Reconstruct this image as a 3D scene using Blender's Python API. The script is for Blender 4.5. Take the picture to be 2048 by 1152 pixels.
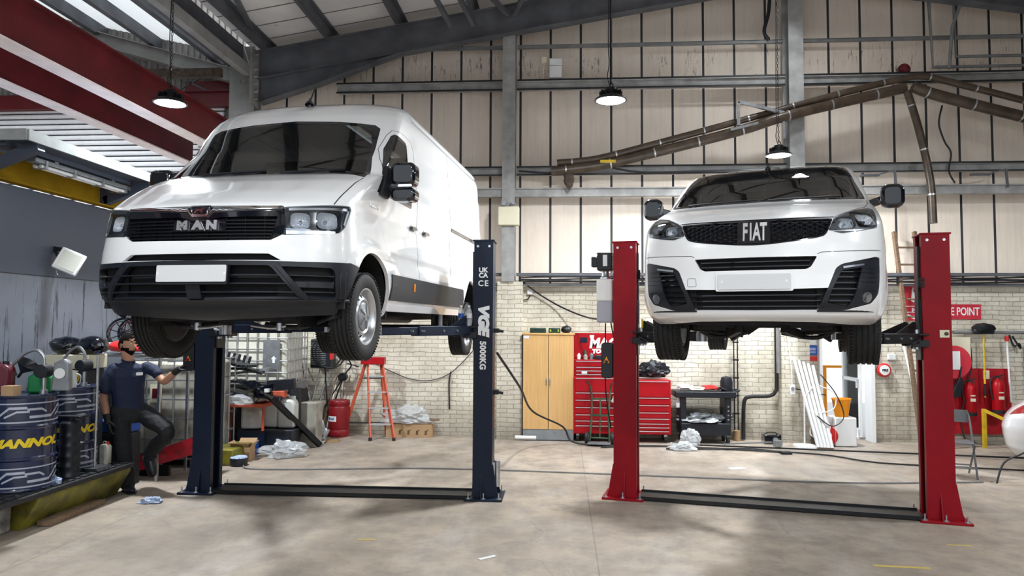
import bpy, math, random
import numpy as np
from mathutils import Vector, Matrix, Euler
from mathutils.geometry import delaunay_2d_cdt
for _o in list(bpy.data.objects): bpy.data.objects.remove(_o)
SC = bpy.context.scene
COL = SC.collection
PI = math.pi
R = math.radians
random.seed(7)
# ------------------------------------------------------------------ camera, light, exposure
cam_d = bpy.data.cameras.new('camera'); cam = bpy.data.objects.new('camera', cam_d); COL.objects.link(cam)
cam_d.sensor_width = 36; cam_d.lens = 1420/2048*36; cam_d.clip_start = .05; cam_d.clip_end = 200
_y, _p, _r = R(4.1), R(2.94), R(0.3)
_f = Vector((-math.sin(_y)*math.cos(_p), math.cos(_y)*math.cos(_p), math.sin(_p)))
_rt = Vector((math.cos(_y), math.sin(_y), 0)); _u = _rt.cross(_f)
_r2 = _rt*math.cos(_r)+_u*math.sin(_r); _u2 = -_rt*math.sin(_r)+_u*math.cos(_r)
cam.matrix_world = Matrix(((_r2.x, _u2.x, -_f.x, 0), (_r2.y, _u2.y, -_f.y, 0), (_r2.z, _u2.z, -_f.z, 1.93), (0, 0, 0, 1)))
SC.camera = cam
SC.view_settings.view_transform = 'Standard'; SC.view_settings.look = 'None'
SC.view_settings.gamma = 1; SC.view_settings.use_curve_mapping = False
SC.view_settings.exposure = 0.24
W = bpy.data.worlds.new('overcast'); SC.world = W; W.use_nodes = True
_bg = W.node_tree.nodes['Background']
_bg.inputs[0].default_value = (.86, .93, 1.0, 1); _bg.inputs[1].default_value = 0.88
LAMP_W = 165.0     # watts of one high-bay lamp

_sd = bpy.data.lights.new('sun', 'SUN'); _sd.energy = 3.5; _sd.angle = R(3); _sd.color = (1, .96, .9)
_so = bpy.data.objects.new('sun', _sd); COL.objects.link(_so); _so.rotation_euler = (R(38), 0, R(-25))

# ------------------------------------------------------------------ materials
def _nt(name):
    m = bpy.data.materials.new(name); m.use_nodes = True
    return m, m.node_tree, m.node_tree.nodes['Principled BSDF']
def mat(name, col, rough=.5, metal=0, var=0.0, vscale=6, bump=0.0, bscale=40, coat=0, emit=0, stretch=(1, 1, 1), dark=None, alpha=1, trans=0, ior=1.45, spec=.5):
    """plain procedural surface: base colour with a noise variation, roughness variation, optional bump"""
    m, nt, b = _nt(name); N = nt.nodes; L = nt.links
    b.inputs['Roughness'].default_value = rough; b.inputs['Metallic'].default_value = metal
    b.inputs['Coat Weight'].default_value = coat; b.inputs['Coat Roughness'].default_value = .03
    b.inputs['Specular IOR Level'].default_value = spec; b.inputs['IOR'].default_value = ior
    b.inputs['Transmission Weight'].default_value = trans; b.inputs['Alpha'].default_value = alpha
    c = (*col, 1); b.inputs['Base Color'].default_value = c
    tc = N.new('ShaderNodeTexCoord'); mp = N.new('ShaderNodeMapping'); mp.inputs['Scale'].default_value = stretch
    L.new(tc.outputs['Object'], mp.inputs[0])
    if var > 0:
        n = N.new('ShaderNodeTexNoise'); n.inputs['Scale'].default_value = vscale; n.inputs['Detail'].default_value = 5
        L.new(mp.outputs[0], n.inputs['Vector'])
        r = N.new('ShaderNodeValToRGB'); r.color_ramp.elements[0].position = .32; r.color_ramp.elements[1].position = .68
        d = dark if dark else tuple(x*(1-var) for x in col)
        r.color_ramp.elements[0].color = (*d, 1); r.color_ramp.elements[1].color = (*(min(1, x*(1+var*.4)) for x in col), 1)
        L.new(n.outputs['Fac'], r.inputs[0]); L.new(r.outputs[0], b.inputs['Base Color'])
    if bump > 0:
        n2 = N.new('ShaderNodeTexNoise'); n2.inputs['Scale'].default_value = bscale; n2.inputs['Detail'].default_value = 4
        L.new(mp.outputs[0], n2.inputs['Vector'])
        bp = N.new('ShaderNodeBump'); bp.inputs['Strength'].default_value = bump; bp.inputs['Distance'].default_value = .02
        L.new(n2.outputs['Fac'], bp.inputs['Height']); L.new(bp.outputs[0], b.inputs['Normal'])
    if emit:
        b.inputs['Emission Color'].default_value = c; b.inputs['Emission Strength'].default_value = emit
    return m
def mth(nt, op, a, b=None, clamp=False):
    n = nt.nodes.new('ShaderNodeMath'); n.operation = op; n.use_clamp = clamp
    for i, v in enumerate((a, b)):
        if v is None: continue
        if isinstance(v, (int, float)): n.inputs[i].default_value = v
        else: nt.links.new(v, n.inputs[i])
    return n.outputs[0]
def mixc(nt, fac, a, b, mode='MIX'):
    n = nt.nodes.new('ShaderNodeMix'); n.data_type = 'RGBA'; n.blend_type = mode
    for sock, v in ((n.inputs[0], fac), (n.inputs[6], a), (n.inputs[7], b)):
        if isinstance(v, (int, float)): sock.default_value = v
        elif isinstance(v, tuple): sock.default_value = (*v, 1)
        else: nt.links.new(v, sock)
    return n.outputs[2]
def noise(nt, vec, scale, detail=5, rough=.55):
    n = nt.nodes.new('ShaderNodeTexNoise'); n.inputs['Scale'].default_value = scale; n.inputs['Detail'].default_value = detail
    n.inputs['Roughness'].default_value = rough; nt.links.new(vec, n.inputs['Vector']); return n.outputs['Fac']
def coords(nt, scale=(1, 1, 1)):
    tc = nt.nodes.new('ShaderNodeTexCoord'); mp = nt.nodes.new('ShaderNodeMapping'); mp.inputs['Scale'].default_value = scale
    nt.links.new(tc.outputs['Object'], mp.inputs[0]); return mp.outputs[0]
def ramp(nt, fac, stops):
    r = nt.nodes.new('ShaderNodeValToRGB'); e = r.color_ramp.elements
    while len(e) < len(stops): e.new(.5)
    for i, (p, c) in enumerate(stops):
        e[i].position = p; e[i].color = (*c, 1) if isinstance(c, tuple) else (c, c, c, 1)
    nt.links.new(fac, r.inputs[0]); return r.outputs[0]
def bumpn(nt, bsdf, h, strength=.4, dist=.02):
    bp = nt.nodes.new('ShaderNodeBump'); bp.inputs['Strength'].default_value = strength; bp.inputs['Distance'].default_value = dist
    nt.links.new(h, bp.inputs['Height']); nt.links.new(bp.outputs[0], bsdf.inputs['Normal'])
def glass_mat(name, tint=(.55, .62, .62), rough=0.0, fres=1.5):
    m = bpy.data.materials.new(name); m.use_nodes = True; nt = m.node_tree; nt.nodes.clear()
    o = nt.nodes.new('ShaderNodeOutputMaterial'); t = nt.nodes.new('ShaderNodeBsdfTransparent'); t.inputs[0].default_value = (*tint, 1)
    g = nt.nodes.new('ShaderNodeBsdfGlossy'); g.inputs['Roughness'].default_value = rough
    f = nt.nodes.new('ShaderNodeFresnel'); f.inputs[0].default_value = fres
    mx = nt.nodes.new('ShaderNodeMixShader'); nt.links.new(f.outputs[0], mx.inputs[0]); nt.links.new(t.outputs[0], mx.inputs[1]); nt.links.new(g.outputs[0], mx.inputs[2])
    nt.links.new(mx.outputs[0], o.inputs[0]); return m
M = {}
def mk(k, *a, **kw): M[k] = mat(k, *a, **kw)
mk('van_white', (.80, .81, .82), .28, coat=1.0, var=.02, vscale=2)
mk('black_plastic', (.010, .012, .018), .42, var=.25, vscale=14, bump=.05, bscale=300)
mk('gloss_black', (.004, .005, .009), .08, coat=1)
mk('dark_void', (.006, .006, .008), .8)
mk('chrome', (.82, .84, .88), .08, metal=1)
mk('satin_chrome', (.80, .82, .85), .28, metal=1)
mk('tyre', (.012, .012, .013), .72, var=.3, vscale=30, bump=.25, bscale=120)
mk('steel_rim', (.55, .57, .60), .3, metal=.9)
mk('plate', (.60, .61, .62), .35)
mk('reflector', (.90, .92, .95), .22, metal=.85, bump=.8, bscale=70)
mk('grille_black', (.004, .005, .008), .35, spec=.3)
mk('navy_steel', (.008, .015, .034), .42, spec=.25, var=.15, vscale=4)
mk('navy_dark', (.006, .010, .018), .38, coat=.2)
mk('red_steel', (.25, .003, .010), .4, spec=.2, var=.12, vscale=4)
mk('red_tool', (.38, .004, .010), .35, spec=.3, var=.1, vscale=5)
mk('grey_metal', (.30, .32, .34), .4, metal=.6, var=.2, vscale=10)
mk('black_metal', (.012, .013, .015), .4, metal=.3, var=.2)
mk('zinc', (.55, .57, .6), .32, metal=.9, var=.2, vscale=20)
mk('underbody', (.012, .012, .014), .6, var=.5, vscale=12, bump=.4, bscale=30)
mk('rust_metal', (.07, .045, .03), .7, var=.6, vscale=18)
mk('rubber', (.012, .012, .013), .6)
mk('white_plastic', (.75, .76, .76), .4)
mk('cloudy_plastic', (.62, .63, .60), .35, var=.1, vscale=5)
mk('white_text', (.85, .86, .88), .4)
mk('yellow_text', (.75, .55, .02), .4)
mk('skin', (.42, .22, .14), .5, var=.08, vscale=12)
mk('hair', (.008, .006, .005), .95, spec=.1, bump=.5, bscale=400)
mk('polo', (.006, .013, .042), .75, bump=.35, bscale=14)
mk('trousers', (.008, .009, .012), .8, bump=.5, bscale=16)
mk('glove', (.008, .008, .009), .55, bump=.3, bscale=90)
mk('oak', (.66, .40, .16), .45, var=.12, vscale=3, stretch=(14, 14, .7))
mk('cardboard', (.40, .26, .14), .8, var=.12, vscale=5)
mk('blue_plastic', (.02, .09, .42), .35)
mk('green_plastic', (.01, .20, .06), .4)
mk('orange_paint', (.55, .10, .05), .45, var=.15, vscale=10)
mk('orange_plastic', (.85, .30, .005), .4)
mk('yellow_paint', (.62, .42, .02), .45, var=.25, vscale=8)
mk('wood', (.20, .13, .08), .75, var=.4, vscale=6, stretch=(1, 8, 8))
mk('aluminium', (.62, .64, .66), .35, metal=.8)
mk('cream_plastic', (.70, .66, .50), .5)
mk('film', (.70, .73, .75), .18, alpha=.45, var=.15, vscale=8)
M['glass_dark'] = glass_mat('glass_dark', (.26, .32, .33), 0, 1.95)
M['glass_clear'] = glass_mat('glass_clear', (.90, .95, .98), 0, 1.12)
M['lens'] = glass_mat('lens', (.9, .93, .96), .02, 1.5)

# ------------------------------------------------------------------ objects and naming
def tag(o, label=None, cat=None, group=None, kind=None):
    if label: o['label'] = label
    if cat: o['category'] = cat
    if group: o['group'] = group
    if kind: o['kind'] = kind
    return o
def thing(name, label, cat, loc=(0, 0, 0), rz=0, group=None):
    o = bpy.data.objects.new(name, None); COL.objects.link(o); o.empty_display_size = .1
    o.location = loc; o.rotation_euler = (0, 0, rz); return tag(o, label, cat, group)
def copy_tree(o, parent=None):
    c = o.copy(); COL.objects.link(c)
    if parent is not None:
        c.parent = parent; c.matrix_parent_inverse = o.matrix_parent_inverse.copy()
    for ch in o.children: copy_tree(ch, c)
    return c
def link_mesh(name, me, m, parent=None, ang=35, bev=0, smooth=True):
    me.materials.append(M[m] if isinstance(m, str) else m)
    o = bpy.data.objects.new(name, me); COL.objects.link(o)
    if parent is not None: o.parent = parent
    if smooth and len(me.polygons):
        me.polygons.foreach_set('use_smooth', [True]*len(me.polygons))
        if ang: me.set_sharp_from_angle(angle=R(ang))
    if bev:
        b = o.modifiers.new('bevel', 'BEVEL'); b.width = bev; b.segments = 2; b.limit_method = 'ANGLE'; b.angle_limit = R(40)
    return o
class MB:
    """collects simple solids and links them as one mesh"""
    def __init__(s): s.v = []; s.f = []
    def add(s, vs, fs, mx=None):
        n = len(s.v)
        s.v += [tuple(mx @ Vector(p)) if mx is not None else tuple(p) for p in vs]
        s.f += [tuple(i+n for i in f) for f in fs]; return s
    def box(s, c, d, rz=0, mx=None, rot=None):
        x, y, z = d[0]/2, d[1]/2, d[2]/2
        vs = [(i, j, k) for k in (-z, z) for j in (-y, y) for i in (-x, x)]
        T = Matrix.Translation(c) @ (rot.to_matrix().to_4x4() if rot is not None else Matrix.Rotation(rz, 4, 'Z'))
        if mx is not None: T = mx @ T
        return s.add(vs, [(0, 2, 3, 1), (4, 5, 7, 6), (0, 1, 5, 4), (2, 6, 7, 3), (0, 4, 6, 2), (1, 3, 7, 5)], T)
    def bar(s, a, b, w, h=None, up=(0, 0, 1)):
        """rectangular bar from a to b"""
        h = w if h is None else h; a = Vector(a); b = Vector(b); d = (b-a); ln = d.length
        if ln < 1e-6: return s
        d.normalize(); u = Vector(up)
        if abs(d.dot(u)) > .99: u = Vector((0, 1, 0))
        sd = d.cross(u).normalized(); u = sd.cross(d).normalized()
        T = Matrix((( sd.x, d.x, u.x, (a.x+b.x)/2), (sd.y, d.y, u.y, (a.y+b.y)/2), (sd.z, d.z, u.z, (a.z+b.z)/2), (0, 0, 0, 1)))
        return s.box((0, 0, 0), (w, ln, h), mx=T)
    def tube(s, pts, r, n=8, caps=True, rs=None):
        pts = [Vector(p) for p in pts]; m = len(pts)
        if m < 2: return s
        tang = []
        for i in range(m):
            t = (pts[min(i+1, m-1)]-pts[max(i-1, 0)]); tang.append(t.normalized() if t.length > 1e-9 else Vector((0, 0, 1)))
        up = Vector((0, 0, 1)) if abs(tang[0].z) < .9 else Vector((0, 1, 0))
        nrm = (up - tang[0]*up.dot(tang[0])).normalized(); base = len(s.v)
        for i in range(m):
            nrm = (nrm - tang[i]*nrm.dot(tang[i])).normalized(); bn = tang[i].cross(nrm)
            rr = rs[i] if rs else r
            for k in range(n):
                a = 2*PI*k/n; s.v.append(tuple(pts[i]+(nrm*math.cos(a)+bn*math.sin(a))*rr))
        for i in range(m-1):
            for k in range(n):
                a = base+i*n+k; b = base+i*n+(k+1) % n; s.f.append((a, b, b+n, a+n))
        if caps:
            s.f.append(tuple(base+k for k in reversed(range(n)))); s.f.append(tuple(base+(m-1)*n+k for k in range(n)))
        return s
    def cyl(s, a, b, r, r2=None, n=20): return s.tube([a, b], r, n, rs=[r, r if r2 is None else r2])
    def lathe(s, prof, o=(0, 0, 0), ax=(0, 0, 1), n=28):
        """prof = [(radius, height)...] about axis ax from o"""
        ax = Vector(ax).normalized(); o = Vector(o); t = Vector((1, 0, 0)) if abs(ax.x) < .9 else Vector((0, 1, 0))
        x = (t-ax*t.dot(ax)).normalized(); y = ax.cross(x); base = len(s.v); m = len(prof)
        for (r, h) in prof:
            for k in range(n):
                a = 2*PI*k/n; s.v.append(tuple(o+ax*h+(x*math.cos(a)+y*math.sin(a))*max(r, 1e-4)))
        for i in range(m-1):
            for k in range(n):
                a = base+i*n+k; b = base+i*n+(k+1) % n; s.f.append((a, b, b+n, a+n))
        return s
    def prism(s, poly, d, T=None):
        """2D outline (x,y) extruded along z from 0 to d, placed by matrix T"""
        n = len(poly); vs = [(x, y, 0) for x, y in poly]+[(x, y, d) for x, y in poly]
        fs = [tuple(reversed(range(n))), tuple(range(n, 2*n))]+[(i, (i+1) % n, (i+1) % n+n, i+n) for i in range(n)]
        return s.add(vs, fs, T)
    def build(s, name, m, parent=None, bev=0, ang=35, smooth=True):
        me = bpy.data.meshes.new(name); me.from_pydata(s.v, [], s.f); me.validate(); me.update()
        return link_mesh(name, me, m, parent, ang, bev, smooth)
TXZ = Matrix(((1, 0, 0, 0), (0, 0, -1, 0), (0, 1, 0, 0), (0, 0, 0, 1)))      # drawing plane x,y -> world x,z, extruded towards -Y
TYZ = Matrix(((0, 0, 1, 0), (1, 0, 0, 0), (0, 1, 0, 0), (0, 0, 0, 1)))       # x,y -> world y,z, extruded towards +X
TNX = Matrix(((0, 0, -1, 0), (-1, 0, 0, 0), (0, 1, 0, 0), (0, 0, 0, 1)))
def tl(x, y, z): return Matrix.Translation((x, y, z))
def smoothpath(pts, k=6):
    """Catmull-Rom through the points"""
    P = [Vector(p) for p in pts]; out = []
    if len(P) < 3: return P
    for i in range(len(P)-1):
        p0 = P[max(i-1, 0)]; p1 = P[i]; p2 = P[i+1]; p3 = P[min(i+2, len(P)-1)]
        for j in range(k):
            t = j/k; out.append(.5*((2*p1)+(p2-p0)*t+(2*p0-5*p1+4*p2-p3)*t*t+(3*p1-p0-3*p2+p3)*t**3))
    out.append(P[-1]); return out
def text(name, s, h, T, m, parent, bold=0, shear=0, xs=1, depth=.004, space=1, align='CENTER'):
    """lettering as a solid mesh; h = cap height in metres, T maps the text plane into place"""
    cu = bpy.data.curves.new('txt', 'FONT'); cu.body = s; cu.align_x = align; cu.align_y = 'CENTER'; cu.size = h/.69
    cu.offset = bold; cu.shear = shear; cu.extrude = depth/2; cu.space_character = space; cu.resolution_u = 3
    t = bpy.data.objects.new('txt', cu); COL.objects.link(t)
    dg = bpy.context.evaluated_depsgraph_get(); me = bpy.data.meshes.new_from_object(t.evaluated_get(dg))
    bpy.data.objects.remove(t); bpy.data.curves.remove(cu)
    me.transform(T @ Matrix.Diagonal((xs, 1, 1, 1))); me.materials.clear(); me.name = name
    return link_mesh(name, me, m, parent, 30)
def crumple(name, pts_r, m, parent=None, seed=0, sub=3, amp=.25, flat=0.0):
    """a crumpled lump: one icosphere squeezed to the given centre/size and pushed about by noise"""
    import bmesh
    from mathutils import noise as mn
    bm = bmesh.new(); bmesh.ops.create_icosphere(bm, subdivisions=sub, radius=1)
    c, d = pts_r
    for v in bm.verts:
        p = v.co.copy(); q = p*1.7+Vector((seed*3.1, seed, 0))
        k = 1+amp*mn.noise(q)+amp*.6*mn.noise(q*2.7)+amp*.35*abs(mn.noise(q*6))
        v.co = Vector((p.x*k*d[0], p.y*k*d[1], max(p.z*k, -.55 if flat else -9)*d[2]))+Vector(c)
    me = bpy.data.meshes.new(name); bm.to_mesh(me); bm.free()
    return link_mesh(name, me, m, parent, 25)
def rrect(w, h, r, n=5, cx=0, cy=0):
    out = []
    for sx, sy, a0 in ((1, 1, 0), (-1, 1, 90), (-1, -1, 180), (1, -1, 270)):
        for i in range(n+1):
            a = R(a0+90*i/n); out.append((cx+sx*(w/2-r)+r*math.cos(a), cy+sy*(h/2-r)+r*math.sin(a)))
    return out
# ------------------------------------------------------------------ building
BW = 12.4          # front face of the brick wall
def m_concrete():
    m, nt, b = _nt('floor_concrete'); v = coords(nt)
    n1 = noise(nt, v, .55, 6, .6); n2 = noise(nt, v, 3.2, 8, .65); n3 = noise(nt, v, 26, 3)
    v2 = coords(nt, (1, .35, 1)); n4 = noise(nt, v2, 1.6, 6, .7)
    c = mixc(nt, ramp(nt, n1, [(.35, 0), (.65, 1)]), (.42, .35, .282), (.26, .215, .172))
    c = mixc(nt, ramp(nt, n2, [(.42, 0), (.72, .75)]), c, (.17, .15, .13))
    c = mixc(nt, ramp(nt, n4, [(.5, 0), (.75, .55)]), c, (.48, .45, .42))
    c = mixc(nt, ramp(nt, n3, [(.62, 0), (.72, .4)]), c, (.10, .09, .08))
    vo = nt.nodes.new('ShaderNodeTexVoronoi'); vo.feature = 'DISTANCE_TO_EDGE'; vo.inputs['Scale'].default_value = .33
    nd = nt.nodes.new('ShaderNodeTexNoise'); nd.inputs['Scale'].default_value = 1.5; nt.links.new(v, nd.inputs['Vector'])
    va = nt.nodes.new('ShaderNodeVectorMath'); va.operation = 'ADD'; nt.links.new(v, va.inputs[0]); nt.links.new(nd.outputs['Color'], va.inputs[1]); nt.links.new(va.outputs[0], vo.inputs['Vector'])
    cr = ramp(nt, vo.outputs['Distance'], [(0, .28), (.005, 0)]); c = mixc(nt, cr, c, (.12, .11, .10))
    sp = nt.nodes.new('ShaderNodeSeparateXYZ'); nt.links.new(v, sp.inputs[0])
    j = mth(nt, 'LESS_THAN', mth(nt, 'FRACT', mth(nt, 'MULTIPLY', mth(nt, 'ADD', sp.outputs['X'], 4.32), 1/4.6)), .0022)
    c = mixc(nt, mth(nt, 'MULTIPLY', j, .6), c, (.10, .09, .08))
    j = mth(nt, 'LESS_THAN', mth(nt, 'FRACT', mth(nt, 'MULTIPLY', mth(nt, 'ADD', sp.outputs['Y'], 1.35), 1/4.6)), .0022)
    c = mixc(nt, mth(nt, 'MULTIPLY', j, .6), c, (.10, .09, .08))
    nt.links.new(c, b.inputs['Base Color'])
    nt.links.new(ramp(nt, n2, [(.3, .42), (.7, .68)]), b.inputs['Roughness'])
    bumpn(nt, b, n3, .12, .01); return m
def m_brick():
    m, nt, b = _nt('painted_brick'); v = coords(nt)
    sp = nt.nodes.new('ShaderNodeSeparateXYZ'); nt.links.new(v, sp.inputs[0]); cb = nt.nodes.new('ShaderNodeCombineXYZ')
    wob = noise(nt, v, 3.5, 4); wo2 = noise(nt, v, 11, 3)
    nt.links.new(mth(nt, 'ADD', mth(nt, 'ADD', sp.outputs['X'], sp.outputs['Y']), mth(nt, 'MULTIPLY', wo2, .05)), cb.inputs[0]); nt.links.new(mth(nt, 'ADD', sp.outputs['Z'], mth(nt, 'ADD', mth(nt, 'MULTIPLY', wob, .05), mth(nt, 'MULTIPLY', wo2, .012))), cb.inputs[1])
    br = nt.nodes.new('ShaderNodeTexBrick'); nt.links.new(cb.outputs[0], br.inputs['Vector'])
    br.inputs['Scale'].default_value = 1; br.inputs['Brick Width'].default_value = .225; br.inputs['Row Height'].default_value = .077
    br.inputs['Mortar Size'].default_value = .007; br.inputs['Mortar Smooth'].default_value = .6
    br.inputs['Color1'].default_value = (.74, .70, .60, 1); br.inputs['Color2'].default_value = (.66, .62, .52, 1); br.inputs['Mortar'].default_value = (.46, .415, .32, 1)
    n1 = noise(nt, v, 1.1, 6, .65); n2 = noise(nt, v, 9, 5, .7); n3 = noise(nt, coords(nt, (5, 5, .6)), 1.4, 5)
    c = mixc(nt, ramp(nt, n1, [(.42, 0), (.70, .7)]), br.outputs['Color'], (.30, .25, .175))
    c = mixc(nt, ramp(nt, n3, [(.5, 0), (.8, .45)]), c, (.74, .71, .62))
    c = mixc(nt, ramp(nt, n2, [(.66, 0), (.72, .8)]), c, (.16, .10, .06))
    low = ramp(nt, mth(nt, 'ADD', sp.outputs['Z'], mth(nt, 'MULTIPLY', n2, .6)), [(.3, .6), (1.0, 0)]); c = mixc(nt, low, c, (.20, .17, .13))
    nt.links.new(c, b.inputs['Base Color']); b.inputs['Roughness'].default_value = .62
    h = mth(nt, 'ADD', mth(nt, 'MULTIPLY', br.outputs['Fac'], -1), mth(nt, 'MULTIPLY', n2, .5)); bumpn(nt, b, h, .8, .012); return m
def m_clad():
    m, nt, b = _nt('cladding_panels'); v = coords(nt)
    sp = nt.nodes.new('ShaderNodeSeparateXYZ'); nt.links.new(v, sp.inputs[0])
    n1 = noise(nt, v, .7, 4); ns = noise(nt, coords(nt, (9, 1, .5)), 1.6, 6, .7); nf = noise(nt, coords(nt, (22, 1, 3.2)), 1.5, 4, .8); ng = noise(nt, v, 1.6, 3)
    c = mixc(nt, ramp(nt, n1, [(.3, 0), (.7, 1)]), (.86, .75, .64), (.74, .655, .565))
    c = mixc(nt, ramp(nt, ns, [(.45, 0), (.9, .35)]), c, (.40, .36, .30))
    sub = mth(nt, 'MULTIPLY', ramp(nt, nf, [(.56, 0), (.64, 1)]), ramp(nt, ng, [(.45, 0), (.56, .9)]))
    band = ramp(nt, mth(nt, 'ABSOLUTE', mth(nt, 'SUBTRACT', sp.outputs['Z'], 6.42)), [(.25, 1), (.45, .12)])
    c = mixc(nt, mth(nt, 'MULTIPLY', sub, band), c, (.10, .085, .07))
    fr = mth(nt, 'FRACT', mth(nt, 'MULTIPLY', mth(nt, 'ADD', sp.outputs['X'], 50*.535+.22+.022), 1/.535))
    j = mth(nt, 'LESS_THAN', fr, .075); c = mixc(nt, j, c, (.022, .026, .032))
    nt.links.new(c, b.inputs['Base Color']); b.inputs['Roughness'].default_value = .6
    bumpn(nt, b, mth(nt, 'ADD', mth(nt, 'MULTIPLY', j, -1), mth(nt, 'MULTIPLY', n1, .4)), .6, .03); return m
def m_roof():
    m, nt, b = _nt('roof_sheet'); v = coords(nt)
    sp = nt.nodes.new('ShaderNodeSeparateXYZ'); nt.links.new(v, sp.inputs[0]); n1 = noise(nt, v, .9, 4); n2 = noise(nt, v, 5, 5, .7)
    c = mixc(nt, ramp(nt, n1, [(.3, 0), (.7, 1)]), (.82, .80, .78), (.62, .61, .62)); c = mixc(nt, ramp(nt, n2, [(.62, 0), (.75, .6)]), c, (.12, .11, .10))
    j = mth(nt, 'LESS_THAN', mth(nt, 'FRACT', mth(nt, 'MULTIPLY', mth(nt, 'ADD', sp.outputs['Y'], 40), 1/.53)), .06); c = mixc(nt, j, c, (.02, .022, .028))
    nt.links.new(c, b.inputs['Base Color']); b.inputs['Roughness'].default_value = .5
    tr = nt.nodes.new('ShaderNodeBsdfTranslucent'); tr.inputs[0].default_value = (.9, .88, .85, 1); mx = nt.nodes.new('ShaderNodeMixShader'); mx.inputs[0].default_value = .10
    o_ = nt.nodes['Material Output']; nt.links.new(b.outputs[0], mx.inputs[1]); nt.links.new(tr.outputs[0], mx.inputs[2]); nt.links.new(mx.outputs[0], o_.inputs[0]); return m
M['floor'] = m_concrete(); M['brick'] = m_brick(); M['clad'] = m_clad(); M['roof'] = m_roof()
mk('girder', (.105, .11, .125), .5, var=.35, vscale=3, bump=.1, bscale=30)
mk('girder_pale', (.30, .295, .285), .55, var=.25, vscale=3)
mk('beam_red', (.135, .010, .014), .45, var=.35, vscale=2.5)
mk('beam_flange_lit', (.95, .82, .79), .5, var=.1, vscale=5)  # pale pink stands for light falling on the beam undersides
mk('grey_beam', (.32, .32, .315), .5, var=.3, vscale=5)
mk('cable_black', (.012, .013, .016), .5)
mk('duct_brown', (.075, .052, .035), .35, var=.45, vscale=6)
mk('pipe_grey', (.22, .225, .23), .45, metal=.3, var=.2)
mk('office_grey', (.055, .066, .095), .55)
mk('shutter_white', (.90, .92, .95), .35, var=.06)
mk('corrugated', (.26, .25, .24), .5, var=.3, vscale=5)
def _office():
    m, nt, b = _nt('office_wall'); v = coords(nt); sp = nt.nodes.new('ShaderNodeSeparateXYZ'); nt.links.new(v, sp.inputs[0])
    dr = noise(nt, coords(nt, (1, 7, .55)), 1.5, 5, .75); n1 = noise(nt, v, 1.3, 5); msk = ramp(nt, sp.outputs['Z'], [(.02, 1), (.3, 0)])
    low = mth(nt, 'LESS_THAN', sp.outputs['Z'], 2.46)
    c = mixc(nt, low, (.062, .075, .108), (.15, .17, .205)); c = mixc(nt, ramp(nt, n1, [(.4, 0), (.75, .5)]), c, (.08, .09, .11))
    c = mixc(nt, mth(nt, 'MULTIPLY', ramp(nt, dr, [(.56, 0), (.62, .95)]), low), c, (.018, .02, .024))
    j = mth(nt, 'LESS_THAN', mth(nt, 'ABSOLUTE', mth(nt, 'SUBTRACT', sp.outputs['Z'], 2.46)), .006); c = mixc(nt, j, c, (.01, .01, .015))
    nt.links.new(c, b.inputs['Base Color']); b.inputs['Roughness'].default_value = .4; return m
M['office'] = _office()
def struct(o): o['kind'] = 'structure'; return o
def sbox(name, c, d, m, rz=0, bev=0): return struct(MB().box(c, d, rz).build(name, m, bev=bev))
sbox('floor', (0, 2, -.1), (34, 32, .2), 'floor')
# back wall: brick below, cladding above, door opening at X 4.31 .. 5.19
b = MB(); zb = 2.62
for x0, x1, z0, z1 in ((-12, 4.33, 0, zb), (5.19, 12.6, 0, zb), (4.33, 5.19, 2.12, zb)):
    b.box(((x0+x1)/2, BW+.12, (z0+z1)/2), (x1-x0, .24, z1-z0))
b.box((-.9, BW-.17, 1.33), (.43, .36, 2.66)).box((3.86, BW-.1, .93), (.46, .3, 1.86))
struct(b.build('wall_back', 'brick'))
struct(MB().prism([(-5.6, 2.6), (12.6, 2.6), (12.6, 7.2), (3.9, 8.45), (-5.6, 6.95)], .1, tl(0, BW+.16, 0) @ TXZ).build('wall_back_cladding', 'clad'))
SL = .161
def roofz(x): return 6.72+SL*(x+5.35) if x < 3.9 else 6.72+SL*9.25-SL*(x-3.9)
# roof sheets of the main hall (open at the front for daylight from the yard)
b = MB()
for x0, x1 in ((-5.6, 3.9), (3.9, 12.8)):
    b.prism([(x0, roofz(x0)+.2), (x1, roofz(x1)+.2), (x1, roofz(x1)+.28), (x0, roofz(x0)+.28)], 21, tl(0, BW+.2, 0) @ TXZ)
struct(b.build('ceiling', 'roof', smooth=False))
struct(MB().box((12.7, 2, 3.6), (.2, 21, 7.4)).build('wall_right', 'clad'))
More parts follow.
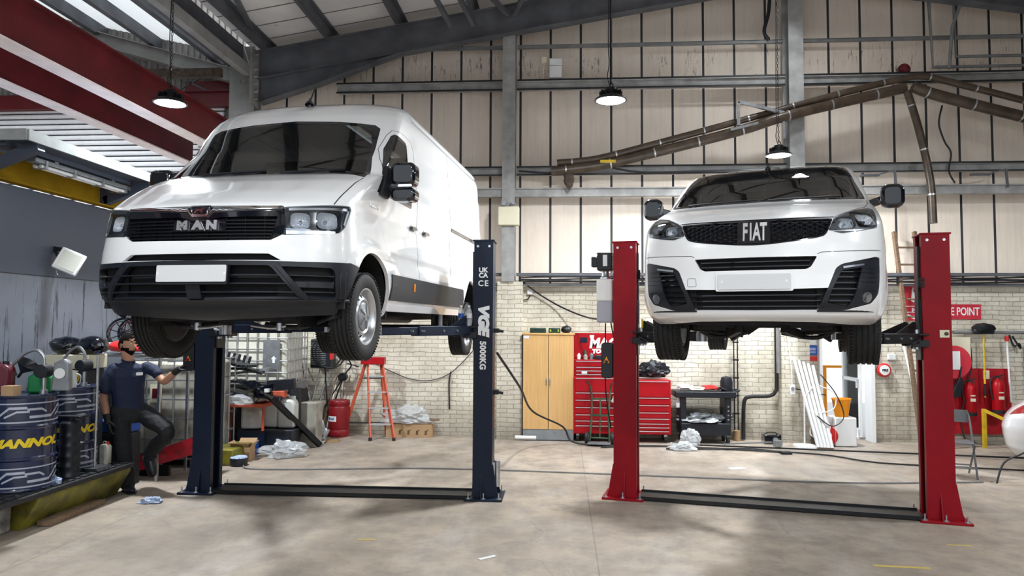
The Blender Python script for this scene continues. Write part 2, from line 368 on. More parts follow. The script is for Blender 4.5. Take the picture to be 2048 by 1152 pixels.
# purlins and girders of the roof
PUR = [-5.22, -4.08, -2.83, -1.55, -.3, .95, 2.2, 3.45, 4.7, 5.95, 7.2, 8.45, 9.7, 10.95]
def ibeam(b, a, c, w, h, t=.014, up=(0, 0, 1)):
    a = Vector(a); c = Vector(c); d = (c-a).normalized(); u = Vector(up); sd = d.cross(u).normalized(); u = sd.cross(d)
    b.bar(a+u*(h/2-t/2), c+u*(h/2-t/2), w, t, up); b.bar(a-u*(h/2-t/2), c-u*(h/2-t/2), w, t, up); b.bar(a, c, t*.8, h-2*t, up)
for x in PUR:
    b = MB(); z = roofz(x)+.08; b.box((x, 2, z), (.016, 20.6, .2)).box((x+.035, 2, z+.1), (.07, 20.6, .012)).box((x-.035, 2, z-.1), (.07, 20.6, .012))
    struct(b.build('roof_purlin', 'girder'))
def rafter(y, name='roof_rafter'):
    b = MB(); h = .50
    for (x0, x1) in ((-5.45, 3.9), (3.9, 12.5)):
        ibeam(b, (x0, y, roofz(x0)-.27), (x1, y, roofz(x1)-.27), .2, h)
    # haunch at the left eaves
    b.prism([(-5.3, 5.78), (-4.25, 6.10), (-3.37, 6.40), (-2.6, 6.66), (-3.2, 6.70), (-5.3, 6.3)], .016, tl(0, y+.008, 0) @ TXZ)
    for p, q in (((-5.3, 5.78), (-4.25, 6.10)), ((-4.25, 6.10), (-3.37, 6.42)), ((-3.37, 6.42), (-2.6, 6.68))):
        b.bar((p[0], y, p[1]), (q[0], y, q[1]), .2, .014)
    struct(b.build(name, 'girder'))
for y in (11.95, 5.6, -.8, -7.2): rafter(y)
def column(x, y, z1, w=.2, d=.34, m='grey_beam', z0=0):
    b = MB(); b.box((x, y-d/2, (z0+z1)/2), (w, .016, z1-z0)).box((x, y+d/2, (z0+z1)/2), (w, .016, z1-z0)).box((x, y, (z0+z1)/2), (.012, d, z1-z0))
    return struct(b.build('steel_column', m))
column(-5.58, 11.95, 6.75, .44, .3, 'girder_pale'); column(-5.58, 5.6, 6.7, .3, .3, 'girder_pale', 4.2)
column(-.93, 12.15, 7.15, .22, .3, 'grey_beam', 2.66); column(3.87, 12.1, 8.0, .24, .34, 'grey_beam', 1.87)
for y in (-.8, -7.2): column(-5.58, y, 6.7, .3, .3, 'girder_pale', 3.4); column(12.4, y, 6.9, .3, .3)
column(12.4, 5.6, 6.9, .3, .3)
# plates and bolts where the gable rafter meets its column
b = MB(); b.box((-5.36, 11.8, 6.2), (.03, .3, 1.0))
for i in range(7): b.cyl((-5.34, 11.75, 5.8+i*.13), (-5.27, 11.75, 5.8+i*.13), .016, n=6)
b.cyl((-5.62, 11.79, 6.12), (-5.62, 11.76, 6.12), .03).cyl((-5.52, 11.79, 6.12), (-5.52, 11.76, 6.12), .03)
struct(b.build('rafter_end_plate', 'girder_pale'))
# slender roof braces
for (a, c) in (((-5.3, 11.6, 6.9), (-4.55, 8.8, 6.7)), ((-1.85, 11.4, 6.85), (-2.2, 9.6, 7.25)), ((-1.5, 11.6, 6.95), (-1.75, 10.6, 7.25)), ((-.95, 11.9, 7.25), (-1.7, 9.8, 7.3)), ((-.85, 11.9, 7.25), (-.2, 10.2, 7.45))):
    struct(MB().bar(a, c, .07, .07).build('roof_brace', 'girder'))
# horizontal rails on the gable wall
def rail(z, x0, x1, h, d, m, name='wall_rail', y=12.22): return struct(MB().box(((x0+x1)/2, y, z), (x1-x0, d, h)).box(((x0+x1)/2, y-d*.35, z+h*.4), (x1-x0, d, h*.12)).build(name, m))
for (x0, x1) in ((-.8, 3.75), (3.99, 12.5), (-4.0, -1.05)):
    rail(6.79, x0, x1, .05, .06, 'pipe_grey'); rail(6.09, x0, x1, .13, .14, 'grey_beam'); rail(4.58, x0, x1, .12, .12, 'grey_beam')
    struct(MB().box(((x0+x1)/2, 12.12, 6.17), (x1-x0, .03, .025)).box(((x0+x1)/2, 12.12, 6.01), (x1-x0, .03, .025)).build('rail_edge', 'cable_black'))
    struct(MB().box(((x0+x1)/2, 12.12, 4.645), (x1-x0, .03, .03)).box(((x0+x1)/2, 12.12, 4.51), (x1-x0, .03, .02)).build('rail_edge', 'cable_black'))
rail(4.19, -3, 12.5, .15, .12, 'grey_beam', 'wall_beam', 12.1)
for (x0, x1) in ((-5.4, -1.05), (-.8, 12.5)):
    struct(MB().box(((x0+x1)/2, 12.2, 2.79), (x1-x0, .14, .05)).box(((x0+x1)/2, 12.25, 2.62), (x1-x0, .1, .04)).build('trim_1', 'girder'))
# bundles of black cable running along the ledge over the brickwork
for i in range(5):
    pts = [(-.75+k*.55, 12.16-.02*(i % 2), 2.66+.026*i+.012*math.sin(k*1.3+i*2)) for k in range(25)]
    tag(MB().tube(smoothpath(pts, 3), .014, 6).build('wall_cable', 'cable_black'), ('lowest', 'second lowest', 'middle', 'second highest', 'highest')[i]+' of five black cables along the ledge on top of the brick wall', 'cable', 'cables along the brick ledge')
# ---- left bay: valley, purlins, translucent roof strips, corrugated gable, shutter
def m_transl():
    m = bpy.data.materials.new('rooflight'); m.use_nodes = True; nt = m.node_tree; nt.nodes.clear()
    o = nt.nodes.new('ShaderNodeOutputMaterial'); t = nt.nodes.new('ShaderNodeBsdfTranslucent'); t.inputs[0].default_value = (.9, .93, .95, 1)
    d = nt.nodes.new('ShaderNodeBsdfDiffuse'); d.inputs[0].default_value = (.8, .82, .84, 1); mx = nt.nodes.new('ShaderNodeMixShader'); mx.inputs[0].default_value = .3
    nt.links.new(t.outputs[0], mx.inputs[1]); nt.links.new(d.outputs[0], mx.inputs[2]); nt.links.new(mx.outputs[0], o.inputs[0]); return m
M['rooflight'] = m_transl()
def lz(x): return 6.78+.22*(-5.75-x)
struct(MB().prism([(-12, lz(-12)), (-5.75, lz(-5.75)), (-5.75, lz(-5.75)+.02), (-12, lz(-12)+.02)], 21, tl(0, BW+.2, 0) @ TXZ).build('ceiling_left_bay', 'rooflight', smooth=False))
for k in range(6):
    x = -6.3-k*1.05; z = lz(x)-.14
    struct(MB().box((x, 2, z), (.02, 20.6, .26)).box((x+.05, 2, z-.13), (.1, 20.6, .014)).build('roof_purlin', 'girder'))
struct(MB().box((-5.72, 2, 6.60), (.30, 20.6, .34)).build('valley_gutter', 'girder'))
struct(MB().box((-5.44, 2, 6.28), (.12, 20.6, .18)).build('eaves_beam', 'girder_pale'))
b = MB(); ibeam(b, (-5.8, 11.95, 6.28), (-11.8, 11.95, 8.0), .2, .24); struct(b.build('roof_rafter', 'girder_pale'))
struct(MB().bar((-5.5, 10.9, 5.96), (-12, 10.9, 5.96), .1, .14).build('tie_beam', 'rust_metal'))
b = MB(); n = 56; x0 = -12.2; pit = .115
pts = []
for i in range(n): pts += [(x0+i*pit, 0), (x0+i*pit+pit*.4, 0), (x0+i*pit+pit*.5, .035), (x0+i*pit+pit*.9, .035)]
for i in range(len(pts)-1):
    (xa, ya), (xb, yb) = pts[i], pts[i+1]; q = len(b.v); b.v += [(xa, 12.3+ya, 5.2), (xb, 12.3+yb, 5.2), (xb, 12.3+yb, 8.6), (xa, 12.3+ya, 8.6)]; b.f.append((q, q+1, q+2, q+3))
struct(b.build('wall_back_left_bay', 'corrugated', smooth=False))
# roller shutter with horizontal slats
b = MB()
for i in range(30):
    z = 2.9+i*.10; b.lathe([(.001, 0), (.040, 0), (.040, 5.9), (.001, 5.9)], (-12, 12.24, z), (1, 0, 0), 10)
tag(b.build('roller_shutter', 'shutter_white'), 'white slatted roller shutter under the red lintel in the left bay', 'roller shutter')
tag(MB().box((-9, 12.12, 5.92), (6.6, .14, .26)).build('lintel_beam', 'beam_red'), 'short dark red steel lintel over the white roller shutter', 'steel beam')
tag(MB().box((-6.3, 12.15, 6.15), (.95, .1, .22)).box((-6.3, 12.1, 6.05), (.95, .2, .02)).build('cross_beam', 'beam_red'), 'small dark red cross beam beside the pale gable column', 'steel beam')
struct(MB().box((-9, 12.46, 4.2), (6.6, .1, 3)).build('wall_shutter_back', 'office_grey'))
for (a, c) in (((-5.7, 12.1, 6.2), (-6.9, 12.1, 6.75)), ((-5.8, 12.1, 6.7), (-6.9, 12.1, 6.1)), ((-5.7, 12.1, 5.75), (-7.2, 12.1, 6.5))): struct(MB().bar(a, c, .03, .03).build('wall_brace', 'girder'))
# the two long red crane beams whose lower flanges are coloured pale as if lit
for X, z0, hh, lab in ((-5.42, 4.64, .50, 'long dark red steel beam with pale underside, the nearer and upper of the two'), (-6.6, 4.74, .50, 'long dark red steel beam with pale underside, the farther and lower of the two')):
    t = thing('steel_beam', lab, 'steel beam', (X, 0, z0))
    y0, y1 = -1.5, 12.1; ln = y1-y0; ym = (y0+y1)/2
    MB().box((0, ym, .01+hh/2), (.014, ln, hh)).box((0, ym, hh+.02), (.2, ln, .02)).build('web', 'beam_red', t)
    MB().box((0, ym, 0), (.22, ln, .02)).build('bottom_flange', 'beam_flange_lit', t)
# office unit along the left side: grey wall, yellow beam, canopy
struct(MB().box((-6.6, 6.0, 1.71), (1.2, 8.6, 3.42)).build('wall_left', 'office'))
struct(MB().box((-12.1, 2, 4.2), (.2, 21, 8.4)).build('wall_far_left', 'corrugated'))
tag(MB().box((-5.98, 6.0, 3.56), (.02, 8.6, .26)).box((-5.94, 6.0, 3.44), (.12, 8.6, .02)).box((-5.94, 6.0, 3.70), (.12, 8.6, .02)).build('yellow_beam', mat('beam_yellow', (.26, .15, .008), .7, var=.2, vscale=3, spec=.05)), 'yellow steel beam along the top of the dark grey wall', 'steel beam')
t = thing('canopy', 'flat canopy with pale front edge above the dark grey wall', 'canopy', (-5.3, 0, 3.76))
MB().box((-.55, 7.85, .02), (1.1, 2.5, .05)).build('canopy_sheet', 'office_grey', t)
MB().box((0, 7.85, .03), (.03, 2.5, .11)).box((-.5, 9.11, .03), (1.0, .03, .11)).box((-.5, 6.59, .03), (1.0, .03, .11)).build('edge_trim', mat('canopy_edge', (.33, .35, .35), .8, var=.15, spec=.1), t)
for y in (6.8, 8.75): MB().bar((-.02, y, -.04), (-.62, y, -.26), .1, .1).bar((-.62, y, -.30), (-.62, y, -.02), .1, .1).build('bracket', 'office_grey', t)
MB().box((-.3, 7.85, -.03), (.06, 2.4, .06)).build('joist', 'office_grey', t)
t = thing('strip_light', 'twin tube fluorescent strip light mounted below the canopy', 'strip light', (-5.62, 7.90, 3.62))
MB().box((0, 0, .03), (.12, 1.70, .05)).build('housing', 'grey_metal', t, .01)
for s in (-1, 1): MB().cyl((s*.035, -.75, -.02), (s*.035, .75, -.02), .018).build('tube', 'white_plastic', t)
for y in (-.7, -.25, .25, .7): MB().box((0, y, .0), (.15, .03, .09)).build('clip', 'zinc', t)
for y in (-.5, .5): MB().box((0, y, .12), (.06, .06, .14)).build('hanger', 'grey_metal', t)
t = thing('floodlight', 'square grey floodlight tilted on the dark grey wall', 'floodlight', (-5.93, 7.95, 2.68))
rot = Euler((R(18), R(-12), R(38)))
T = Matrix.Translation((.14, -.02, -.04)) @ Euler((R(-12), R(24), R(28))).to_matrix().to_4x4()
MB().box((0, 0, 0), (.27, .05, .27), mx=T).build('housing', 'white_plastic', t, .012)
MB().box((0, -.028, 0), (.21, .006, .21), mx=T).build('glass_front', mat('flood_glass', (.55, .56, .50), .2), t)
MB().bar((-.08, 0, .12), (.06, 0, .10), .02, .05).bar((-.07, 0, .12), (.08, .03, -.16), .012, .04).build('bracket', 'black_metal', t)
MB().tube(smoothpath([(.05, .02, -.14), (-.02, .02, -.2), (-.05, .02, -.14)]), .008, 6).build('lead', 'grey_metal', t)
# high-bay lamps
def m_led():
    m, nt, b = _nt('led_lens'); b.inputs['Base Color'].default_value = (.9, .95, 1, 1); b.inputs['Emission Color'].default_value = (.93, .97, 1, 1); b.inputs['Emission Strength'].default_value = 26; return m
M['led'] = m_led()
def highbay(x, y, z, label, chain=True, ztop=None, group=None, power=1):
    t = thing('pendant_lamp', label, 'lamp', (x, y, z), 0, group)
    MB().lathe([(.001, .16), (.07, .16), (.085, .12), (.095, .07), (.14, .055), (.20, .015), (.205, 0), (.18, -.004)], n=32).build('housing', 'black_metal', t)
    b = MB()
    for k in range(12):
        a = 2*PI*k/12; b.box((.11*math.cos(a), .11*math.sin(a), .085), (.07, .006, .07), a)
    b.build('cooling_fins', 'black_metal', t)
    MB().lathe([(.001, -.012), (.14, -.010), (.178, 0), (.19, .008)], n=32).build('lens', 'led', t)
    zt = (ztop if ztop else (roofz(x) if x > -5.6 else 6.6))-z
    b = MB()
    if chain:
        nl = int((zt-.2)/.05)
        for k in range(nl):
            zz = .2+k*.05; s = .011
            b.tube([(0, 0, zz)] + [((s if k % 2 else 0), (0 if k % 2 else s), zz+.02), ((s if k % 2 else 0), (0 if k % 2 else s), zz+.045), (0, 0, zz+.062), (-(s if k % 2 else 0), -(0 if k % 2 else s), zz+.045), (-(s if k % 2 else 0), -(0 if k % 2 else s), zz+.02), (0, 0, zz)], .004, 5)
    else: b.cyl((0, 0, .2), (0, 0, zt), .012, n=8)
    b.build('chain', 'black_metal', t)
    MB().tube(smoothpath([(.0, 0, .16), (-.04, 0, .3), (-.02, 0, .5), (-.03, 0, .9), (0, 0, zt)]), .006, 6).tube(smoothpath([(0, 0, .16), (.03, 0, .2), (0, 0, .24)]), .008, 6).build('flex', 'cable_black', t)
    ld = bpy.data.lights.new('lamp_light', 'AREA'); ld.shape = 'DISK'; ld.size = .34; ld.energy = LAMP_W*power; ld.color = (.93, .97, 1)
    lo = bpy.data.objects.new('lamp_light', ld); COL.objects.link(lo); lo.parent = t; lo.location = (0, 0, -.03)
    return t
highbay(-4.89, 8.4, 4.66, 'round glowing lamp on a chain in front of the red beams, leftmost', power=1.5)
highbay(.60, 8.9, 4.76, 'round glowing lamp on a long rod between the two vans', False, power=1.5)
highbay(3.38, 11.3, 4.60, 'round glowing lamp hanging above the roof of the right van', power=1.5)
highbay(3.55, 10.55, 7.1, 'round high lamp out of the picture under the roof above the smaller van', False, power=.2)  # unseen lamp added so its spot reflects in the windscreen
highbay(-8.6, 8.6, 5.9, 'round high lamp out of the picture in the left bay before the shutter', False, 7.2, power=2.2)  # unseen lamp added to brighten the roller shutter
for x, y, w_ in ((-3.2, 1.5, 'above the left of the camera'), (1.3, 1.2, 'straight above the camera'), (5.6, 1.6, 'above the right of the camera'), (-1.0, -4.5, 'behind the camera at left'), (4.0, -4.5, 'behind the camera at right'), (7.4, 7.5, 'over the white car at the right')):
    highbay(x, y, 5.2, 'round high lamp out of the picture '+w_, False, group='lamps over the front of the hall')
# ------------------------------------------------------------------ vans
def pip(x, y, poly):
    c = False; n = len(poly); j = n-1
    for i in range(n):
        xi, yi = poly[i]; xj, yj = poly[j]
        if (yi > y) != (yj > y) and x < (xj-xi)*(y-yi)/(yj-yi)+xi: c = not c
        j = i
    return c
def dens(poly, s=.03, closed=True):
    out = []; n = len(poly)
    for i in range(n if closed else n-1):
        a = poly[i]; b = poly[(i+1) % n]; k = max(1, int(math.hypot(b[0]-a[0], b[1]-a[1])/s))
        for j in range(k): out.append((a[0]+(b[0]-a[0])*j/k, a[1]+(b[1]-a[1])*j/k))
    if not closed: out.append(poly[-1])
    return out
def rounded(poly, r=.02, n=3):
    out = []; m = len(poly)
    for i in range(m):
        p = Vector(poly[i]); a = Vector(poly[i-1])-p; b = Vector(poly[(i+1) % m])-p
        q = min(r, a.length*.45, b.length*.45); a = p+a.normalized()*q; b = p+b.normalized()*q
        for k in range(n+1):
            t = k/n; v = a*(1-t)**2+p*2*t*(1-t)+b*t*t; out.append((v.x, v.y))
    return out
def mir(poly): return [(-x, y) for x, y in reversed(poly)]
def sym(half): return list(half)+[(-x, y) for x, y in reversed(half) if abs(x) > 1e-6]
class Surf:
    """skin of a van: at each height z a plan outline - nose f, half width w, corner depth R - followed by straight sides"""
    def __init__(s, tab, yend, disp=None, L1=1.25, n=2.8, rr=.16):
        t = np.array(tab, float); s.z, s.f, s.w, s.R = t.T; s.yend = yend; s.L1 = L1; s.rr = rr; s.disp = disp
        th = np.linspace(0, PI/2, 400); X = np.sin(th)**(2/n); X = np.concatenate([np.linspace(0, X[1], 20)[:-1], X[1:]]); X[-1] = 1
        Y = 1-np.maximum(0, 1-X**n)**(1/n)
        l = np.concatenate([[0], np.cumsum(np.hypot(np.diff(X), .5*np.diff(Y)))]); s.U = l/l[-1]*L1; s.X = X; s.Y = Y
    def prm(s, z): return [np.interp(z, s.z, a) for a in (s.f, s.w, s.R)]
    def raw(s, u, z):
        u = np.asarray(u, float); z = np.asarray(z, float); sg = np.sign(u); a = np.abs(u); f, w, Rr = s.prm(z)
        x = w*np.interp(a, s.U, s.X); y = f+Rr*np.interp(a, s.U, s.Y)
        y = np.where(a > s.L1, f+Rr+np.clip(a-s.L1, 0, 1)*(s.yend-f-Rr), y)
        d = np.clip((y-(s.yend-s.rr))/s.rr, 0, 1); x = x-np.minimum(s.rr, w*.9)*(1-np.sqrt(np.maximum(0, 1-d*d)))*(a > s.L1)
        if s.disp is not None: x = x+s.disp(a, y, z)
        return np.stack([sg*x, y, z+0*x], -1)
    def pn(s, u, z, off=0):
        u = np.asarray(u, float); z = np.asarray(z, float); zt = s.z[-1]; dz = np.minimum(.012, (zt-z)*.4+.0004); du = .01
        um = np.clip(u, -s.L1-.985, s.L1+.985)
        p = s.raw(u, z); a = s.raw(um+du, z)-s.raw(um-du, z); b = s.raw(u, np.minimum(z+dz, zt))-s.raw(u, z-dz)
        n = np.cross(a, b); n /= np.maximum(1e-9, np.linalg.norm(n, axis=-1, keepdims=True))
        return p+n*off, n
    def uy(s, y, z, sg=1):
        f, w, Rr = s.prm(z)
        return float(sg*np.where(y < f+Rr, np.interp(np.clip((y-f)/Rr, 0, 1), s.Y, s.U), s.L1+(y-f-Rr)/(s.yend-f-Rr)))
    def yz(s, poly, sg=1, step=.05, closed=True): return [(s.uy(y, z, sg), z) for y, z in dens(poly, step, closed)]
def finish(name, P, Nn, F, edges, m, parent, rim):
    """surface mesh plus an inward rim so that every panel has thickness"""
    V = [tuple(p) for p in P]; NN = [tuple(n) for n in Nn]; FF = list(F)
    if rim:
        for a, b in edges:
            pa, pb = P[a], P[b]; ia, ib = pa-Nn[a]*rim, pb-Nn[b]*rim
            e = pb-pa; nn = np.cross(e, Nn[a]); nn = nn/max(1e-9, np.linalg.norm(nn)); q = len(V)
            V += [tuple(pa), tuple(pb), tuple(ib), tuple(ia)]; NN += [tuple(nn)]*4; FF.append((q+1, q, q+3, q+2))
    me = bpy.data.meshes.new(name); me.from_pydata(V, [], FF)
    me.polygons.foreach_set('use_smooth', [True]*len(me.polygons)); me.update()
    me.normals_split_custom_set_from_vertices(NN)
    me.materials.append(M[m] if isinstance(m, str) else m)
    o = bpy.data.objects.new(name, me); COL.objects.link(o); o.parent = parent; return o
def skins(S, regions, us, zs, parent, extra=()):
    """split the skin into regions [(key, outline in (u,z), name, material, offset, rim)]; first match wins; name None = opening"""
    pts = []; edges = []
    for rg in regions:
        lp = dens(rg[1], .035); n0 = len(pts); pts += lp; edges += [(n0+i, n0+(i+1) % len(lp)) for i in range(len(lp))]
    arr = np.array(pts); u0, u1, z0, z1 = arr[:, 0].min(), arr[:, 0].max(), arr[:, 1].min(), arr[:, 1].max()
    for u in us:
        if not u0 < u < u1: continue
        for z in zs:
            if z0 < z < z1 and np.min((arr[:, 0]-u)**2+(arr[:, 1]-z)**2) > .00012: pts.append((u, z))
    res = delaunay_2d_cdt([Vector(p) for p in pts], edges, [], 0, 1e-5)
    vs = [(v.x, v.y) for v in res[0]]; tris = res[2]; groups = {}
    boxes = [(min(p[0] for p in r[1]), max(p[0] for p in r[1]), min(p[1] for p in r[1]), max(p[1] for p in r[1])) for r in regions]
    for t in tris:
        cx = sum(vs[i][0] for i in t)/3; cz = sum(vs[i][1] for i in t)/3
        for k, rg in enumerate(regions):
            bx = boxes[k]
            if bx[0] <= cx <= bx[1] and bx[2] <= cz <= bx[3] and pip(cx, cz, rg[1]):
                groups.setdefault(k, []).append(t); break
    out = {}
    for k, rg in enumerate(regions):
        if k not in groups or rg[2] is None: continue
        idx = {}; fs = []
        for t in groups[k]: fs.append([idx.setdefault(i, len(idx)) for i in t])
        uv = np.array([vs[i] for i in idx]); P, Nn = S.pn(uv[:, 0], uv[:, 1], rg[4])
        ok = []
        cnt = {}
        for f in fs:
            a, b, c = P[f[0]], P[f[1]], P[f[2]]; g = np.cross(b-a, c-a)
            if np.dot(g, Nn[f[0]]) < 0: f = [f[0], f[2], f[1]]
            ok.append(tuple(f))
            for i in range(3): cnt[(f[i], f[(i+1) % 3])] = 1
        be = [e for e in cnt if (e[1], e[0]) not in cnt]
        par = rg[6] if len(rg) > 6 else parent
        if isinstance(par, str): par = out.get(par, parent)
        out[rg[0]] = finish(rg[2], P, Nn, ok, be, rg[3], par, rg[5])
    return out
def ribbon(b, S, u0, u1, z, h, depth, off, zs=None, n=None):
    """bar that follows the skin along u at height z (or between heights)"""
    n = n or max(3, int(abs(u1-u0)/.05)); us = np.linspace(u0, u1, n+1)
    zz = np.interp(us, [u0, u1], zs) if zs else np.full(n+1, z)
    p, nn = S.pn(us, zz); nn[:, 2] *= 0; nn /= np.linalg.norm(nn, axis=1, keepdims=True)
    q = len(b.v); up = np.array([0, 0, h/2])
    for i in range(n+1):
        o = p[i]+nn[i]*off; k = p[i]+nn[i]*(off-depth)
        b.v += [tuple(o-up), tuple(o+up), tuple(k+up), tuple(k-up)]
    for i in range(n):
        a = q+4*i
        for k in range(4): b.f.append((a+k, a+(k+1) % 4, a+4+(k+1) % 4, a+4+k))
    b.f.append((q, q+1, q+2, q+3)); a = q+4*n; b.f.append((a+3, a+2, a+1, a)); return b
def strip_on(b, S, pts, w, off=.0015, h=.003):
    """thin line lying on the skin along (u,z) points"""
    pts = dens(pts, .04, False); A = np.array(pts); P, Nn = S.pn(A[:, 0], A[:, 1], off); q = len(b.v); n = len(pts)
    for i in range(n):
        t = P[min(i+1, n-1)]-P[max(i-1, 0)]; t = t/max(1e-9, np.linalg.norm(t)); s = np.cross(t, Nn[i])*w/2
        b.v += [tuple(P[i]-s), tuple(P[i]+s), tuple(P[i]+s-Nn[i]*h), tuple(P[i]-s-Nn[i]*h)]
    for i in range(n-1):
        a = q+4*i
        for k in range(4): b.f.append((a+k, a+(k+1) % 4, a+4+(k+1) % 4, a+4+k))
    return b
def on(S, u, z, off=0):
    """placement matrix on the skin: local x along u, local y up, local z outwards"""
    p, n = S.pn(np.array([u]), np.array([z]), off); p = Vector(p[0]); n = Vector(n[0]); up = Vector((0, 0, 1))
    x = up.cross(n).normalized(); y = n.cross(x)
    return Matrix(((x.x, y.x, n.x, p.x), (x.y, y.y, n.y, p.y), (x.z, y.z, n.z, p.z), (0, 0, 0, 1)))
def wheel(parent, x, y, z, side, r=.355, w=.225, rr=.215, steer=0, cover=True):
    """tyre, slotted steel rim and hub cap; side = +1 for the side that faces +x"""
    t = bpy.data.objects.new('wheel', None); COL.objects.link(t); t.parent = parent; t.location = (x, y, z); t.rotation_euler = (0, 0, steer)
    h = w/2; s = side; prof = [(rr, -h*.82), (rr+.03, -h*.97), (r*.8, -h*1.05), (r-.035, -h*1.0), (r-.012, -h*.86), (r, -h*.74)]
    for c in (-.55, -.18, .18, .55):
        prof += [(r, (c-.075)*h), (r-.010, (c-.07)*h), (r-.010, (c+.07)*h), (r, (c+.075)*h)]
    prof += [(r, h*.74), (r-.012, h*.86), (r-.035, h*1.0), (r*.8, h*1.05), (rr+.03, h*.97), (rr, h*.82)]
    tyre = MB().lathe([(a, b*s) for a, b in prof], (0, 0, 0), (1, 0, 0), 64).build('tyre', 'tyre', t, ang=50)
    b = MB()
    for k in range(72):
        a = 2*PI*k/72
        for sd in (-1, 1):
            b.box((sd*h*.84, math.cos(a)*(r-.0055), math.sin(a)*(r-.0055)), (h*.22, .014, .012), rot=Euler((a, 0, 0)))
    b.build('tread_blocks', 'tyre', tyre)
    rim = MB().lathe([(rr+.006, s*h*.84), (rr+.012, s*h*.90), (rr, s*h*.88), (rr-.02, s*h*.6), (rr-.028, -s*h*.7), (rr, -s*h*.85)], (0, 0, 0), (1, 0, 0), 48).build('rim', 'steel_rim', t)
    b = MB(); d0 = s*h*.30; no = 16; q0 = 64          # dished disc with a ring of holes
    def prof_d(rad): return s*h*(.30+.38*math.exp(-((rad-.135)/.035)**2)-.05*(rad < .09))
    rads = [.0, .06, .09, .115, .135, .152, .172, .19, rr-.018]
    for i, ra in enumerate(rads):
        for k in range(q0): a = 2*PI*k/q0; b.v.append((prof_d(ra), max(ra, .001)*math.cos(a), max(ra, .001)*math.sin(a)))
    for i in range(len(rads)-1):
        for k in range(q0):
            if i == 5 and k % 4 in (1, 2): continue
            if i == 6 and k % 4 == 1: pass
            a = i*q0+k; c = i*q0+(k+1) % q0; b.f.append((a, c, c+q0, a+q0))
    b.build('wheel_disc', 'steel_rim', rim)
    b = MB(); b.lathe([(.001, s*h*.88), (.03, s*h*.88), (.034, s*h*.84), (.06, s*h*.80), (.105, s*h*.72), (.112, s*h*.64), (.11, s*h*.5)], (0, 0, 0), (1, 0, 0), 30)
    for k in range(5):
        a = 2*PI*k/5; b.bar((s*h*.84, .03*math.cos(a), .03*math.sin(a)), (s*h*.74, .10*math.cos(a), .10*math.sin(a)), .012, .02, up=(1, 0, 0))
    b.build('hub_cap', 'grey_metal' if cover else 'black_plastic', rim)
    MB().cyl((-s*h*.9, 0, 0), (-s*h*.2, 0, 0), rr-.025, n=30).build('brake_disc', 'black_metal', t)
    return t
MT = [(0.26, 0.4, 0.88, 0.5), (0.3, 0.22, 0.916, 0.504), (0.36, 0.15, 0.97, 0.509), (0.43, 0.115, 0.99, 0.517), (0.46, 0.05, 0.999, 0.519), (0.56, 0.02, 1.013, 0.528), (0.72, 0.03, 1.02, 0.543), (0.8, 0.03, 1.013, 0.55), (0.9, 0.05, 1.005, 0.54), (1.0, 0.06, 0.995, 0.53), (1.1, 0.08, 0.985, 0.52), (1.14, 0.11, 0.983, 0.48), (1.18, 0.17, 0.981, 0.44), (1.26, 0.31, 0.983, 0.384), (1.4, 0.59, 0.99, 0.3), (1.5, 0.84, 0.995, 0.237), (1.525, 0.93, 0.991, 0.222), (1.54, 0.975, 0.989, 0.213), (1.57, 1.01, 0.984, 0.201), (1.82, 1.28, 0.972, 0.216), (2.0, 1.42, 0.965, 0.227), (2.14, 1.53, 0.951, 0.236), (2.22, 1.6, 0.94, 0.252), (2.3, 1.69, 0.92, 0.3), (2.36, 1.78, 0.895, 0.35), (2.42, 1.91, 0.85, 0.4), (2.46, 2.05, 0.78, 0.4), (2.49, 2.25, 0.64, 0.4), (2.51, 2.55, 0.42, 0.2), (2.52, 2.8, 0.05, 0.1)]
FT = [(0.2, 0.4, 0.8, 0.45), (0.24, 0.2, 0.86, 0.5), (0.3, 0.09, 0.91, 0.52), (0.4, 0.03, 0.94, 0.55), (0.5, 0.01, 0.955, 0.56), (0.62, 0.02, 0.955, 0.56), (0.75, 0.02, 0.955, 0.55), (0.85, 0.03, 0.955, 0.54), (0.95, 0.05, 0.947, 0.52), (1.03, 0.08, 0.94, 0.5), (1.07, 0.13, 0.935, 0.48), (1.1, 0.2, 0.932, 0.46), (1.16, 0.36, 0.925, 0.44), (1.25, 0.65, 0.914, 0.4), (1.32, 0.95, 0.905, 0.36), (1.36, 1.09, 0.9, 0.33), (1.5, 1.3, 0.875, 0.33), (1.65, 1.55, 0.845, 0.33), (1.76, 1.76, 0.815, 0.34), (1.82, 1.88, 0.79, 0.34), (1.86, 2.02, 0.745, 0.33), (1.89, 2.2, 0.64, 0.3), (1.91, 2.5, 0.42, 0.25), (1.92, 2.8, 0.05, 0.1)]
def sstep(x, a, b): t = np.clip((x-a)/(b-a), 0, 1); return t*t*(3-2*t)
def man_disp(a, y, z):
    d = .010*(sstep(z, 1.165, 1.19)-sstep(z, 1.215, 1.225))*-1*sstep(a, 1.05, 1.2)
    d = d-.010*sstep(z, 1.97, 1.99)*(1-sstep(z, 2.0, 2.2))*sstep(y, 2.0, 2.2)*sstep(a, 1.25, 1.3)
    d = d-.012*(sstep(z, .80, .83)-sstep(z, .86, .90))*sstep(y, 1.32, 1.36)*sstep(a, 1.25, 1.3)
    d = d-.010*(sstep(z, 2.285, 2.30)-sstep(z, 2.315, 2.34))*sstep(y, 2.0, 2.3)*sstep(a, 1.05, 1.1)
    for yc in (.83, 4.5):
        rr = np.hypot(y-yc, z-.40); d = d+.016*(1-sstep(rr, .50, .56))*sstep(z, .42, .7)*sstep(a, .9, 1.1)*(z < 1.0)
    return d
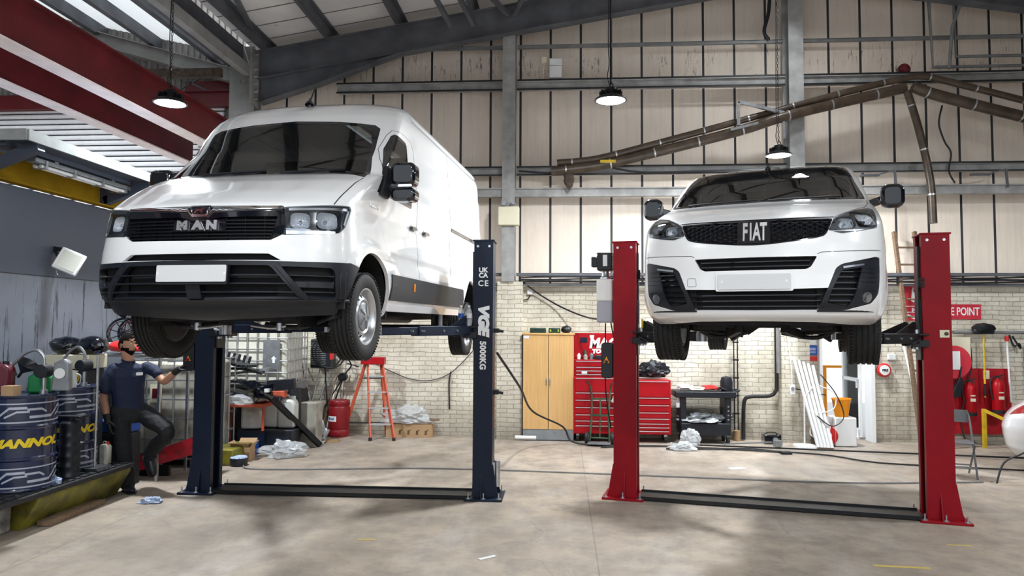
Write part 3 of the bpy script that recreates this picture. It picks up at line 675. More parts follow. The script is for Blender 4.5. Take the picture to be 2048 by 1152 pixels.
def fiat_disp(a, y, z):
    d = -.010*(sstep(z, 1.16, 1.18)-sstep(z, 1.2, 1.26))*sstep(a, 1.15, 1.25)
    for yc in (.92, 4.2): rr = np.hypot(y-yc, z-.35); d = d+.012*(1-sstep(rr, .46, .52))*sstep(a, .95, 1.1)*(z < .9)
    return d
def circ(yc, zc, r, a0, a1, n=16): return [(yc+r*math.cos(R(a0+(a1-a0)*i/n)), zc+r*math.sin(R(a0+(a1-a0)*i/n))) for i in range(n+1)]
def ugrid(L1): 
    a = list(np.arange(0, .9, .05))+list(np.arange(.9, L1+.05, .028))+list(np.arange(L1+.06, L1+.95, .05))+[L1+.955, L1+.965, L1+.975, L1+.985, L1+.993]
    return sorted(set([-x for x in a]+a))
def reflector(S, t, u, z, w, h, dep, name='reflector'):
    """chrome bowl with a bulb set behind the lens"""
    T = on(S, u, z, -.012); b = MB(); n = 24; rings = 6
    for i in range(rings+1):
        k = i/rings
        for j in range(n):
            a = 2*PI*j/n; c, s = math.cos(a), math.sin(a); q = (abs(c)**4+abs(s)**4)**-.25 if i == rings else (abs(c)**3+abs(s)**3)**(-1/3)
            b.v.append(tuple(T @ Vector((w/2*k*c*q, h/2*k*s*q, -dep*(1-k*k)))))
    for i in range(rings):
        for j in range(n): a = i*n+j; c = i*n+(j+1) % n; b.f.append((a, c, c+n, a+n))
    o = b.build(name, 'reflector', t, ang=20)
    MB().cyl(T @ Vector((0, 0, -dep*.95)), T @ Vector((0, 0, -dep*.35)), .014, .010, n=10).build('bulb', 'lens', o)
    return o
def van_interior(t, y0, zf, zd, wd, seat_m='black_plastic', hy=1.75):
    """dashboard, steering wheel and seats behind the windscreen"""
    MB().prism([(y0, zd-.35), (y0, zd-.02), (y0+.25, zd), (y0+.55, zd-.08), (y0+.62, zd-.35)], wd*2, tl(-wd, 0, 0) @ TYZ).build('dashboard', 'black_plastic', t, .02)
    sw = MB(); c = Vector((.42, y0+.78, zd+.02)); ax = Vector((0, .45, .9)).normalized(); x = Vector((1, 0, 0)); y = ax.cross(x)
    ring = [c+(x*math.cos(2*PI*k/24)+y*math.sin(2*PI*k/24))*.19 for k in range(25)]
    sw.tube(ring, .016, 8, False); sw.bar(c-x*.18, c+x*.18, .03, .02); sw.cyl(c, c-ax*.3, .03)
    sw.build('steering_wheel', 'black_plastic', t)
    for x0 in (.45, -.2, -.62):
        b = MB(); w = .5 if x0 > 0 else .40
        b.prism(rrect(.5, .14, .05), w, tl(x0-w/2, hy+.05, zf) @ TYZ)
        b.prism([(hy+.25, zf), (hy+.40, zf), (hy+.52, zf+.62), (hy+.42, zf+.64)], w, tl(x0-w/2, 0, 0) @ TYZ)
        b.box((x0, hy+.5, zf+.72), (.26, .1, .18)); b.build('seat', seat_m, t, .02)
    MB().box((0, hy+.75, zf+.2), (wd*2, .03, 1.45)).build('bulkhead', 'black_metal', t)
mk('headlight_black', (.02, .024, .03), .2, coat=1)
mk('bezel_grey', (.16, .17, .18), .25, metal=.6, coat=1)
mk('amber', (.8, .25, .02), .3)
mk('mirror_glass', (.5, .52, .55), .05, metal=1)
def make_man():
    S = Surf(MT, 5.35, man_disp)
    t = thing('panel_van', 'large white high-roof panel van with black front bumper raised on the dark blue lift', 'van', (-2.606, 4.824, 1.652), R(-5))
    L1 = S.L1; E = L1+.998
    ws = [(0, 1.53), (.55, 1.52), (.85, 1.49), (.97, 1.463), (.93, 1.60), (.885, 1.72), (.868, 1.91), (.862, 2.05), (.80, 2.09), (.45, 2.13), (0, 2.155)]
    wsi = [(0, 1.548), (.55, 1.54), (.82, 1.515), (.90, 1.50), (.875, 1.62), (.835, 1.75), (.818, 1.91), (.805, 2.03), (.77, 2.062), (.45, 2.10), (0, 2.125)]
    WS = sym(ws); WSI = sym(wsi)
    hl = rounded([(.61, 1.108), (1.034, 1.152), (1.105, 1.156), (1.135, 1.134), (1.10, 1.07), (1.055, .985), (1.0, .939), (.916, .922), (.604, .903), (.625, .962)], .012)
    hood = sym([(0, 1.127), (.62, 1.125), (.948, 1.15), (.955, 1.2), (.962, 1.29), (.962, 1.383), (.968, 1.455), (.85, 1.483), (.55, 1.513), (0, 1.522)])
    gr = sym([(0, .862), (.53, .866), (.606, .906), (.627, .962), (.616, 1.10), (.606, 1.116), (0, 1.122)])
    slot = sym([(0, .722), (.60, .722), (.52, .768), (0, .770)])
    cen = sym([(0, .45), (.735, .457), (.545, .668), (.52, .684), (0, .686)])
    sid = rounded([(.60, .678), (.94, .674), (.968, .645), (.985, .464), (.80, .459)], .02)
    archf = [(S.uy(y, z), z) for y, z in circ(.83, .40, .44, -12, 192, 30)]      # from rear bottom over the top to the front bottom
    archr = [(S.uy(y, z), z) for y, z in circ(4.5, .40, .44, -5, 185, 30)]
    bump = [(0, .722), (.5, .716), (.72, .712), (1.0, .718), (1.09, .722)]+[p for p in archf if p[1] < .722 and p[0] < S.uy(.8, .5)]+[(1.10, .33), (.96, .345), (.74, .335), (.5, .32), (0, .30)]
    BUMP = sym(bump)
    win = S.yz([(1.52, 1.977), (1.56, 2.0), (1.80, 1.985), (1.84, 1.96), (1.955, 1.40), (1.93, 1.375), (1.0, 1.37), (1.21, 1.64)])
    wini = S.yz([(1.55, 1.95), (1.58, 1.965), (1.78, 1.955), (1.82, 1.93), (1.915, 1.41), (1.9, 1.40), (1.10, 1.395), (1.26, 1.63)])
    door = S.yz([(1.02, 1.36), (1.25, 1.70), (1.50, 1.98), (1.57, 2.04), (1.82, 2.05), (1.98, 2.03), (2.06, 1.95), (2.14, 1.45), (2.145, .72), (1.42, .72), (1.26, .86), (1.12, 1.05)])
    mould = S.yz([(1.30, .705), (4.02, .705), (4.03, .48), (1.27, .48)])
    sill = .385
    body = [(0, 2.5195), (E, 2.5195)]+[(E, z) for z in (2.0, 1.2, .55)]+[(S.uy(4.95, .45), .45)]+archr+[(S.uy(4.0, sill), sill)]+[(S.uy(1.28, sill), sill)]+archf+[(1.10, .33), (.96, .345), (.74, .335), (.5, .32), (0, .30)]
    BODY = sym(body); reg = [('glass', WSI, 'windscreen', 'glass_dark', 0, 0), ('frit', WS, 'windscreen_surround', 'gloss_black', 0, .004)]
    reg += [('hlR', hl, 'headlight', 'lens', .004, 0), ('hlL', mir(hl), 'headlight', 'lens', .004, 0), ('hood', hood, 'bonnet', 'van_white', .0, .02), ('gr', gr, None, 0, 0, 0), ('slot', slot, None, 0, 0, 0), ('cen', cen, None, 0, 0, 0), ('sR', sid, None, 0, 0, 0), ('sL', mir(sid), None, 0, 0, 0)]
    for s, k in ((1, 'R'), (-1, 'L')):
        f = (lambda p: p) if s == 1 else mir
        reg += [('wini'+k, f(wini), 'side_window', 'glass_dark', 0, 0, 'door'+k), ('win'+k, f(win), 'window_surround', 'gloss_black', .001, .004, 'door'+k)]
    for s, k in ((1, 'R'), (-1, 'L')):
        f = (lambda p: p) if s == 1 else mir
        reg += [('mould'+k, f(mould), 'side_moulding', 'black_plastic', .012, .02), ('door'+k, f(door), 'door', 'van_white', 0.0005, .02)]
    reg += [('bump', BUMP, 'front_bumper', 'black_plastic', .006, .045), ('body', BODY, 'body_shell', 'van_white', 0, .03)]
    zs = list(np.arange(.3, 2.2, .045))+list(np.arange(2.2, 2.42, .02))+[2.43, 2.44, 2.45, 2.46, 2.47, 2.48, 2.49, 2.495, 2.5, 2.505, 2.51, 2.513, 2.516]
    o = skins(S, reg, ugrid(L1), zs, t)
    for k in ('doorR', 'doorL'):          # glazing belongs to its door
        for kk in ('wini', 'win'): o[kk+k[-1]].parent = o[k]
    # back wall
    b = MB(); zz = list(np.linspace(.5, 2.5, 30)); P = S.raw(np.full(30, E), np.array(zz))
    for i in range(30): b.v += [tuple(P[i]), (-P[i][0], P[i][1], P[i][2])]
    for i in range(29): b.f.append((2*i, 2*i+1, 2*i+3, 2*i+2))
    b.build('rear_door', 'van_white', t)
    # recesses: dark backing and slats
    b = MB()
    for (u0, u1, z0, z1, d) in ((-.66, .66, .86, 1.125, .07), (-.62, .62, .71, .78, .06), (-.78, .78, .44, .70, .07), (.58, 1.0, .445, .69, .05), (-1.0, -.58, .445, .69, .05)):
        ribbon(b, S, u0, u1, (z0+z1)/2, z1-z0, .004, -d)
    b.build('grille_backing', 'dark_void', t)
    b = MB()
    for z, uu in ((.498, .705), (.557, .652), (.616, .60)): ribbon(b, S, -uu, uu, z, .012, .045, .002)
    b.build('lower_grille', 'black_plastic', t, .003)
    b = MB(); ribbon(b, S, -.60, .60, .56, .006, .05, -.02)
    b.build('grille_mesh', 'black_plastic', t)
    for s in (1, -1):
        b = MB()
        for z, a, w in ((.615, .665, .962), (.500, .762, .972)): ribbon(b, S, s*a, s*w, z, .011, .04, .0)
        ribbon(b, S, s*.70, s*.968, .552, .045, .04, -.004); b.build('side_grille', 'black_plastic', t, .003)
        T = on(S, s*.79, .555, -.003); MB().cyl(T @ Vector((0, 0, 0)), T @ Vector((0, 0, .006)), .016).build('parking_sensor', 'gloss_black', t)
        strip_on(b := MB(), S, [(s*.575, .69), (s*.78, .452)], .035, .012, .02).build('bumper_strut', 'black_plastic', t, .004)
        strip_on(b := MB(), S, [(s*1.03, .66), (s*1.035, .46)], .05, .012, .012).build('bumper_corner_trim', 'black_plastic', t, .004)
    strip_on(b := MB(), S, [(-1.1, .448), (-.8, .447), (0, .447), (.8, .447), (1.1, .448)], .016, .014, .02).build('bumper_lip', 'black_plastic', t, .003)
    # upper grille
    b = MB()
    for z in (.885, .91, .935, .96, .985, 1.01): ribbon(b, S, -.60, .60, z, .010, .03, -.012)
    for u in np.arange(-.5, .51, .14): ribbon(b, S, u-.002, u+.002, .95, .16, .02, -.02, n=1)
    b.build('upper_grille', 'grille_black', t)
    g = skins(S, [('a', sym([(0, 1.018), (.06, 1.018), (.16, 1.035), (.615, 1.04), (.60, 1.105), (0, 1.11)]), 'grille_panel', 'gloss_black', -.004, .02), ('b', sym([(0, .935), (.2, .935), (.2, 1.02), (0, 1.02)]), 'badge_panel', 'gloss_black', -.006, .02), ('e', [(.52, .87), (.605, .908), (.625, .962), (.618, 1.05), (.575, 1.05), (.55, .95)], 'grille_end', 'gloss_black', 0, .02)], np.arange(-.6, .6, .05), np.arange(.86, 1.12, .02), t)
    cb = sym([(0, 1.036), (.055, 1.036), (.092, 1.074), (.30, 1.082), (.60, 1.093), (.60, 1.112), (.30, 1.106), (.105, 1.100), (.062, 1.05), (0, 1.048)])
    g = skins(S, [('c', cb, 'chrome_trim', 'chrome', .010, .02), ('d', rounded(sym([(0, 1.052), (.052, 1.052), (.074, 1.110), (0, 1.110)]), .008), 'emblem', 'gloss_black', .008, .02)], np.arange(-.6, .61, .05), np.arange(1.0, 1.12, .01), t)
    fr = skins(S, [('h', rounded(sym([(0, 1.054), (.048, 1.054), (.070, 1.107), (0, 1.107)]), .008), None, 0, 0, 0), ('i', rounded(sym([(0, 1.046), (.055, 1.046), (.082, 1.114), (0, 1.114)]), .008), 'emblem_rim', 'chrome', .013, .012)], np.arange(-.1, .11, .03), np.arange(1.04, 1.12, .01), t)
    T = on(S, 0, 1.081, .012)      # small striding animal badge, plain stand-in shape
    lion = [(-.042, -.018), (-.030, -.018), (-.020, -.004), (.004, -.004), (.014, -.018), (.024, -.018), (.020, -.002), (.030, .008), (.042, .014), (.040, .022), (.028, .022), (.016, .012), (-.010, .010), (-.028, .006)]
    MB().prism(lion, .004, T).build('emblem_figure', 'chrome', g['d'])
    for ch, u in (('M', -.118), ('A', 0.0), ('N', .108)):
        text('letter', ch, .058, on(S, u-.006, .972, .004), 'satin_chrome', t, bold=.006, xs=1.25, depth=.014)
    # headlight innards
    for s in (1, -1):
        par = o['hlR' if s == 1 else 'hlL']
        f = (lambda p: p) if s == 1 else mir
        sh = dens(hl, .05); 
        skins(S, [('r1', f(rounded([(.655, .955), (.79, .955), (.79, 1.075), (.665, 1.07)], .02)), None, 0, 0, 0), ('r2', f(rounded([(.835, .958), (.975, .96), (1.0, 1.02), (.985, 1.09), (.835, 1.085)], .02)), None, 0, 0, 0), ('bz', f(hl), 'headlight_bezel', 'headlight_black', -.014, .06, par)], np.arange(-1.2, 1.2, .05), np.arange(.9, 1.16, .03), t)
        reflector(S, par, s*.725, 1.012, .135, .118, .055); reflector(S, par, s*.912, 1.022, .155, .125, .055)
        strip_on(b := MB(), S, [(s*.645, 1.093), (s*1.09, 1.125)], .02, -.004, .01).build('light_guide', 'satin_chrome', par)
        strip_on(b := MB(), S, [(s*1.10, 1.12), (s*1.055, 1.0)], .02, -.006, .01).build('light_guide', 'satin_chrome', par)
        strip_on(b := MB(), S, [(s*.63, .925), (s*.97, .935)], .026, -.004, .012).build('indicator_strip', 'satin_chrome', par)
        strip_on(b := MB(), S, [(s*.63, .947), (s*.85, .948)], .008, -.003, .012).build('light_guide', 'chrome', par)
        b = MB(); ribbon(b, S, s*.6, s*1.12, 1.03, .25, .004, -.085); b.build('headlight_backing', 'headlight_black', par)
    # number plate, tow cover
    MB().prism(rrect(.55, .145, .012), .03, on(S, 0, .618, .008)).build('plate_holder', 'black_plastic', t)
    p = MB().prism(rrect(.535, .118, .010), .006, on(S, 0, .622, .040)).build('number_plate', 'plate', t)
    for s in (-1, 1):
        T = on(S, s*.245, .622, .046); MB().cyl(T @ Vector((0, 0, 0)), T @ Vector((0, 0, .005)), .009).build('plate_screw', 'white_plastic', p)
    MB().prism(rrect(.11, .10, .006), .05, on(S, -.01, .50, -.04)).build('radar_cover', 'black_plastic', t)
    # seams
    b = MB()
    for s in (1, -1):
        strip_on(b, S, [(s*u, z) for u, z in ((.97, 1.455), (.962, 1.383), (.964, 1.29), (.957, 1.2), (.95, 1.15))], .007)
        d = S.yz([(1.02, 1.36), (1.25, 1.70), (1.50, 1.98), (1.57, 2.04), (1.82, 2.05), (1.98, 2.03), (2.06, 1.95), (2.14, 1.45), (2.145, .72)], s, .05, False); strip_on(b, S, d, .005)
        strip_on(b, S, [(S.uy(3.47, z, s), z) for z in np.linspace(.75, 2.25, 20)], .005)
        strip_on(b, S, [(S.uy(y, 2.27, s), 2.27) for y in np.linspace(2.1, 5.0, 20)], .004)
    b.build('panel_gaps', 'cable_black', t)
    # door furniture
    for s in (1, -1):
        d = o['doorR' if s > 0 else 'doorL']
        for yy, par in ((2.02, d), (2.45, t)):
            T = on(S, S.uy(yy, 1.195, s), 1.195, .0)
            h = MB().prism(rrect(.10, .045, .02), .022, T @ tl(0, .02, -.004)).build('handle_cup', 'van_white', par)
            MB().prism(rrect(.155, .032, .014), .03, T @ tl(0, 0, .008)).build('door_handle', 'gloss_black', par)
        b = MB(); u0, u1 = S.uy(3.52, 1.385, s), S.uy(5.0, 1.385, s); ribbon(b, S, u0, u1, 1.385, .035, .02, .008); r_ = b.build('sliding_door_rail', 'gloss_black', t)
        b = MB(); ribbon(b, S, u0, u1, 1.40, .008, .02, .012); b.build('rail_edge', 'chrome', r_)
        T = on(S, S.uy(1.95, .62, s), .62, .012); MB().prism(rrect(.035, .075, .01), .008, T).build('side_marker', 'amber', o['mouldR' if s > 0 else 'mouldL'])
        text('lettering', 'TGE 3.140', .034, on(S, S.uy(.96, 1.245, s), 1.245, .002), 'satin_chrome', t, bold=.002, xs=1.1, depth=.004)
        # mirror: black foot, arm, upper and lower shell, indicator
        m = bpy.data.objects.new('wing_mirror', None); COL.objects.link(m); m.parent = d
        foot = [(1.03, 1.35), (1.22, 1.345), (1.30, 1.40), (1.30, 1.58), (1.26, 1.64), (1.20, 1.63)]
        MB().prism(foot, .05, (tl(.965, 0, 0) @ TYZ) if s > 0 else (tl(-.965, 0, 0) @ TNX @ Matrix.Diagonal((-1, 1, 1, 1)))).build('mirror_foot', 'black_plastic', m, .01)
        MB().prism(rrect(.19, .065, .02), .17, tl(s*1.085, 0, 0) @ tl(-.085, 1.30, 1.455) @ TYZ).build('mirror_arm', 'black_plastic', m, .01)
        MB().prism(rrect(.215, .20, .05), .17, tl(s*1.14, 1.36, 1.56) @ TXZ @ tl(0, 0, 0)).build('mirror_upper_shell', 'gloss_black', m, .03)
        MB().prism(rrect(.215, .115, .045), .16, tl(s*1.14, 1.36, 1.385) @ TXZ).build('mirror_lower_shell', 'gloss_black', m, .025)
        MB().prism(rrect(.12, .026, .01), .02, tl(s*1.165, 1.20, 1.455) @ TXZ).build('indicator', 'lens', m)
        MB().prism(rrect(.12, .02, .008), .01, tl(s*1.165, 1.195, 1.455) @ TXZ).build('indicator_reflector', 'satin_chrome', m)
        MB().box((s*1.14, 1.37, 1.56), (.17, .01, .15)).build('mirror_glass', 'mirror_glass', m)
    # aerial, wipers
    a = MB(); a.lathe([(.045, 0), (.04, .02), (.012, .06), (.008, .08)], (0, 1.80, 2.385), (0, .25, 1), 14); a.tube([(0, 1.82, 2.44), (0, 1.92, 2.60)], .007, 8); a.build('aerial', 'gloss_black', t)
    for u0 in (-.55, .15):
        strip_on(b := MB(), S, [(u0, 1.535), (u0+.55, 1.56)], .02, .02, .015).build('wiper', 'black_plastic', t)
    van_interior(t, 1.05, 1.12, 1.50, .88, hy=1.9)
    # wheels and underside
    for s in (1, -1):
        wheel(t, .893 if s > 0 else -.765, .83, .335, s, .350, .185)
        wheel(t, s*.885, 4.5, .22, s, .345, .19)
        b = MB()
        for yc in (.83, 4.5):
            c = [(yc+.46*math.cos(R(a)), .40+.46*math.sin(R(a))) for a in range(-10, 191, 12)]
            for i in range(len(c)-1): b.bar((s*.80, c[i][0], c[i][1]), (s*.80, c[i+1][0], c[i+1][1]), .36, .012, up=(0, c[i][0]-yc, c[i][1]-.4))
            b.box((s*.62, yc, .55), (.02, .9, .6))
        b.build('wheel_arch_liner', 'dark_void', t)
        b = MB()
        b.bar((s*.75, .83, .33), (s*.3, .83, .30), .08, .05).bar((s*.75, .83, .30), (s*.35, 1.15, .28), .05, .05).cyl((s*.68, .86, .3), (s*.66, .9, .75), .03).bar((s*.3, 1.2, .36), (s*.42, 4.9, .40), .08, .12)
        b.tube(smoothpath([(s*.72, .72, .33), (s*.5, .66, .25), (s*.2, .68, .27)]), .02, 8); b.build('suspension_arm', 'underbody', t)
    b = MB(); b.box((0, 2.9, .52), (1.7, 4.4, .10)).box((0, .75, .40), (.9, .7, .16)).box((0, .45, .33), (1.2, .12, .08)).box((0, 1.9, .42), (.35, 1.6, .14)).cyl((-.7, 4.5, .22), (.7, 4.5, .22), .05).cyl((.35, 1.6, .36), (.35, 3.9, .36), .07, n=14).box((-.3, 2.8, .38), (.7, .9, .22))
    b.box((0, .9, .6), (1.1, .9, .5)); b.build('underbody', 'underbody', t)
    b = MB()
    for s in (1, -1): b.cyl((s*.35, .62, .28), (s*.35, .62, .22), .03).tube(smoothpath([(s*.4, .62, .26), (s*.3, .6, .24), (s*.12, .6, .26)]), .012)
    b.build('towing_eye', 'zinc', t)
    return t
make_man()
def make_fiat():
    S = Surf(FT, 4.9, fiat_disp)
    t = thing('panel_van', 'smaller white panel van with honeycomb grille raised on the red lift', 'van', (1.478, 5.623, 1.707), R(-19.2))
    L1 = S.L1; E = L1+.998
    ws = [(0, 1.362), (.4, 1.358), (.72, 1.350), (.97, 1.362), (1.02, 1.372), (.985, 1.48), (.955, 1.60), (.955, 1.72), (.955, 1.825), (.85, 1.845), (.5, 1.855), (0, 1.860)]
    wsi = [(0, 1.378), (.4, 1.376), (.72, 1.375), (.93, 1.392), (.925, 1.48), (.895, 1.60), (.885, 1.72), (.875, 1.80), (.83, 1.82), (.5, 1.835), (0, 1.842)]
    hl = rounded([(.606, 1.050), (.70, 1.10), (.80, 1.147), (.93, 1.178), (.99, 1.165), (1.0, 1.12), (.985, 1.04), (.975, .980), (.79, .944), (.66, .925), (.56, .951)], .015)
    hood = sym([(0, 1.066), (.61, 1.062), (.70, 1.11), (.80, 1.158), (.90, 1.19), (.99, 1.27), (1.03, 1.345), (.97, 1.352), (.72, 1.343), (.4, 1.351), (0, 1.355)])
    gr = rounded(sym([(0, .850), (.12, .854), (.35, .876), (.46, .892), (.53, .91), (.558, .950), (.60, 1.048), (0, 1.058)]), .02)
    up = rounded(sym([(0, .655), (.385, .655), (.425, .675), (.470, .754), (0, .757)]), .012)
    sid = rounded([(.545, .514), (.605, .665), (.650, .694), (.93, .752), (.985, .745), (.985, .60), (.965, .46), (.90, .392), (.705, .345), (.478, .338)], .02)
    low = sym([(0, .335), (.478, .338), (.545, .512), (0, .498)])
    af = [(S.uy(y, z), z) for y, z in circ(.92, .35, .40, -15, 195, 30)]; ar = [(S.uy(y, z), z) for y, z in circ(4.2, .35, .40, -5, 185, 30)]
    win = S.yz([(1.52, 1.36), (1.9, 1.72), (2.1, 1.74), (2.5, 1.74), (2.55, 1.28), (1.55, 1.27)]); 
    body = [(0, 1.9195), (E, 1.9195), (E, 1.2), (E, .5), (S.uy(4.65, .40), .40)]+ar+[(S.uy(3.8, .30), .30), (S.uy(1.32, .30), .30)]+af+[(S.uy(.50, .235), .235), (.8, .235), (.5, .255), (0, .26)]
    bumpz = sym([(0, .765), (.5, .782), (.98, .802)]+[p for p in af if p[1] < .80 and p[0] < S.uy(.9, .5)]+[(S.uy(.50, .235), .235), (.8, .235), (.5, .255), (0, .26)])
    reg = [('glass', sym(wsi), 'windscreen', 'glass_dark', 0, 0), ('frit', sym(ws), 'windscreen_surround', 'gloss_black', 0, .004),
           ('hlR', hl, 'headlight', 'lens', .004, 0), ('hlL', mir(hl), 'headlight', 'lens', .004, 0), ('hood', hood, 'bonnet', 'van_white', 0, .02),
           ('gr', gr, None, 0, 0, 0), ('up', up, None, 0, 0, 0), ('sR', sid, None, 0, 0, 0), ('sL', mir(sid), None, 0, 0, 0), ('low', low, None, 0, 0, 0),
           ('winR', win, 'side_window', 'glass_dark', 0, .0), ('winL', mir(win), 'side_window', 'glass_dark', 0, .0),
           ('bump', bumpz, 'front_bumper', 'van_white', .001, .03), ('body', sym(body), 'body_shell', 'van_white', 0, .03)]
    zs = list(np.arange(.24, 1.7, .04))+list(np.arange(1.7, 1.85, .02))+[1.855, 1.865, 1.875, 1.885, 1.89, 1.895, 1.9, 1.905, 1.91, 1.913, 1.916]
    o = skins(S, reg, ugrid(L1), zs, t)
    b = MB(); P = S.raw(np.full(30, E), np.linspace(.45, 1.9, 30))
    for i in range(30): b.v += [tuple(P[i]), (-P[i][0], P[i][1], P[i][2])]
    for i in range(29): b.f.append((2*i, 2*i+1, 2*i+3, 2*i+2))
    b.build('rear_door', 'van_white', t)
    # grille: backing and honeycomb of small cells
    b = MB()
    for (u0, u1, z0, z1, d) in ((-.62, .62, .84, 1.065, .06), (-.48, .48, .65, .76, .05), (-.56, .56, .33, .52, .06), (.47, 1.0, .33, .76, .05), (-1.0, -.47, .33, .76, .05)): ribbon(b, S, u0, u1, (z0+z1)/2, z1-z0, .004, -d)
    b.build('grille_backing', 'dark_void', t)
    b = MB(); row = 0; z = .872
    mk('honeycomb', (.02, .022, .028), .22, coat=.8)
    while z < 1.05:
        u = -.60+(row % 2)*.038
        while u < .60:
            if pip(u, z, gr) and abs(u) > .115:
                T = on(S, u, z, -.002); q = len(b.v); hexa = [(-.034, 0), (-.020, .015), (.020, .015), (.034, 0), (.020, -.015), (-.020, -.015)]
                for k, (x, y) in enumerate(hexa): b.v.append(tuple(T @ Vector((x, y, 0))))
                for k, (x, y) in enumerate(hexa): b.v.append(tuple(T @ Vector((x*.66, y*.55-.003, -.028))))
                for k in range(6): b.f.append((q+k, q+(k+1) % 6, q+6+(k+1) % 6, q+6+k))
                T2 = T @ tl(0, -.002, -.02); c = len(b.v)
                for k in range(6): b.v.append(tuple(T @ Vector((hexa[k][0]*1.12, hexa[k][1]*1.15, -.004))))
                for k in range(6): b.f.append((q+k, q+(k+1) % 6, c+(k+1) % 6, c+k))
            u += .076
        z += .0165; row += 1
    g = b.build('honeycomb_grille', 'honeycomb', t, ang=20)
    rim = skins(S, [('x', rounded(sym([(0, .860), (.12, .864), (.35, .886), (.455, .902), (.52, .92), (.545, .952), (.582, 1.036), (0, 1.046)]), .02), None, 0, 0, 0), ('y', gr, 'grille_rim', 'gloss_black', .002, .03)], np.arange(-.6, .61, .05), np.arange(.85, 1.06, .02), t)
    MB().prism(rrect(.245, .185, .01), .012, on(S, 0, .955, -.014)).build('badge_panel', 'gloss_black', t)
    for ch, u, xs in (('F', -.070, .66), ('I', -.026, .62), ('A', .020, .66), ('T', .072, .66)):
        text('letter', ch, .140, on(S, u+.004, .950, .006), 'satin_chrome', t, bold=.006, xs=xs*.62, depth=.014)
    def slats(name, u0, u1, zz, off, m='black_plastic', h=.010):
        b = MB()
        for z in zz: ribbon(b, S, u0, u1, z, h, .035, off)
        return b.build(name, m, t, .002)
    slats('upper_intake_slats', -.42, .42, (.685, .722), -.008, 'gloss_black')
    slats('lower_intake_slats', -.50, .50, (.375, .417, .46), -.006, 'gloss_black')
    for s in (1, -1):
        f = (lambda p: p) if s == 1 else mir
        inn = [(.81, .668), (.65, .646), (.575, .50), (.548, .396), (.705, .366), (.745, .434)]
        skins(S, [('in', f(rounded(inn, .012)), None, 0, 0, 0), ('fr', f(rounded([(.545, .514), (.605, .665), (.650, .694), (.93, .752), (.985, .745), (.985, .60), (.965, .46), (.90, .392), (.705, .345), (.478, .338)], .02)), 'side_intake', 'black_plastic', -.006, .03)], np.arange(-1.1, 1.1, .05), np.arange(.33, .76, .03), t)
        b = MB()
        for k, z in enumerate((.415, .46, .505, .55, .595, .635)): ribbon(b, S, s*(.56+.1*max(0, z-.42)*1.6), s*(.725+.09*(k/5)), z, .008, .03, -.010, n=4)
        b.build('side_intake_slats', 'gloss_black', t)
        b = MB()
        for k in range(4): ribbon(b, S, s*.80, s*.93, .56+.035*k, .004, .004, -.002, n=4)
        b.build('trim_ribs', 'black_plastic', t)
        strip_on(b := MB(), S, [(s*.655, .668), (s*.83, .692)], .020, .004, .014).build('daytime_light', 'lens', t)
        strip_on(b := MB(), S, [(s*.66, .668), (s*.825, .691)], .014, -.001, .006).build('daytime_light_reflector', 'satin_chrome', t)
        T = on(S, s*.855, .440, -.004); fo = MB().cyl(T @ Vector((0, 0, -.02)), T @ Vector((0, 0, .004)), .040, n=28).build('fog_light', 'satin_chrome', t)
        MB().lathe([(.036, .005), (.03, .010), (.001, .013)], T @ Vector((0, 0, 0)), (T.to_3x3() @ Vector((0, 0, 1)))).build('fog_lens', 'lens', fo)
        par = o['hlR' if s == 1 else 'hlL']
        skins(S, [('r1', f(rounded([(.63, .975), (.755, .975), (.74, 1.05), (.66, 1.05)], .02)), None, 0, 0, 0), ('r2', f(rounded([(.80, .985), (.90, .99), (.955, 1.05), (.94, 1.12), (.80, 1.10), (.775, 1.07)], .02)), None, 0, 0, 0), ('bz', f(hl), 'headlight_bezel', 'bezel_grey', -.014, .05, par)], np.arange(-1.2, 1.2, .05), np.arange(.9, 1.2, .03), t)
        reflector(S, par, s*.695, 1.01, .115, .085, .05); reflector(S, par, s*.87, 1.05, .15, .125, .05)
        strip_on(b := MB(), S, [(s*.62, .962), (s*.76, .962), (s*.768, 1.0), (s*.735, 1.065), (s*.63, 1.062)], .011, -.002, .01).build('light_guide', 'chrome', par)
        b = MB(); ribbon(b, S, s*.58, s*.98, .985, .10, .004, -.075); ribbon(b, S, s*.78, s*.98, 1.06, .10, .004, -.085); b.build('headlight_backing', 'headlight_black', par)
        strip_on(b := MB(), S, [(s*.57, .946), (s*.79, .955), (s*.97, .985)], .010, -.002, .01).build('indicator_strip', 'satin_chrome', par)
        # mirrors
        m = bpy.data.objects.new('wing_mirror', None); COL.objects.link(m); m.parent = t
        MB().bar((s*.90, 1.60, 1.36), (s*1.03, 1.55, 1.40), .06, .07).build('mirror_arm', 'gloss_black', m, .01)
        sh = MB(); shp = rrect(.20, .22, .07, 6)
        sh.prism(shp, .12, tl(s*1.10, 1.60, 1.42) @ TXZ).build('mirror_shell', 'gloss_black', m, .035)
        MB().box((s*1.10, 1.605, 1.42), (.165, .01, .17)).build('mirror_glass', 'mirror_glass', m)
        wheel(t, s*.80, .92, .235, s, .335, .235, .205, steer=R(0)); wheel(t, s*.80, 4.2, .225, s, .330, .215, .205)
        b = MB()
        for yc in (.92, 4.2):
            c = [(yc+.41*math.cos(R(a)), .35+.41*math.sin(R(a))) for a in range(-10, 191, 12)]
            for i in range(len(c)-1): b.bar((s*.76, c[i][0], c[i][1]), (s*.76, c[i+1][0], c[i+1][1]), .34, .012, up=(0, c[i][0]-yc, c[i][1]-.35))
            b.box((s*.60, yc, .48), (.02, .8, .5))
        b.build('wheel_arch_liner', 'dark_void', t)
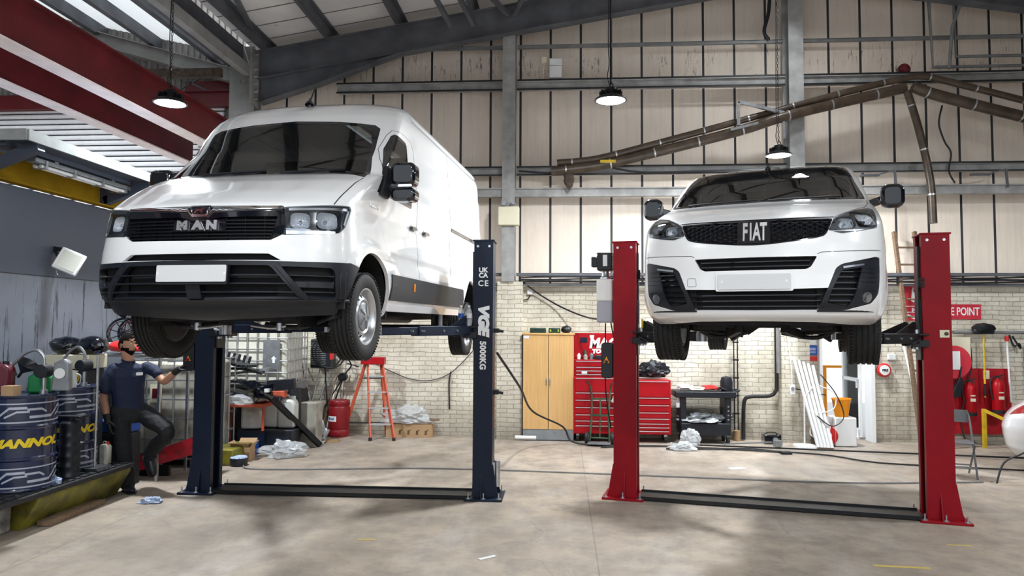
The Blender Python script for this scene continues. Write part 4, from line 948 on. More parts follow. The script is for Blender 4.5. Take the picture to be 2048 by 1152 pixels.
        b = MB(); b.bar((s*.70, .92, .22), (s*.32, .96, .20), .10, .05).bar((s*.62, .86, .20), (s*.30, 1.25, .16), .05, .05).cyl((s*.66, .95, .2), (s*.62, .98, .7), .035).bar((s*.32, 1.15, .14), (s*.18, .75, .20), .05, .07)
        b.cyl((s*.70, .92, .235), (s*.25, .92, .25), .022).tube(smoothpath([(s*.68, 1.05, .25), (s*.45, 1.15, .12), (s*.15, 1.1, .16)]), .02, 8); b.build('suspension_arm', 'underbody', t)
        b = MB(); b.bar((s*.45, 3.3, .26), (s*.66, 4.2, .20), .09, .14).bar((s*.46, 4.2, .12), (s*.66, 4.2, .2), .12, .12).bar((s*.30, 4.05, .28), (s*.62, 4.1, .06), .12, .10).cyl((s*.5, 4.3, .2), (s*.5, 4.35, .6), .06).bar((s*.08, 4.0, .40), (s*.42, 4.0, .15), .12, .12); b.build('rear_suspension', 'underbody', t)
    MB().prism(rrect(.575, .145, .014), .012, on(S, 0, .563, -.002)).build('plate_recess', 'van_white', t)
    p = MB().prism(rrect(.54, .120, .012), .006, on(S, 0, .563, .014)).build('number_plate', 'plate', t)
    for s in (-1, 1):
        T = on(S, s*.245, .567, .020); MB().cyl(T @ Vector((0, 0, 0)), T @ Vector((0, 0, .005)), .009).build('plate_screw', 'white_plastic', p)
    b = MB(); strip_on(b, S, [(-.99, .802), (-.5, .783), (-.47, .770)], .005); strip_on(b, S, [(.99, .802), (.5, .783), (.47, .770)], .005)
    for s in (1, -1):
        strip_on(b, S, [(s*.80, 1.155), (s*.90, 1.19), (s*.99, 1.27), (s*1.03, 1.345)], .005); strip_on(b, S, [(s*.61, 1.06), (s*.70, 1.108), (s*.80, 1.155)], .006)
    sq = rounded([(-.53, .535), (-.455, .535), (-.46, .60), (-.53, .60)], .012); strip_on(b, S, sq+[sq[0]], .003)
    b.build('panel_gaps', 'cable_black', t)
    MB().lathe([(.03, 0), (.025, .02), (.008, .04)], (0, 1.97, 1.845), (0, .2, 1), 12).tube([(0, 1.98, 1.87), (0, 2.0, 1.92)], .008, 8).build('aerial', 'gloss_black', t)
    for u0, u1 in ((-.75, -.05), (.05, .72)): strip_on(b := MB(), S, [(u0, 1.368), (u1, 1.378)], .014, .018, .012).build('wiper', 'black_plastic', t)
    van_interior(t, 1.25, 1.0, 1.30, .80, hy=2.1)
    b = MB(); b.box((0, .62, .245), (1.24, .5, .03)).box((0, 1.0, .235), (.9, .35, .06)).box((0, 2.6, .40), (1.5, 3.4, .10)).box((0, .9, .42), (1.0, .8, .3)).cyl((.2, 1.4, .3), (.2, 3.9, .34), .05, n=12).box((0, .44, .26), (.16, .03, .012))
    b.build('underbody', 'underbody', t)
    b = MB()
    for x in (-.45, -.25, .28, .5): b.box((x, .45, .245), (.05, .06, .03))
    b.build('undertray_clips', 'black_plastic', t)
    return t
make_fiat()
# ------------------------------------------------------------------ two-post lifts
def lift(label, cx, cy, rz, half, w, m, zc, pads, arm_m):
    t = thing('vehicle_lift', label, 'car lift', (cx, cy, 0), rz); H = 2.85; d = .28
    inv = (Matrix.Translation((cx, cy, 0)) @ Matrix.Rotation(rz, 4, 'Z')).inverted()
    cols = {}
    for s in (-1, 1):
        x = s*half; b = MB(); p = .012
        b.box((x, -d/2, H/2+.01), (w, p, H)).box((x, d/2, H/2+.01), (w, p, H)).box((x+s*(w/2-p/2), 0, H/2+.01), (p, d, H))
        b.box((x-s*(w/2-p/2), -d/2+.03, H/2+.01), (p, .06, H)).box((x-s*(w/2-p/2), d/2-.03, H/2+.01), (p, .06, H))
        c = b.build('column', m, t); cols[s] = c
        MB().box((x, 0, H+.02), (w+.03, d+.03, .018)).build('cap_plate', m, c, .004)
        MB().box((x-s*.01, 0, H/2), (w*.45, d*.45, H-.02)).build('chain_channel', 'black_metal', c)
        b = MB()
        for k in (-1, 1): b.cyl((x+k*w*.3, -d/2-.006, H-.045), (x+k*w*.3, -d/2-.016, H-.045), .014, n=12)
        b.build('cap_bolts', 'zinc', c)
        MB().box((x+s*.02, 0, .012), (w+.20, d+.20, .024)).build('base_plate', m, c, .004)
        b = MB()
        for k in (-1, 1):
            b.prism([(0, 0), (.075, 0), (.055, .08), (.008, .36), (0, .36)] , .012, tl(x+s*w/2, k*(d/2-.006)+.006, .02) @ (TXZ if s > 0 else TXZ @ Matrix.Diagonal((-1, 1, 1, 1))))
        b.prism([(0, 0), (.07, 0), (0, .30)], .012, tl(x, -d/2, .02) @ TNX @ Matrix.Diagonal((1, 1, 1, 1)))
        b.build('gusset', m, c)
        b = MB()
        for i, j in ((-1, -1), (0, -1), (1, -1), (1, 1), (-1, 1)):
            bx, by = x+s*.02+i*(w/2+.06), j*(d/2+.065); b.cyl((bx, by, .02), (bx, by, .036), .018, n=6).cyl((bx, by, .036), (bx, by, .085), .008, n=8).cyl((bx, by, .024), (bx, by, .028), .03, n=14)
        b.build('anchor_bolts', 'zinc', c)
        # carriage
        g = bpy.data.objects.new('carriage', None); COL.objects.link(g); g.parent = t
        xi = x-s*(w/2+.04)
        MB().box((xi+s*.05, 0, zc+.12), (.05, .20, .62)).box((xi, 0, zc-.02), (.16, .40, .07)).box((xi, 0, zc+.07), (.16, .40, .02)).build('carriage_body', 'black_metal', g, .005)
        b = MB()
        for k in (-1, 1): b.cyl((xi-s*.02, k*.13, zc-.08), (xi-s*.02, k*.13, zc+.12), .03, n=14)
        b.build('arm_pins', 'zinc', g)
        MB().tube(smoothpath([(xi-s*.01, -.22, zc+.02), (xi-s*.05, -.27, zc), (xi-s*.12, -.27, zc-.03), (xi-s*.17, -.22, zc-.03)]), .011, 8).build('foot_guard', arm_m, g)
        MB().box((x-s*(w/2+.012), -.04, H-.50), (.02, .07, .8)).build('slide_rail', 'black_metal', c)
        for k, (pxw, pyw, pz) in ((kk, pads[(s, kk)]) for kk in (-1, 1)):
            P = inv @ Vector((pxw, pyw, pz)); a = Vector((xi-s*.02, k*.13, zc+.03)); e = Vector((P.x, P.y, zc+.03)); v = (e-a).normalized(); L = (e-a).length
            arm = MB().bar(a, a+v*L*.62, .11, .10).build('lifting_arm', arm_m, t, .006)
            MB().bar(a+v*L*.35, e, .08, .075).build('arm_extension', arm_m, arm, .005)
            b = MB(); up = Vector((0, 0, 1)); sd = v.cross(up)
            b.cyl(e-up*.04, e+up*.05, .055, n=20).cyl(e+up*.05, Vector((P.x, P.y, pz-.03)), .028, n=14); b.build('pad_screw', 'zinc', arm)
            MB().cyl(Vector((P.x, P.y, pz-.03)), Vector((P.x, P.y, pz)), .062, n=20).build('rubber_pad', 'rubber', arm)
            MB().prism([(0, .04), (.02, .16), (.05, .17), (.38, .045), (.38, .03), (0, .03)], .014, Matrix.Translation(a) @ Matrix.Rotation(math.atan2(v.y, v.x), 4, 'Z') @ tl(0, .007, 0) @ TXZ).build('arm_bracket', arm_m, arm)
            b = MB()
            for q in (.2, .36, .58, .60, .7): b.cyl(a+v*L*q-sd*.07, a+v*L*q+sd*.07, .010, n=8)
            b.build('arm_bolts', 'zinc', arm)
    hx = half-w/2-.02
    MB().box((0, .0, .02), (2*hx, .34, .022)).box((0, -.17, .03), (2*hx, .02, .04)).box((0, .17, .03), (2*hx, .02, .04)).build('floor_plate', 'black_metal' , t)
    return t, cols
RA = Matrix.Rotation(R(-90), 4, 'Z')
TFR = Matrix(((1, 0, 0, 0), (0, 0, -1, 0), (0, 1, 0, 0), (0, 0, 0, 1)))    # lettering on a face that looks towards -Y
pm = {(1, -1): (-1.72, 6.45, 2.10), (1, 1): (-1.52, 8.75, 2.10), (-1, -1): (-3.2, 6.55, 2.10), (-1, 1): (-3.0, 8.85, 2.10)}
NAV, nc = lift('dark blue two-post car lift lettered 5000KG under the large van', -2.49, 8.03, 0, 1.605, .215, 'navy_steel', 1.83, pm, 'navy_steel')
x, y = 1.605, -.147
text('lettering', 'UK', .05, tl(x-.003, y, 2.535) @ TFR, 'white_text', nc[1], .003, xs=1.0)
text('lettering', 'CA', .05, tl(x-.003, y, 2.475) @ TFR, 'white_text', nc[1], .003, xs=1.0)
text('lettering', 'CE', .062, tl(x-.003, y, 2.385) @ TFR, 'white_text', nc[1], .002, xs=1.0, space=1.2)
text('lettering', 'VGE', .105, tl(x, y, 1.985) @ TFR @ RA, 'white_text', nc[1], .011, .22, 1.18)
text('lettering', '5000KG', .062, tl(x-.005, y, 1.585) @ TFR @ RA, 'white_text', nc[1], .004, 0, 1.0, space=1.05)
b = MB()
for z in (1.86, 1.17): b.box((x+.135, .0, z), (.06, .10, .05)).cyl((x+.16, -.04, z), (x+.22, -.04, z-.01), .016, n=10)
b.build('lock_bracket', 'black_metal', nc[1])
MB().cyl((x+.165, -.10, .14), (x+.165, -.10, .42), .03, n=12).box((x+.13, -.1, .3), (.05, .02, .2)).build('cable_guide', 'zinc', nc[1])
MB().box((x+.1085, .04, 1.05), (.004, .14, 1.2)).build('release_cover', 'navy_dark', nc[1])
MB().prism(rrect(.13, .36, .03), .10, tl(-1.79, -.05, 1.56) @ TXZ).build('control_box', 'black_plastic', nc[-1], .008)
MB().prism([(-.03, -.025), (.03, -.025), (0, .035)], .004, tl(-1.79, -.151, 1.52) @ TXZ).build('warning_label', 'orange_plastic', nc[-1])
MB().cyl((-1.79, -.155, 1.51), (-1.79, -.175, 1.51), .016, n=14).build('control_knob', 'red_steel', nc[-1])
cr, sr = math.cos(R(-12)), math.sin(R(-12))
pf = {(-1, -1): (1.39, 7.25, 2.06), (-1, 1): (2.0, 9.1, 2.06), (1, -1): (2.72, 6.85, 2.06), (1, 1): (3.2, 8.6, 2.06)}
RED, rc = lift('red two-post car lift under the smaller van', 2.25, 7.88, R(-12), 1.56, .255, 'red_steel', 1.78, pf, 'black_metal')
MB().box((1.62, -.152, 1.86), (.085, .008, .075)).build('switch_plate', 'cream_plastic', rc[1])
MB().cyl((1.635, -.158, 1.86), (1.635, -.17, 1.86), .018, n=14).build('switch', 'rust_metal', rc[1])
# hydraulic power unit on the outside of the left red column
g = bpy.data.objects.new('power_unit', None); COL.objects.link(g); g.parent = RED
MB().box((-1.80, .02, 2.66), (.17, .18, .21)).box((-1.92, .02, 2.66), (.08, .10, .12)).build('motor', 'black_metal', g, .012)
b = MB()
for k in range(6): b.box((-1.80, .02, 2.58+k*.035), (.18, .19, .008))
b.build('cooling_fins', 'black_metal', g)
MB().box((-1.79, -.078, 2.67), (.05, .004, .13)).build('type_label', 'white_plastic', g)
MB().lathe([(.001, 2.55), (.04, 2.55), (.045, 2.50), (.06, 2.48), (.06, 2.45)], (-1.80, .02, 0)).build('pump_neck', 'zinc', g)
M['tank_white'] = mat('tank_white', (.80, .80, .78), .3, var=.03); M['tank_oil'] = mat('tank_oil', (.40, .40, .46), .3)
MB().prism(rrect(.19, .17, .03), .26, tl(-1.80, .02, 2.20)).build('reservoir', 'tank_white', g, .02)
MB().prism(rrect(.188, .168, .03), .25, tl(-1.80, .02, 1.955)).build('reservoir_oil_level', 'tank_oil', g, .02)
MB().tube(smoothpath([(-1.80, .02, 1.95), (-1.80, .02, 1.2), (-1.74, .02, .75)]), .008, 6).tube(smoothpath([(-1.75, .08, 1.97), (-1.72, .1, 1.8), (-1.69, .1, 1.7)]), .008, 6).build('hydraulic_hose', 'rubber', g)
MB().prism(rrect(.13, .40, .035), .13, tl(-1.76, -.02, 1.53) @ TXZ).build('control_box', 'black_plastic', g, .01)
MB().prism([(-.035, -.03), (.035, -.03), (0, .045)], .004, tl(-1.765, -.151, 1.53) @ TXZ).build('warning_label', 'orange_plastic', g)
MB().cyl((-1.765, -.155, 1.515), (-1.765, -.18, 1.515), .018, n=14).build('control_knob', 'black_plastic', g)
b = MB()
for k in range(9): b.lathe([(.016, 0), (.024, .006), (.016, .012)], (-1.40, -.16, 2.44+k*.012), n=14)
b.build('spring', 'black_metal', rc[-1])
MB().cyl((-1.36, -.17, 1.90), (-1.36, -.17, 2.0), .012, n=10).build('air_fitting', 'yellow_paint', rc[-1])
b = MB()
for k in range(7): b.box((1.42, -.16, 2.33+k*.014), (.06, .05, .006))
b.build('spring', 'black_metal', rc[1])
# two water bottles standing on the arm carriage
for i, (bx, by) in enumerate(((-1.13, 7.86), (-1.045, 7.88))):
    t = thing('water_bottle', ('left' if i == 0 else 'right')+' one of two small clear water bottles on the blue lift carriage', 'bottle', (bx, by, 1.915), 0, 'water bottles on the lift')
    MB().lathe([(.001, 0), (.032, 0), (.034, .02), (.033, .06), (.031, .07), (.034, .08), (.034, .14), (.028, .175), (.013, .195), (.013, .205)], n=20).build('bottle_body', 'film', t)
    MB().lathe([(.0348, .085), (.0348, .135)], n=20).build('label_sleeve', 'blue_plastic' if i == 0 else 'white_plastic', t)
    MB().lathe([(.001, .225), (.015, .225), (.015, .205), (.001, .205)], n=16).build('cap', 'white_plastic', t)
# ------------------------------------------------------------------ left side: drums, pumps, containers
mk('drum_blue', (.008, .016, .055), .25, coat=.6, var=.2, vscale=6)
mk('silver_print', (.42, .46, .55), .35, metal=.3)
mk('maroon', (.10, .008, .02), .35); mk('red_plastic', (.60, .02, .02), .4); mk('grate', (.018, .019, .022), .5, bump=.6, bscale=60)
mk('bund_yellow', (.19, .165, .012), .5, dark=(.03, .03, .015), var=.5, vscale=4)
mk('old_concrete', (.33, .32, .30), .85, var=.75, vscale=7, bump=.7, bscale=18)
mk('dirty_white', (.50, .48, .41), .45, var=.5, vscale=3.5); mk('ibc_white', (.68, .67, .58), .4, var=.18, vscale=3)
mk('rag_blue', (.42, .52, .72), .8, var=.5, vscale=40)
# plastic spill deck
t = thing('spill_deck', 'long yellow spill bund with black grated top carrying the oil drums', 'spill pallet', (0, 0, 0))
MB().prism([(-5.98, 0), (-5.0, 0), (-4.84, .27), (-4.84, .31), (-5.98, .31)], 1.42, tl(0, 7.75, 0) @ TXZ).build('sump', 'bund_yellow', t, .01)
b = MB(); b.box((-5.39, 6.52, .335), (1.17, 2.50, .05)); b.build('deck_frame', 'grate', t, .01)
b = MB()
for i in range(22):
    for j in range(11): b.box((-5.92+j*.105, 5.36+i*.11, .365), (.07, .07, .012))
b.build('grating', 'grate', t)
tag(MB().box((-5.33, 5.98, .15), (.56, .62, .30)).build('concrete_block', 'old_concrete', bev=.03), 'weathered concrete block on the floor at the front of the yellow bund', 'concrete block')
tag(MB().box((0, 0, 0), (.13, .85, .045), mx=tl(-4.90, 6.9, .03) @ Matrix.Rotation(R(2), 4, 'Z')).build('timber_plank', 'wood'), 'short timber plank on the floor along the yellow bund', 'plank')
def cyl_pt(r, a, z, off=0): return Vector(((r+off)*math.sin(a), -(r+off)*math.cos(a), z))
def wrap(me, r, off=.0):
    for v in me.vertices:
        a = v.co.x/r; rr = r+off+v.co.z; v.co = Vector((rr*math.sin(a), -rr*math.cos(a), v.co.y))
def drum(x, y, rz, label, z=.372, h=.88, r=.288):
    t = thing('oil_drum', label, 'drum', (x, y, z), rz, 'blue oil drums')
    prof = [(.001, .012), (r-.012, .012), (r-.004, 0), (r+.004, .004), (r+.003, .02), (r-.004, .03)]
    for zz in (.295, .585): prof += [(r-.003, zz-.02), (r+.007, zz-.006), (r+.007, zz+.006), (r-.003, zz+.02)]
    prof += [(r-.004, h-.03), (r+.003, h-.02), (r+.005, h-.004), (r-.004, h), (r-.012, h-.014), (.001, h-.014)]
    MB().lathe(prof, n=56).build('drum_body', 'drum_blue', t)
    MB().cyl((.17, 0, h-.014), (.17, 0, h+.004), .035, n=16).cyl((-.2, 0, h-.014), (-.2, 0, h), .02, n=12).build('bung', 'zinc', t)
    # printed stripes: two angular bands
    b = MB()
    def stroke(pts, w):
        for i in range(len(pts)-1):
            (x0, z0), (x1, z1) = pts[i], pts[i+1]; k = max(1, int(abs(x1-x0)/.03))
            for j in range(k):
                xa, za, xb, zb_ = x0+(x1-x0)*j/k, z0+(z1-z0)*j/k, x0+(x1-x0)*(j+1)/k, z0+(z1-z0)*(j+1)/k
                q = len(b.v)
                for (xx, zz) in ((xa, za-w/2), (xb, zb_-w/2), (xb, zb_+w/2), (xa, za+w/2)): b.v.append(tuple(cyl_pt(r, xx/r, zz, .0012)))
                b.f.append((q, q+1, q+2, q+3))
    for z0 in (.72, .13):
        for k in range(4):
            o = -.9+k*.46
            stroke([(o, z0+.085), (o+.46, z0+.085)], .012)
            stroke([(o, z0-.04), (o+.20, z0-.04), (o+.30, z0+.045), (o+.44, z0+.045)], .024)
            stroke([(o+.26, z0-.04), (o+.36, z0+.01), (o+.46, z0+.01)], .018); stroke([(o-.02, z0+.03), (o+.10, z0+.03), (o+.15, z0+.0)], .02)
            stroke([(o, z0-.085), (o+.46, z0-.085)], .014)
    b.build('printed_bands', 'silver_print', t)
    me = text('lettering', 'MANNOL', .072, Matrix.Identity(4), 'yellow_text', t, .006, .32, 1.35, .001)
    wrap(me.data, r, .002); me.location = (0, 0, .44)
    return t
drum(-5.13, 6.46, R(46), 'dark blue oil drum with yellow lettering at the left edge, nearest')
drum(-5.27, 7.28, R(48), 'dark blue oil drum with yellow lettering behind the black ribbed canister')
t = thing('ribbed_canister', 'black ribbed upright canister between the two blue oil drums', 'canister', (-4.98, 6.93, .372))
pr = [(.001, 0), (.10, 0)]
for k in range(5): pr += [(.10, .02+k*.1), (.092, .035+k*.1), (.092, .085+k*.1), (.10, .1+k*.1)]
MB().lathe(pr+[(.098, .54), (.08, .56), (.001, .565)], n=30).build('canister_body', 'black_plastic', t)
MB().box((0, 0, .60), (.26, .10, .025)).cyl((0, 0, .56), (0, 0, .6), .04).build('lid_handle', 'black_plastic', t, .008)
t = thing('metal_stand', 'thin upright metal pole on a square foot beside the second drum', 'stand', (-4.95, 7.28, .372))
MB().cyl((0, 0, .02), (0, 0, 1.20), .014, n=12).build('pole', 'zinc', t)
MB().prism([(-.12, 0), (.12, 0), (.10, .03), (-.10, .03)], .24, tl(0, .12, 0) @ TXZ).build('foot', 'grate', t)
def jerrycan(x, y, z, rz, w, d, h, m, label, cap='black_plastic', handle=True, name='jerrycan'):
    t = thing(name, label, 'jerrycan', (x, y, z), rz)
    b = MB(); b.prism([(-w/2, 0), (w/2, 0), (w/2, h*.80), (w*.30, h*.93), (-w*.30, h*.93), (-w/2, h*.86)], d, tl(0, d/2, 0) @ TXZ); b.build('can_body', m, t, min(w, d)*.14)
    if handle: MB().tube(smoothpath([(-w*.30, 0, h*.88), (-w*.26, 0, h*1.02), (w*.02, 0, h*1.02), (w*.08, 0, h*.90)]), min(w, d)*.07, 8).build('handle', m, t)
    MB().cyl((w*.26, 0, h*.90), (w*.26, 0, h*1.02), min(w, d)*.17, n=16).build('cap', cap, t)
    return t
jerrycan(-5.33, 6.38, 1.252, R(20), .26, .16, .30, 'maroon', 'dark maroon jerrycan standing on the nearest oil drum')
tag(MB().box((0, 0, .045), (.12, .10, .09)).build('small_box', 'cardboard'), 'small beige carton on the rim of the nearest oil drum', 'box').location = (-5.07, 6.24, 1.252)
jerrycan(-5.10, 6.66, 1.24, R(15), .20, .14, .19, 'green_plastic', 'small bright green jerrycan at the back of the nearest oil drum', 'green_plastic')
def hand_pump(x, y, z, rz, label, grey=True):
    t = thing('barrel_pump', label, 'pump', (x, y, z), rz)
    MB().cyl((0, 0, -.012), (0, 0, .30), .018).cyl((0, 0, 0), (0, 0, .04), .035).build('riser', 'zinc', t)
    MB().cyl((0, -.07, .22), (0, .06, .22), .065, n=24).build('pump_body', 'black_plastic', t, .008)
    MB().tube(smoothpath([(0, 0, .28), (-.01, 0, .36), (-.08, 0, .42), (-.2, .02, .38), (-.3, .03, .28), (-.34, .03, .22)]), .014, 10).build('curved_spout', 'zinc', t)
    if grey:
        MB().prism([(.08, .03), (.25, .03), (.24, .30), (.19, .34), (.10, .30)], .08, tl(0, .04, 0) @ TXZ).build('meter_housing', 'grey_metal', t, .015)
        MB().cyl((.165, -.045, .20), (.165, -.055, .20), .05, n=20).build('meter_dial', 'white_plastic', t)
    return t
hand_pump(-4.97, 6.52, 1.24, R(10), 'barrel pump with curved chrome spout and grey meter on the nearest oil drum')
hand_pump(-5.17, 7.38, 1.24, R(-8), 'barrel pump with curved spout on the second oil drum', False)
t = thing('funnel', 'black oil funnel with a bent pipe behind the maroon jerrycan', 'funnel', (-5.30, 6.60, 1.25))
MB().lathe([(.012, 0), (.014, .06), (.10, .16), (.105, .17)], (0, 0, .14), (.6, 0, .8), 20).build('cone', 'black_plastic', t)
MB().tube(smoothpath([(-.02, 0, .16), (-.1, 0, .28), (-.16, 0, .2), (-.15, 0, 0)]), .016, 8).build('bent_pipe', 'black_plastic', t)
jerrycan(-5.02, 7.56, .372, R(0), .10, .08, .24, 'dirty_white', 'small white bottle with red cap on the bund beside the pole', 'red_plastic', name='oil_bottle')
MB_ = MB().lathe([(.05, 0), (.09, 0), (.10, .02), (.10, .05)], n=18)
for k, (bx, by, nm, lab, mm, s) in enumerate(((-5.14, 7.14, 'plastic_jug', 'clear plastic measuring jug on the second oil drum', 'film', 1.0), (-5.35, 7.42, 'oil_bottle', 'amber oil bottle standing on the second oil drum', 'yellow_paint', .9), (-5.27, 7.2, 'plastic_jug', 'white plastic beaker at the back of the second oil drum', 'dirty_white', .8))):
    t = thing(nm, lab, 'jug', (bx, by, 1.24)); MB().lathe([(.001, 0), (.05*s, 0), (.055*s, .16*s), (.062*s, .18*s)], n=20).build('body', mm, t); MB().tube(smoothpath([(.05*s, 0, .15*s), (.10*s, 0, .13*s), (.09*s, 0, .05*s), (.05*s, 0, .04*s)]), .006, 6).build('handle', mm, t)
tag(MB().box((-5.30, 8.22, .31), (.4, .26, .62)).build('dark_crate', 'grate', bev=.01), 'dark crate under the blue tray behind the thin metal pole', 'crate')
tag(MB().box((-5.30, 8.22, .70), (.4, .26, .15)).build('blue_tray', 'blue_plastic', bev=.02), 'blue tray on a crate behind the thin metal pole', 'tray')
# rack behind, with black bowls, bags and fan guards
t = thing('metal_rack', 'metal rack with a cluttered top behind the drums', 'rack', (-5.55, 8.75, 0))
MB().box((.25, 0, 1.52), (1.15, .7, .03)).build('shelf_top', 'grey_metal', t)
for sx in (-.28, .62):
    for sy in (-.33, .33): MB().bar((sx, sy, 0), (sx, sy, 1.52), .03, .03).build('upright', 'zinc', t)
tag(MB().box((-5.62, 7.86, 1.48), (.55, .34, .16)).build('storage_box', 'cream_plastic', bev=.01), 'beige box on a crate behind the drums under the black trays', 'box')
tag(MB().box((-5.65, 7.86, .7), (.55, .34, 1.38)).build('storage_crate', 'grate', bev=.01), 'tall dark crate holding up the beige box behind the drums', 'crate')
for k, (x, y, z, s, nm, lab) in enumerate(((-5.72, 7.86, 1.57, .17, 'drip_tray', 'glossy black tray on the beige box, left of the two'), (-5.42, 7.86, 1.57, .16, 'drip_tray', 'glossy black tray with white streaks on the beige box, right of the two'))):
    tag(crumple(nm, ((0, 0, .09), (s*1.1, s, .11)), 'gloss_black', seed=k+3, amp=.12), lab, 'tray').location = (x, y, z)
tag(crumple('plastic_bag', ((0, 0, .06), (.2, .16, .08)), 'film', seed=9, flat=1), 'clear crumpled plastic bag next to the red sack on the rack', 'bag').location = (-5.74, 8.62, 1.54)
tag(crumple('red_sack', ((0, 0, .08), (.26, .18, .09)), 'red_plastic', seed=12, amp=.12, flat=1), 'plump red sack on the rack behind the man', 'sack').location = (-5.45, 8.6, 1.54)
for k, (x, y, z) in enumerate(((-5.68, 8.85, 1.78), (-5.50, 8.8, 1.79))):
    t = thing('fan_guard', ('rear' if k == 0 else 'front')+' one of two round black fan guards standing on the rack', 'fan guard', (x, y, z), R(12), 'round fan guards')
    b = MB(); b.tube([(.20*math.cos(a*PI/16), 0, .20*math.sin(a*PI/16)) for a in range(33)], .016, 8, False); b.tube([(.165*math.cos(a*PI/16), -.02, .165*math.sin(a*PI/16)) for a in range(33)], .008, 6, False)
    b.build('rim', 'gloss_black', t); b = MB()
    for a in range(9): b.bar((0, -.01, 0), (.18*math.cos(a*PI/4.5), -.01, .18*math.sin(a*PI/4.5)), .012, .006, up=(0, 1, 0))
    b.build('spokes', 'black_plastic', t); MB().cyl((0, -.03, 0), (0, .02, 0), .045).build('hub', 'black_plastic', t)
# caged liquid containers
def ibc(x, y, z, rz, w, d, h, label, m, nx=6, nz=6):
    t = thing('liquid_container', label, 'container', (x, y, z), rz)
    MB().prism(rrect(w-.08, d-.08, .08), h-.16, tl(0, 0, .14)).build('inner_tank', m, t, .04)
    b = MB(); ys = -d/2
    for yy in (-d/2, d/2):
        for i in range(nx+1): b.cyl((-w/2+w*i/nx, yy, .12), (-w/2+w*i/nx, yy, h), .011, n=8)
        for j in range(nz+1): b.cyl((-w/2, yy, .12+(h-.12)*j/nz), (w/2, yy, .12+(h-.12)*j/nz), .011, n=8)
    for xx in (-w/2, w/2):
        for i in range(1, nx): b.cyl((xx, -d/2+d*i/nx, .12), (xx, -d/2+d*i/nx, h), .011, n=8)
        for j in range(nz+1): b.cyl((xx, -d/2, .12+(h-.12)*j/nz), (xx, d/2, .12+(h-.12)*j/nz), .011, n=8)
    b.build('cage', 'zinc', t)
    b = MB()
    for i in (-1, 0, 1): b.box((i*(w/2-.06), 0, .05), (.12, d, .10))
    b.box((0, 0, .11), (w, d, .02)); b.build('pallet_base', 'grey_metal', t)
    MB().lathe([(.001, h+.01), (.09, h+.01), (.09, h-.03)], n=20).build('fill_cap', 'black_plastic', t)
    return t
t = ibc(-5.40, 9.75, 0, R(0), 1.12, 1.0, 1.42, 'dirty white caged liquid container standing behind the man', 'dirty_white', 6, 5)
MB().box((-.05, -.515, .98), (.16, .008, .24)).build('label_sheet', 'cream_plastic', t); MB().box((-.05, -.52, .98), (.10, .004, .13)).build('label_print', 'maroon', t)
t = ibc(-4.86, 11.28, .86, 0, 1.15, .85, 1.02, 'cream caged liquid container raised against the back wall', 'ibc_white', 7, 5)
MB().box((.32, -.44, .58), (.27, .012, .46)).build('metal_plate', 'grey_metal', t)
MB().prism([(-.02, -.05), (.02, -.05), (.02, .01), (.045, .01), (0, .06), (-.045, .01), (-.02, .01)], .003, tl(.36, -.448, .50) @ TXZ).build('arrow_mark', 'white_text', t)
tag(MB().box((-4.86, 11.28, .42), (1.2, .9, .84)).build('workbench', 'grate', bev=.01), 'dark bench under the cream caged container', 'bench')
# things on top of the first container
tag(MB().lathe([(.001, 0), (.03, 0), (.03, .001), (.075, .001), (.075, .30), (.03, .30), (.001, .30)], ax=(1, .2, 0), n=24).build('paper_roll', 'white_plastic'), 'roll of pale blue paper lying on the dirty container beside the lift', 'paper roll').location = (-5.35, 9.35, 1.50)
for k, (x, y, s, mm, lab, nm) in enumerate(((-5.6, 9.8, .2, 'black_plastic', 'black bundle on the dirty container near the man', 'plastic_bundle'), (-5.05, 9.6, .22, 'film', 'clear crumpled wrapping on the dirty container near the lift column', 'plastic_wrapping'), (-5.35, 10.0, .25, 'grate', 'dark heap of sheeting at the back of the dirty container', 'dark_sheeting'))):
    tag(crumple(nm, ((0, 0, .07), (s*1.2, s, .09)), mm, seed=k*2+20, amp=.4, flat=1), lab, 'heap').location = (x, y, 1.43)
# red ramp
t = thing('drive_on_ramp', 'scuffed red ramp sloping up beside the left lift column', 'ramp', (-4.82, 8.75, 0), R(2))
mk('ramp_red', (.50, .012, .03), .45, dark=(.22, .02, .025), var=.3, vscale=9)
for yy in (-.25, .28): MB().prism([(-.42, .10), (-.42, .27), (.42, .58), (.42, .36)], .035, tl(0, yy, 0) @ TXZ).build('side_rail', 'ramp_red', t)
MB().prism([(-.42, .25), (-.42, .265), (.42, .57), (.42, .55)], .5, tl(0, .25, 0) @ TXZ).build('tread_plate', 'grey_metal', t)
for yy in (-.2, .2): MB().bar((.35, yy, 0), (.35, yy, .42), .05, .05).build('support_leg', 'black_metal', t)
MB().bar((-.38, 0, 0), (-.38, 0, .13), .5, .05).build('support_leg', 'black_metal', t)
tag(MB().box((0, 0, .11), (.36, .7, .22)).build('yellow_bund', 'bund_yellow', bev=.02), 'low dirty yellow bund on the floor beside the dirty white container', 'spill tray').location = (-4.62, 9.75, 0)
# rags and scraps
for x, y, s, mm, lab, nm in ((-4.40, 7.42, .10, 'rag_blue', 'crumpled blue and white rag on the floor in front of the left lift column', 'rag'), (-4.92, 6.62, .075, 'rag_blue', 'crumpled blue rag on the black grating in front of the nearest drum', 'rag')):
    o = tag(crumple(nm, ((0, 0, .025), (s, s*.6, .045)), mm, seed=s*99, amp=.7, flat=1), lab, 'rag'); o.location = (x, y, 0 if 'floor' in lab else .37)
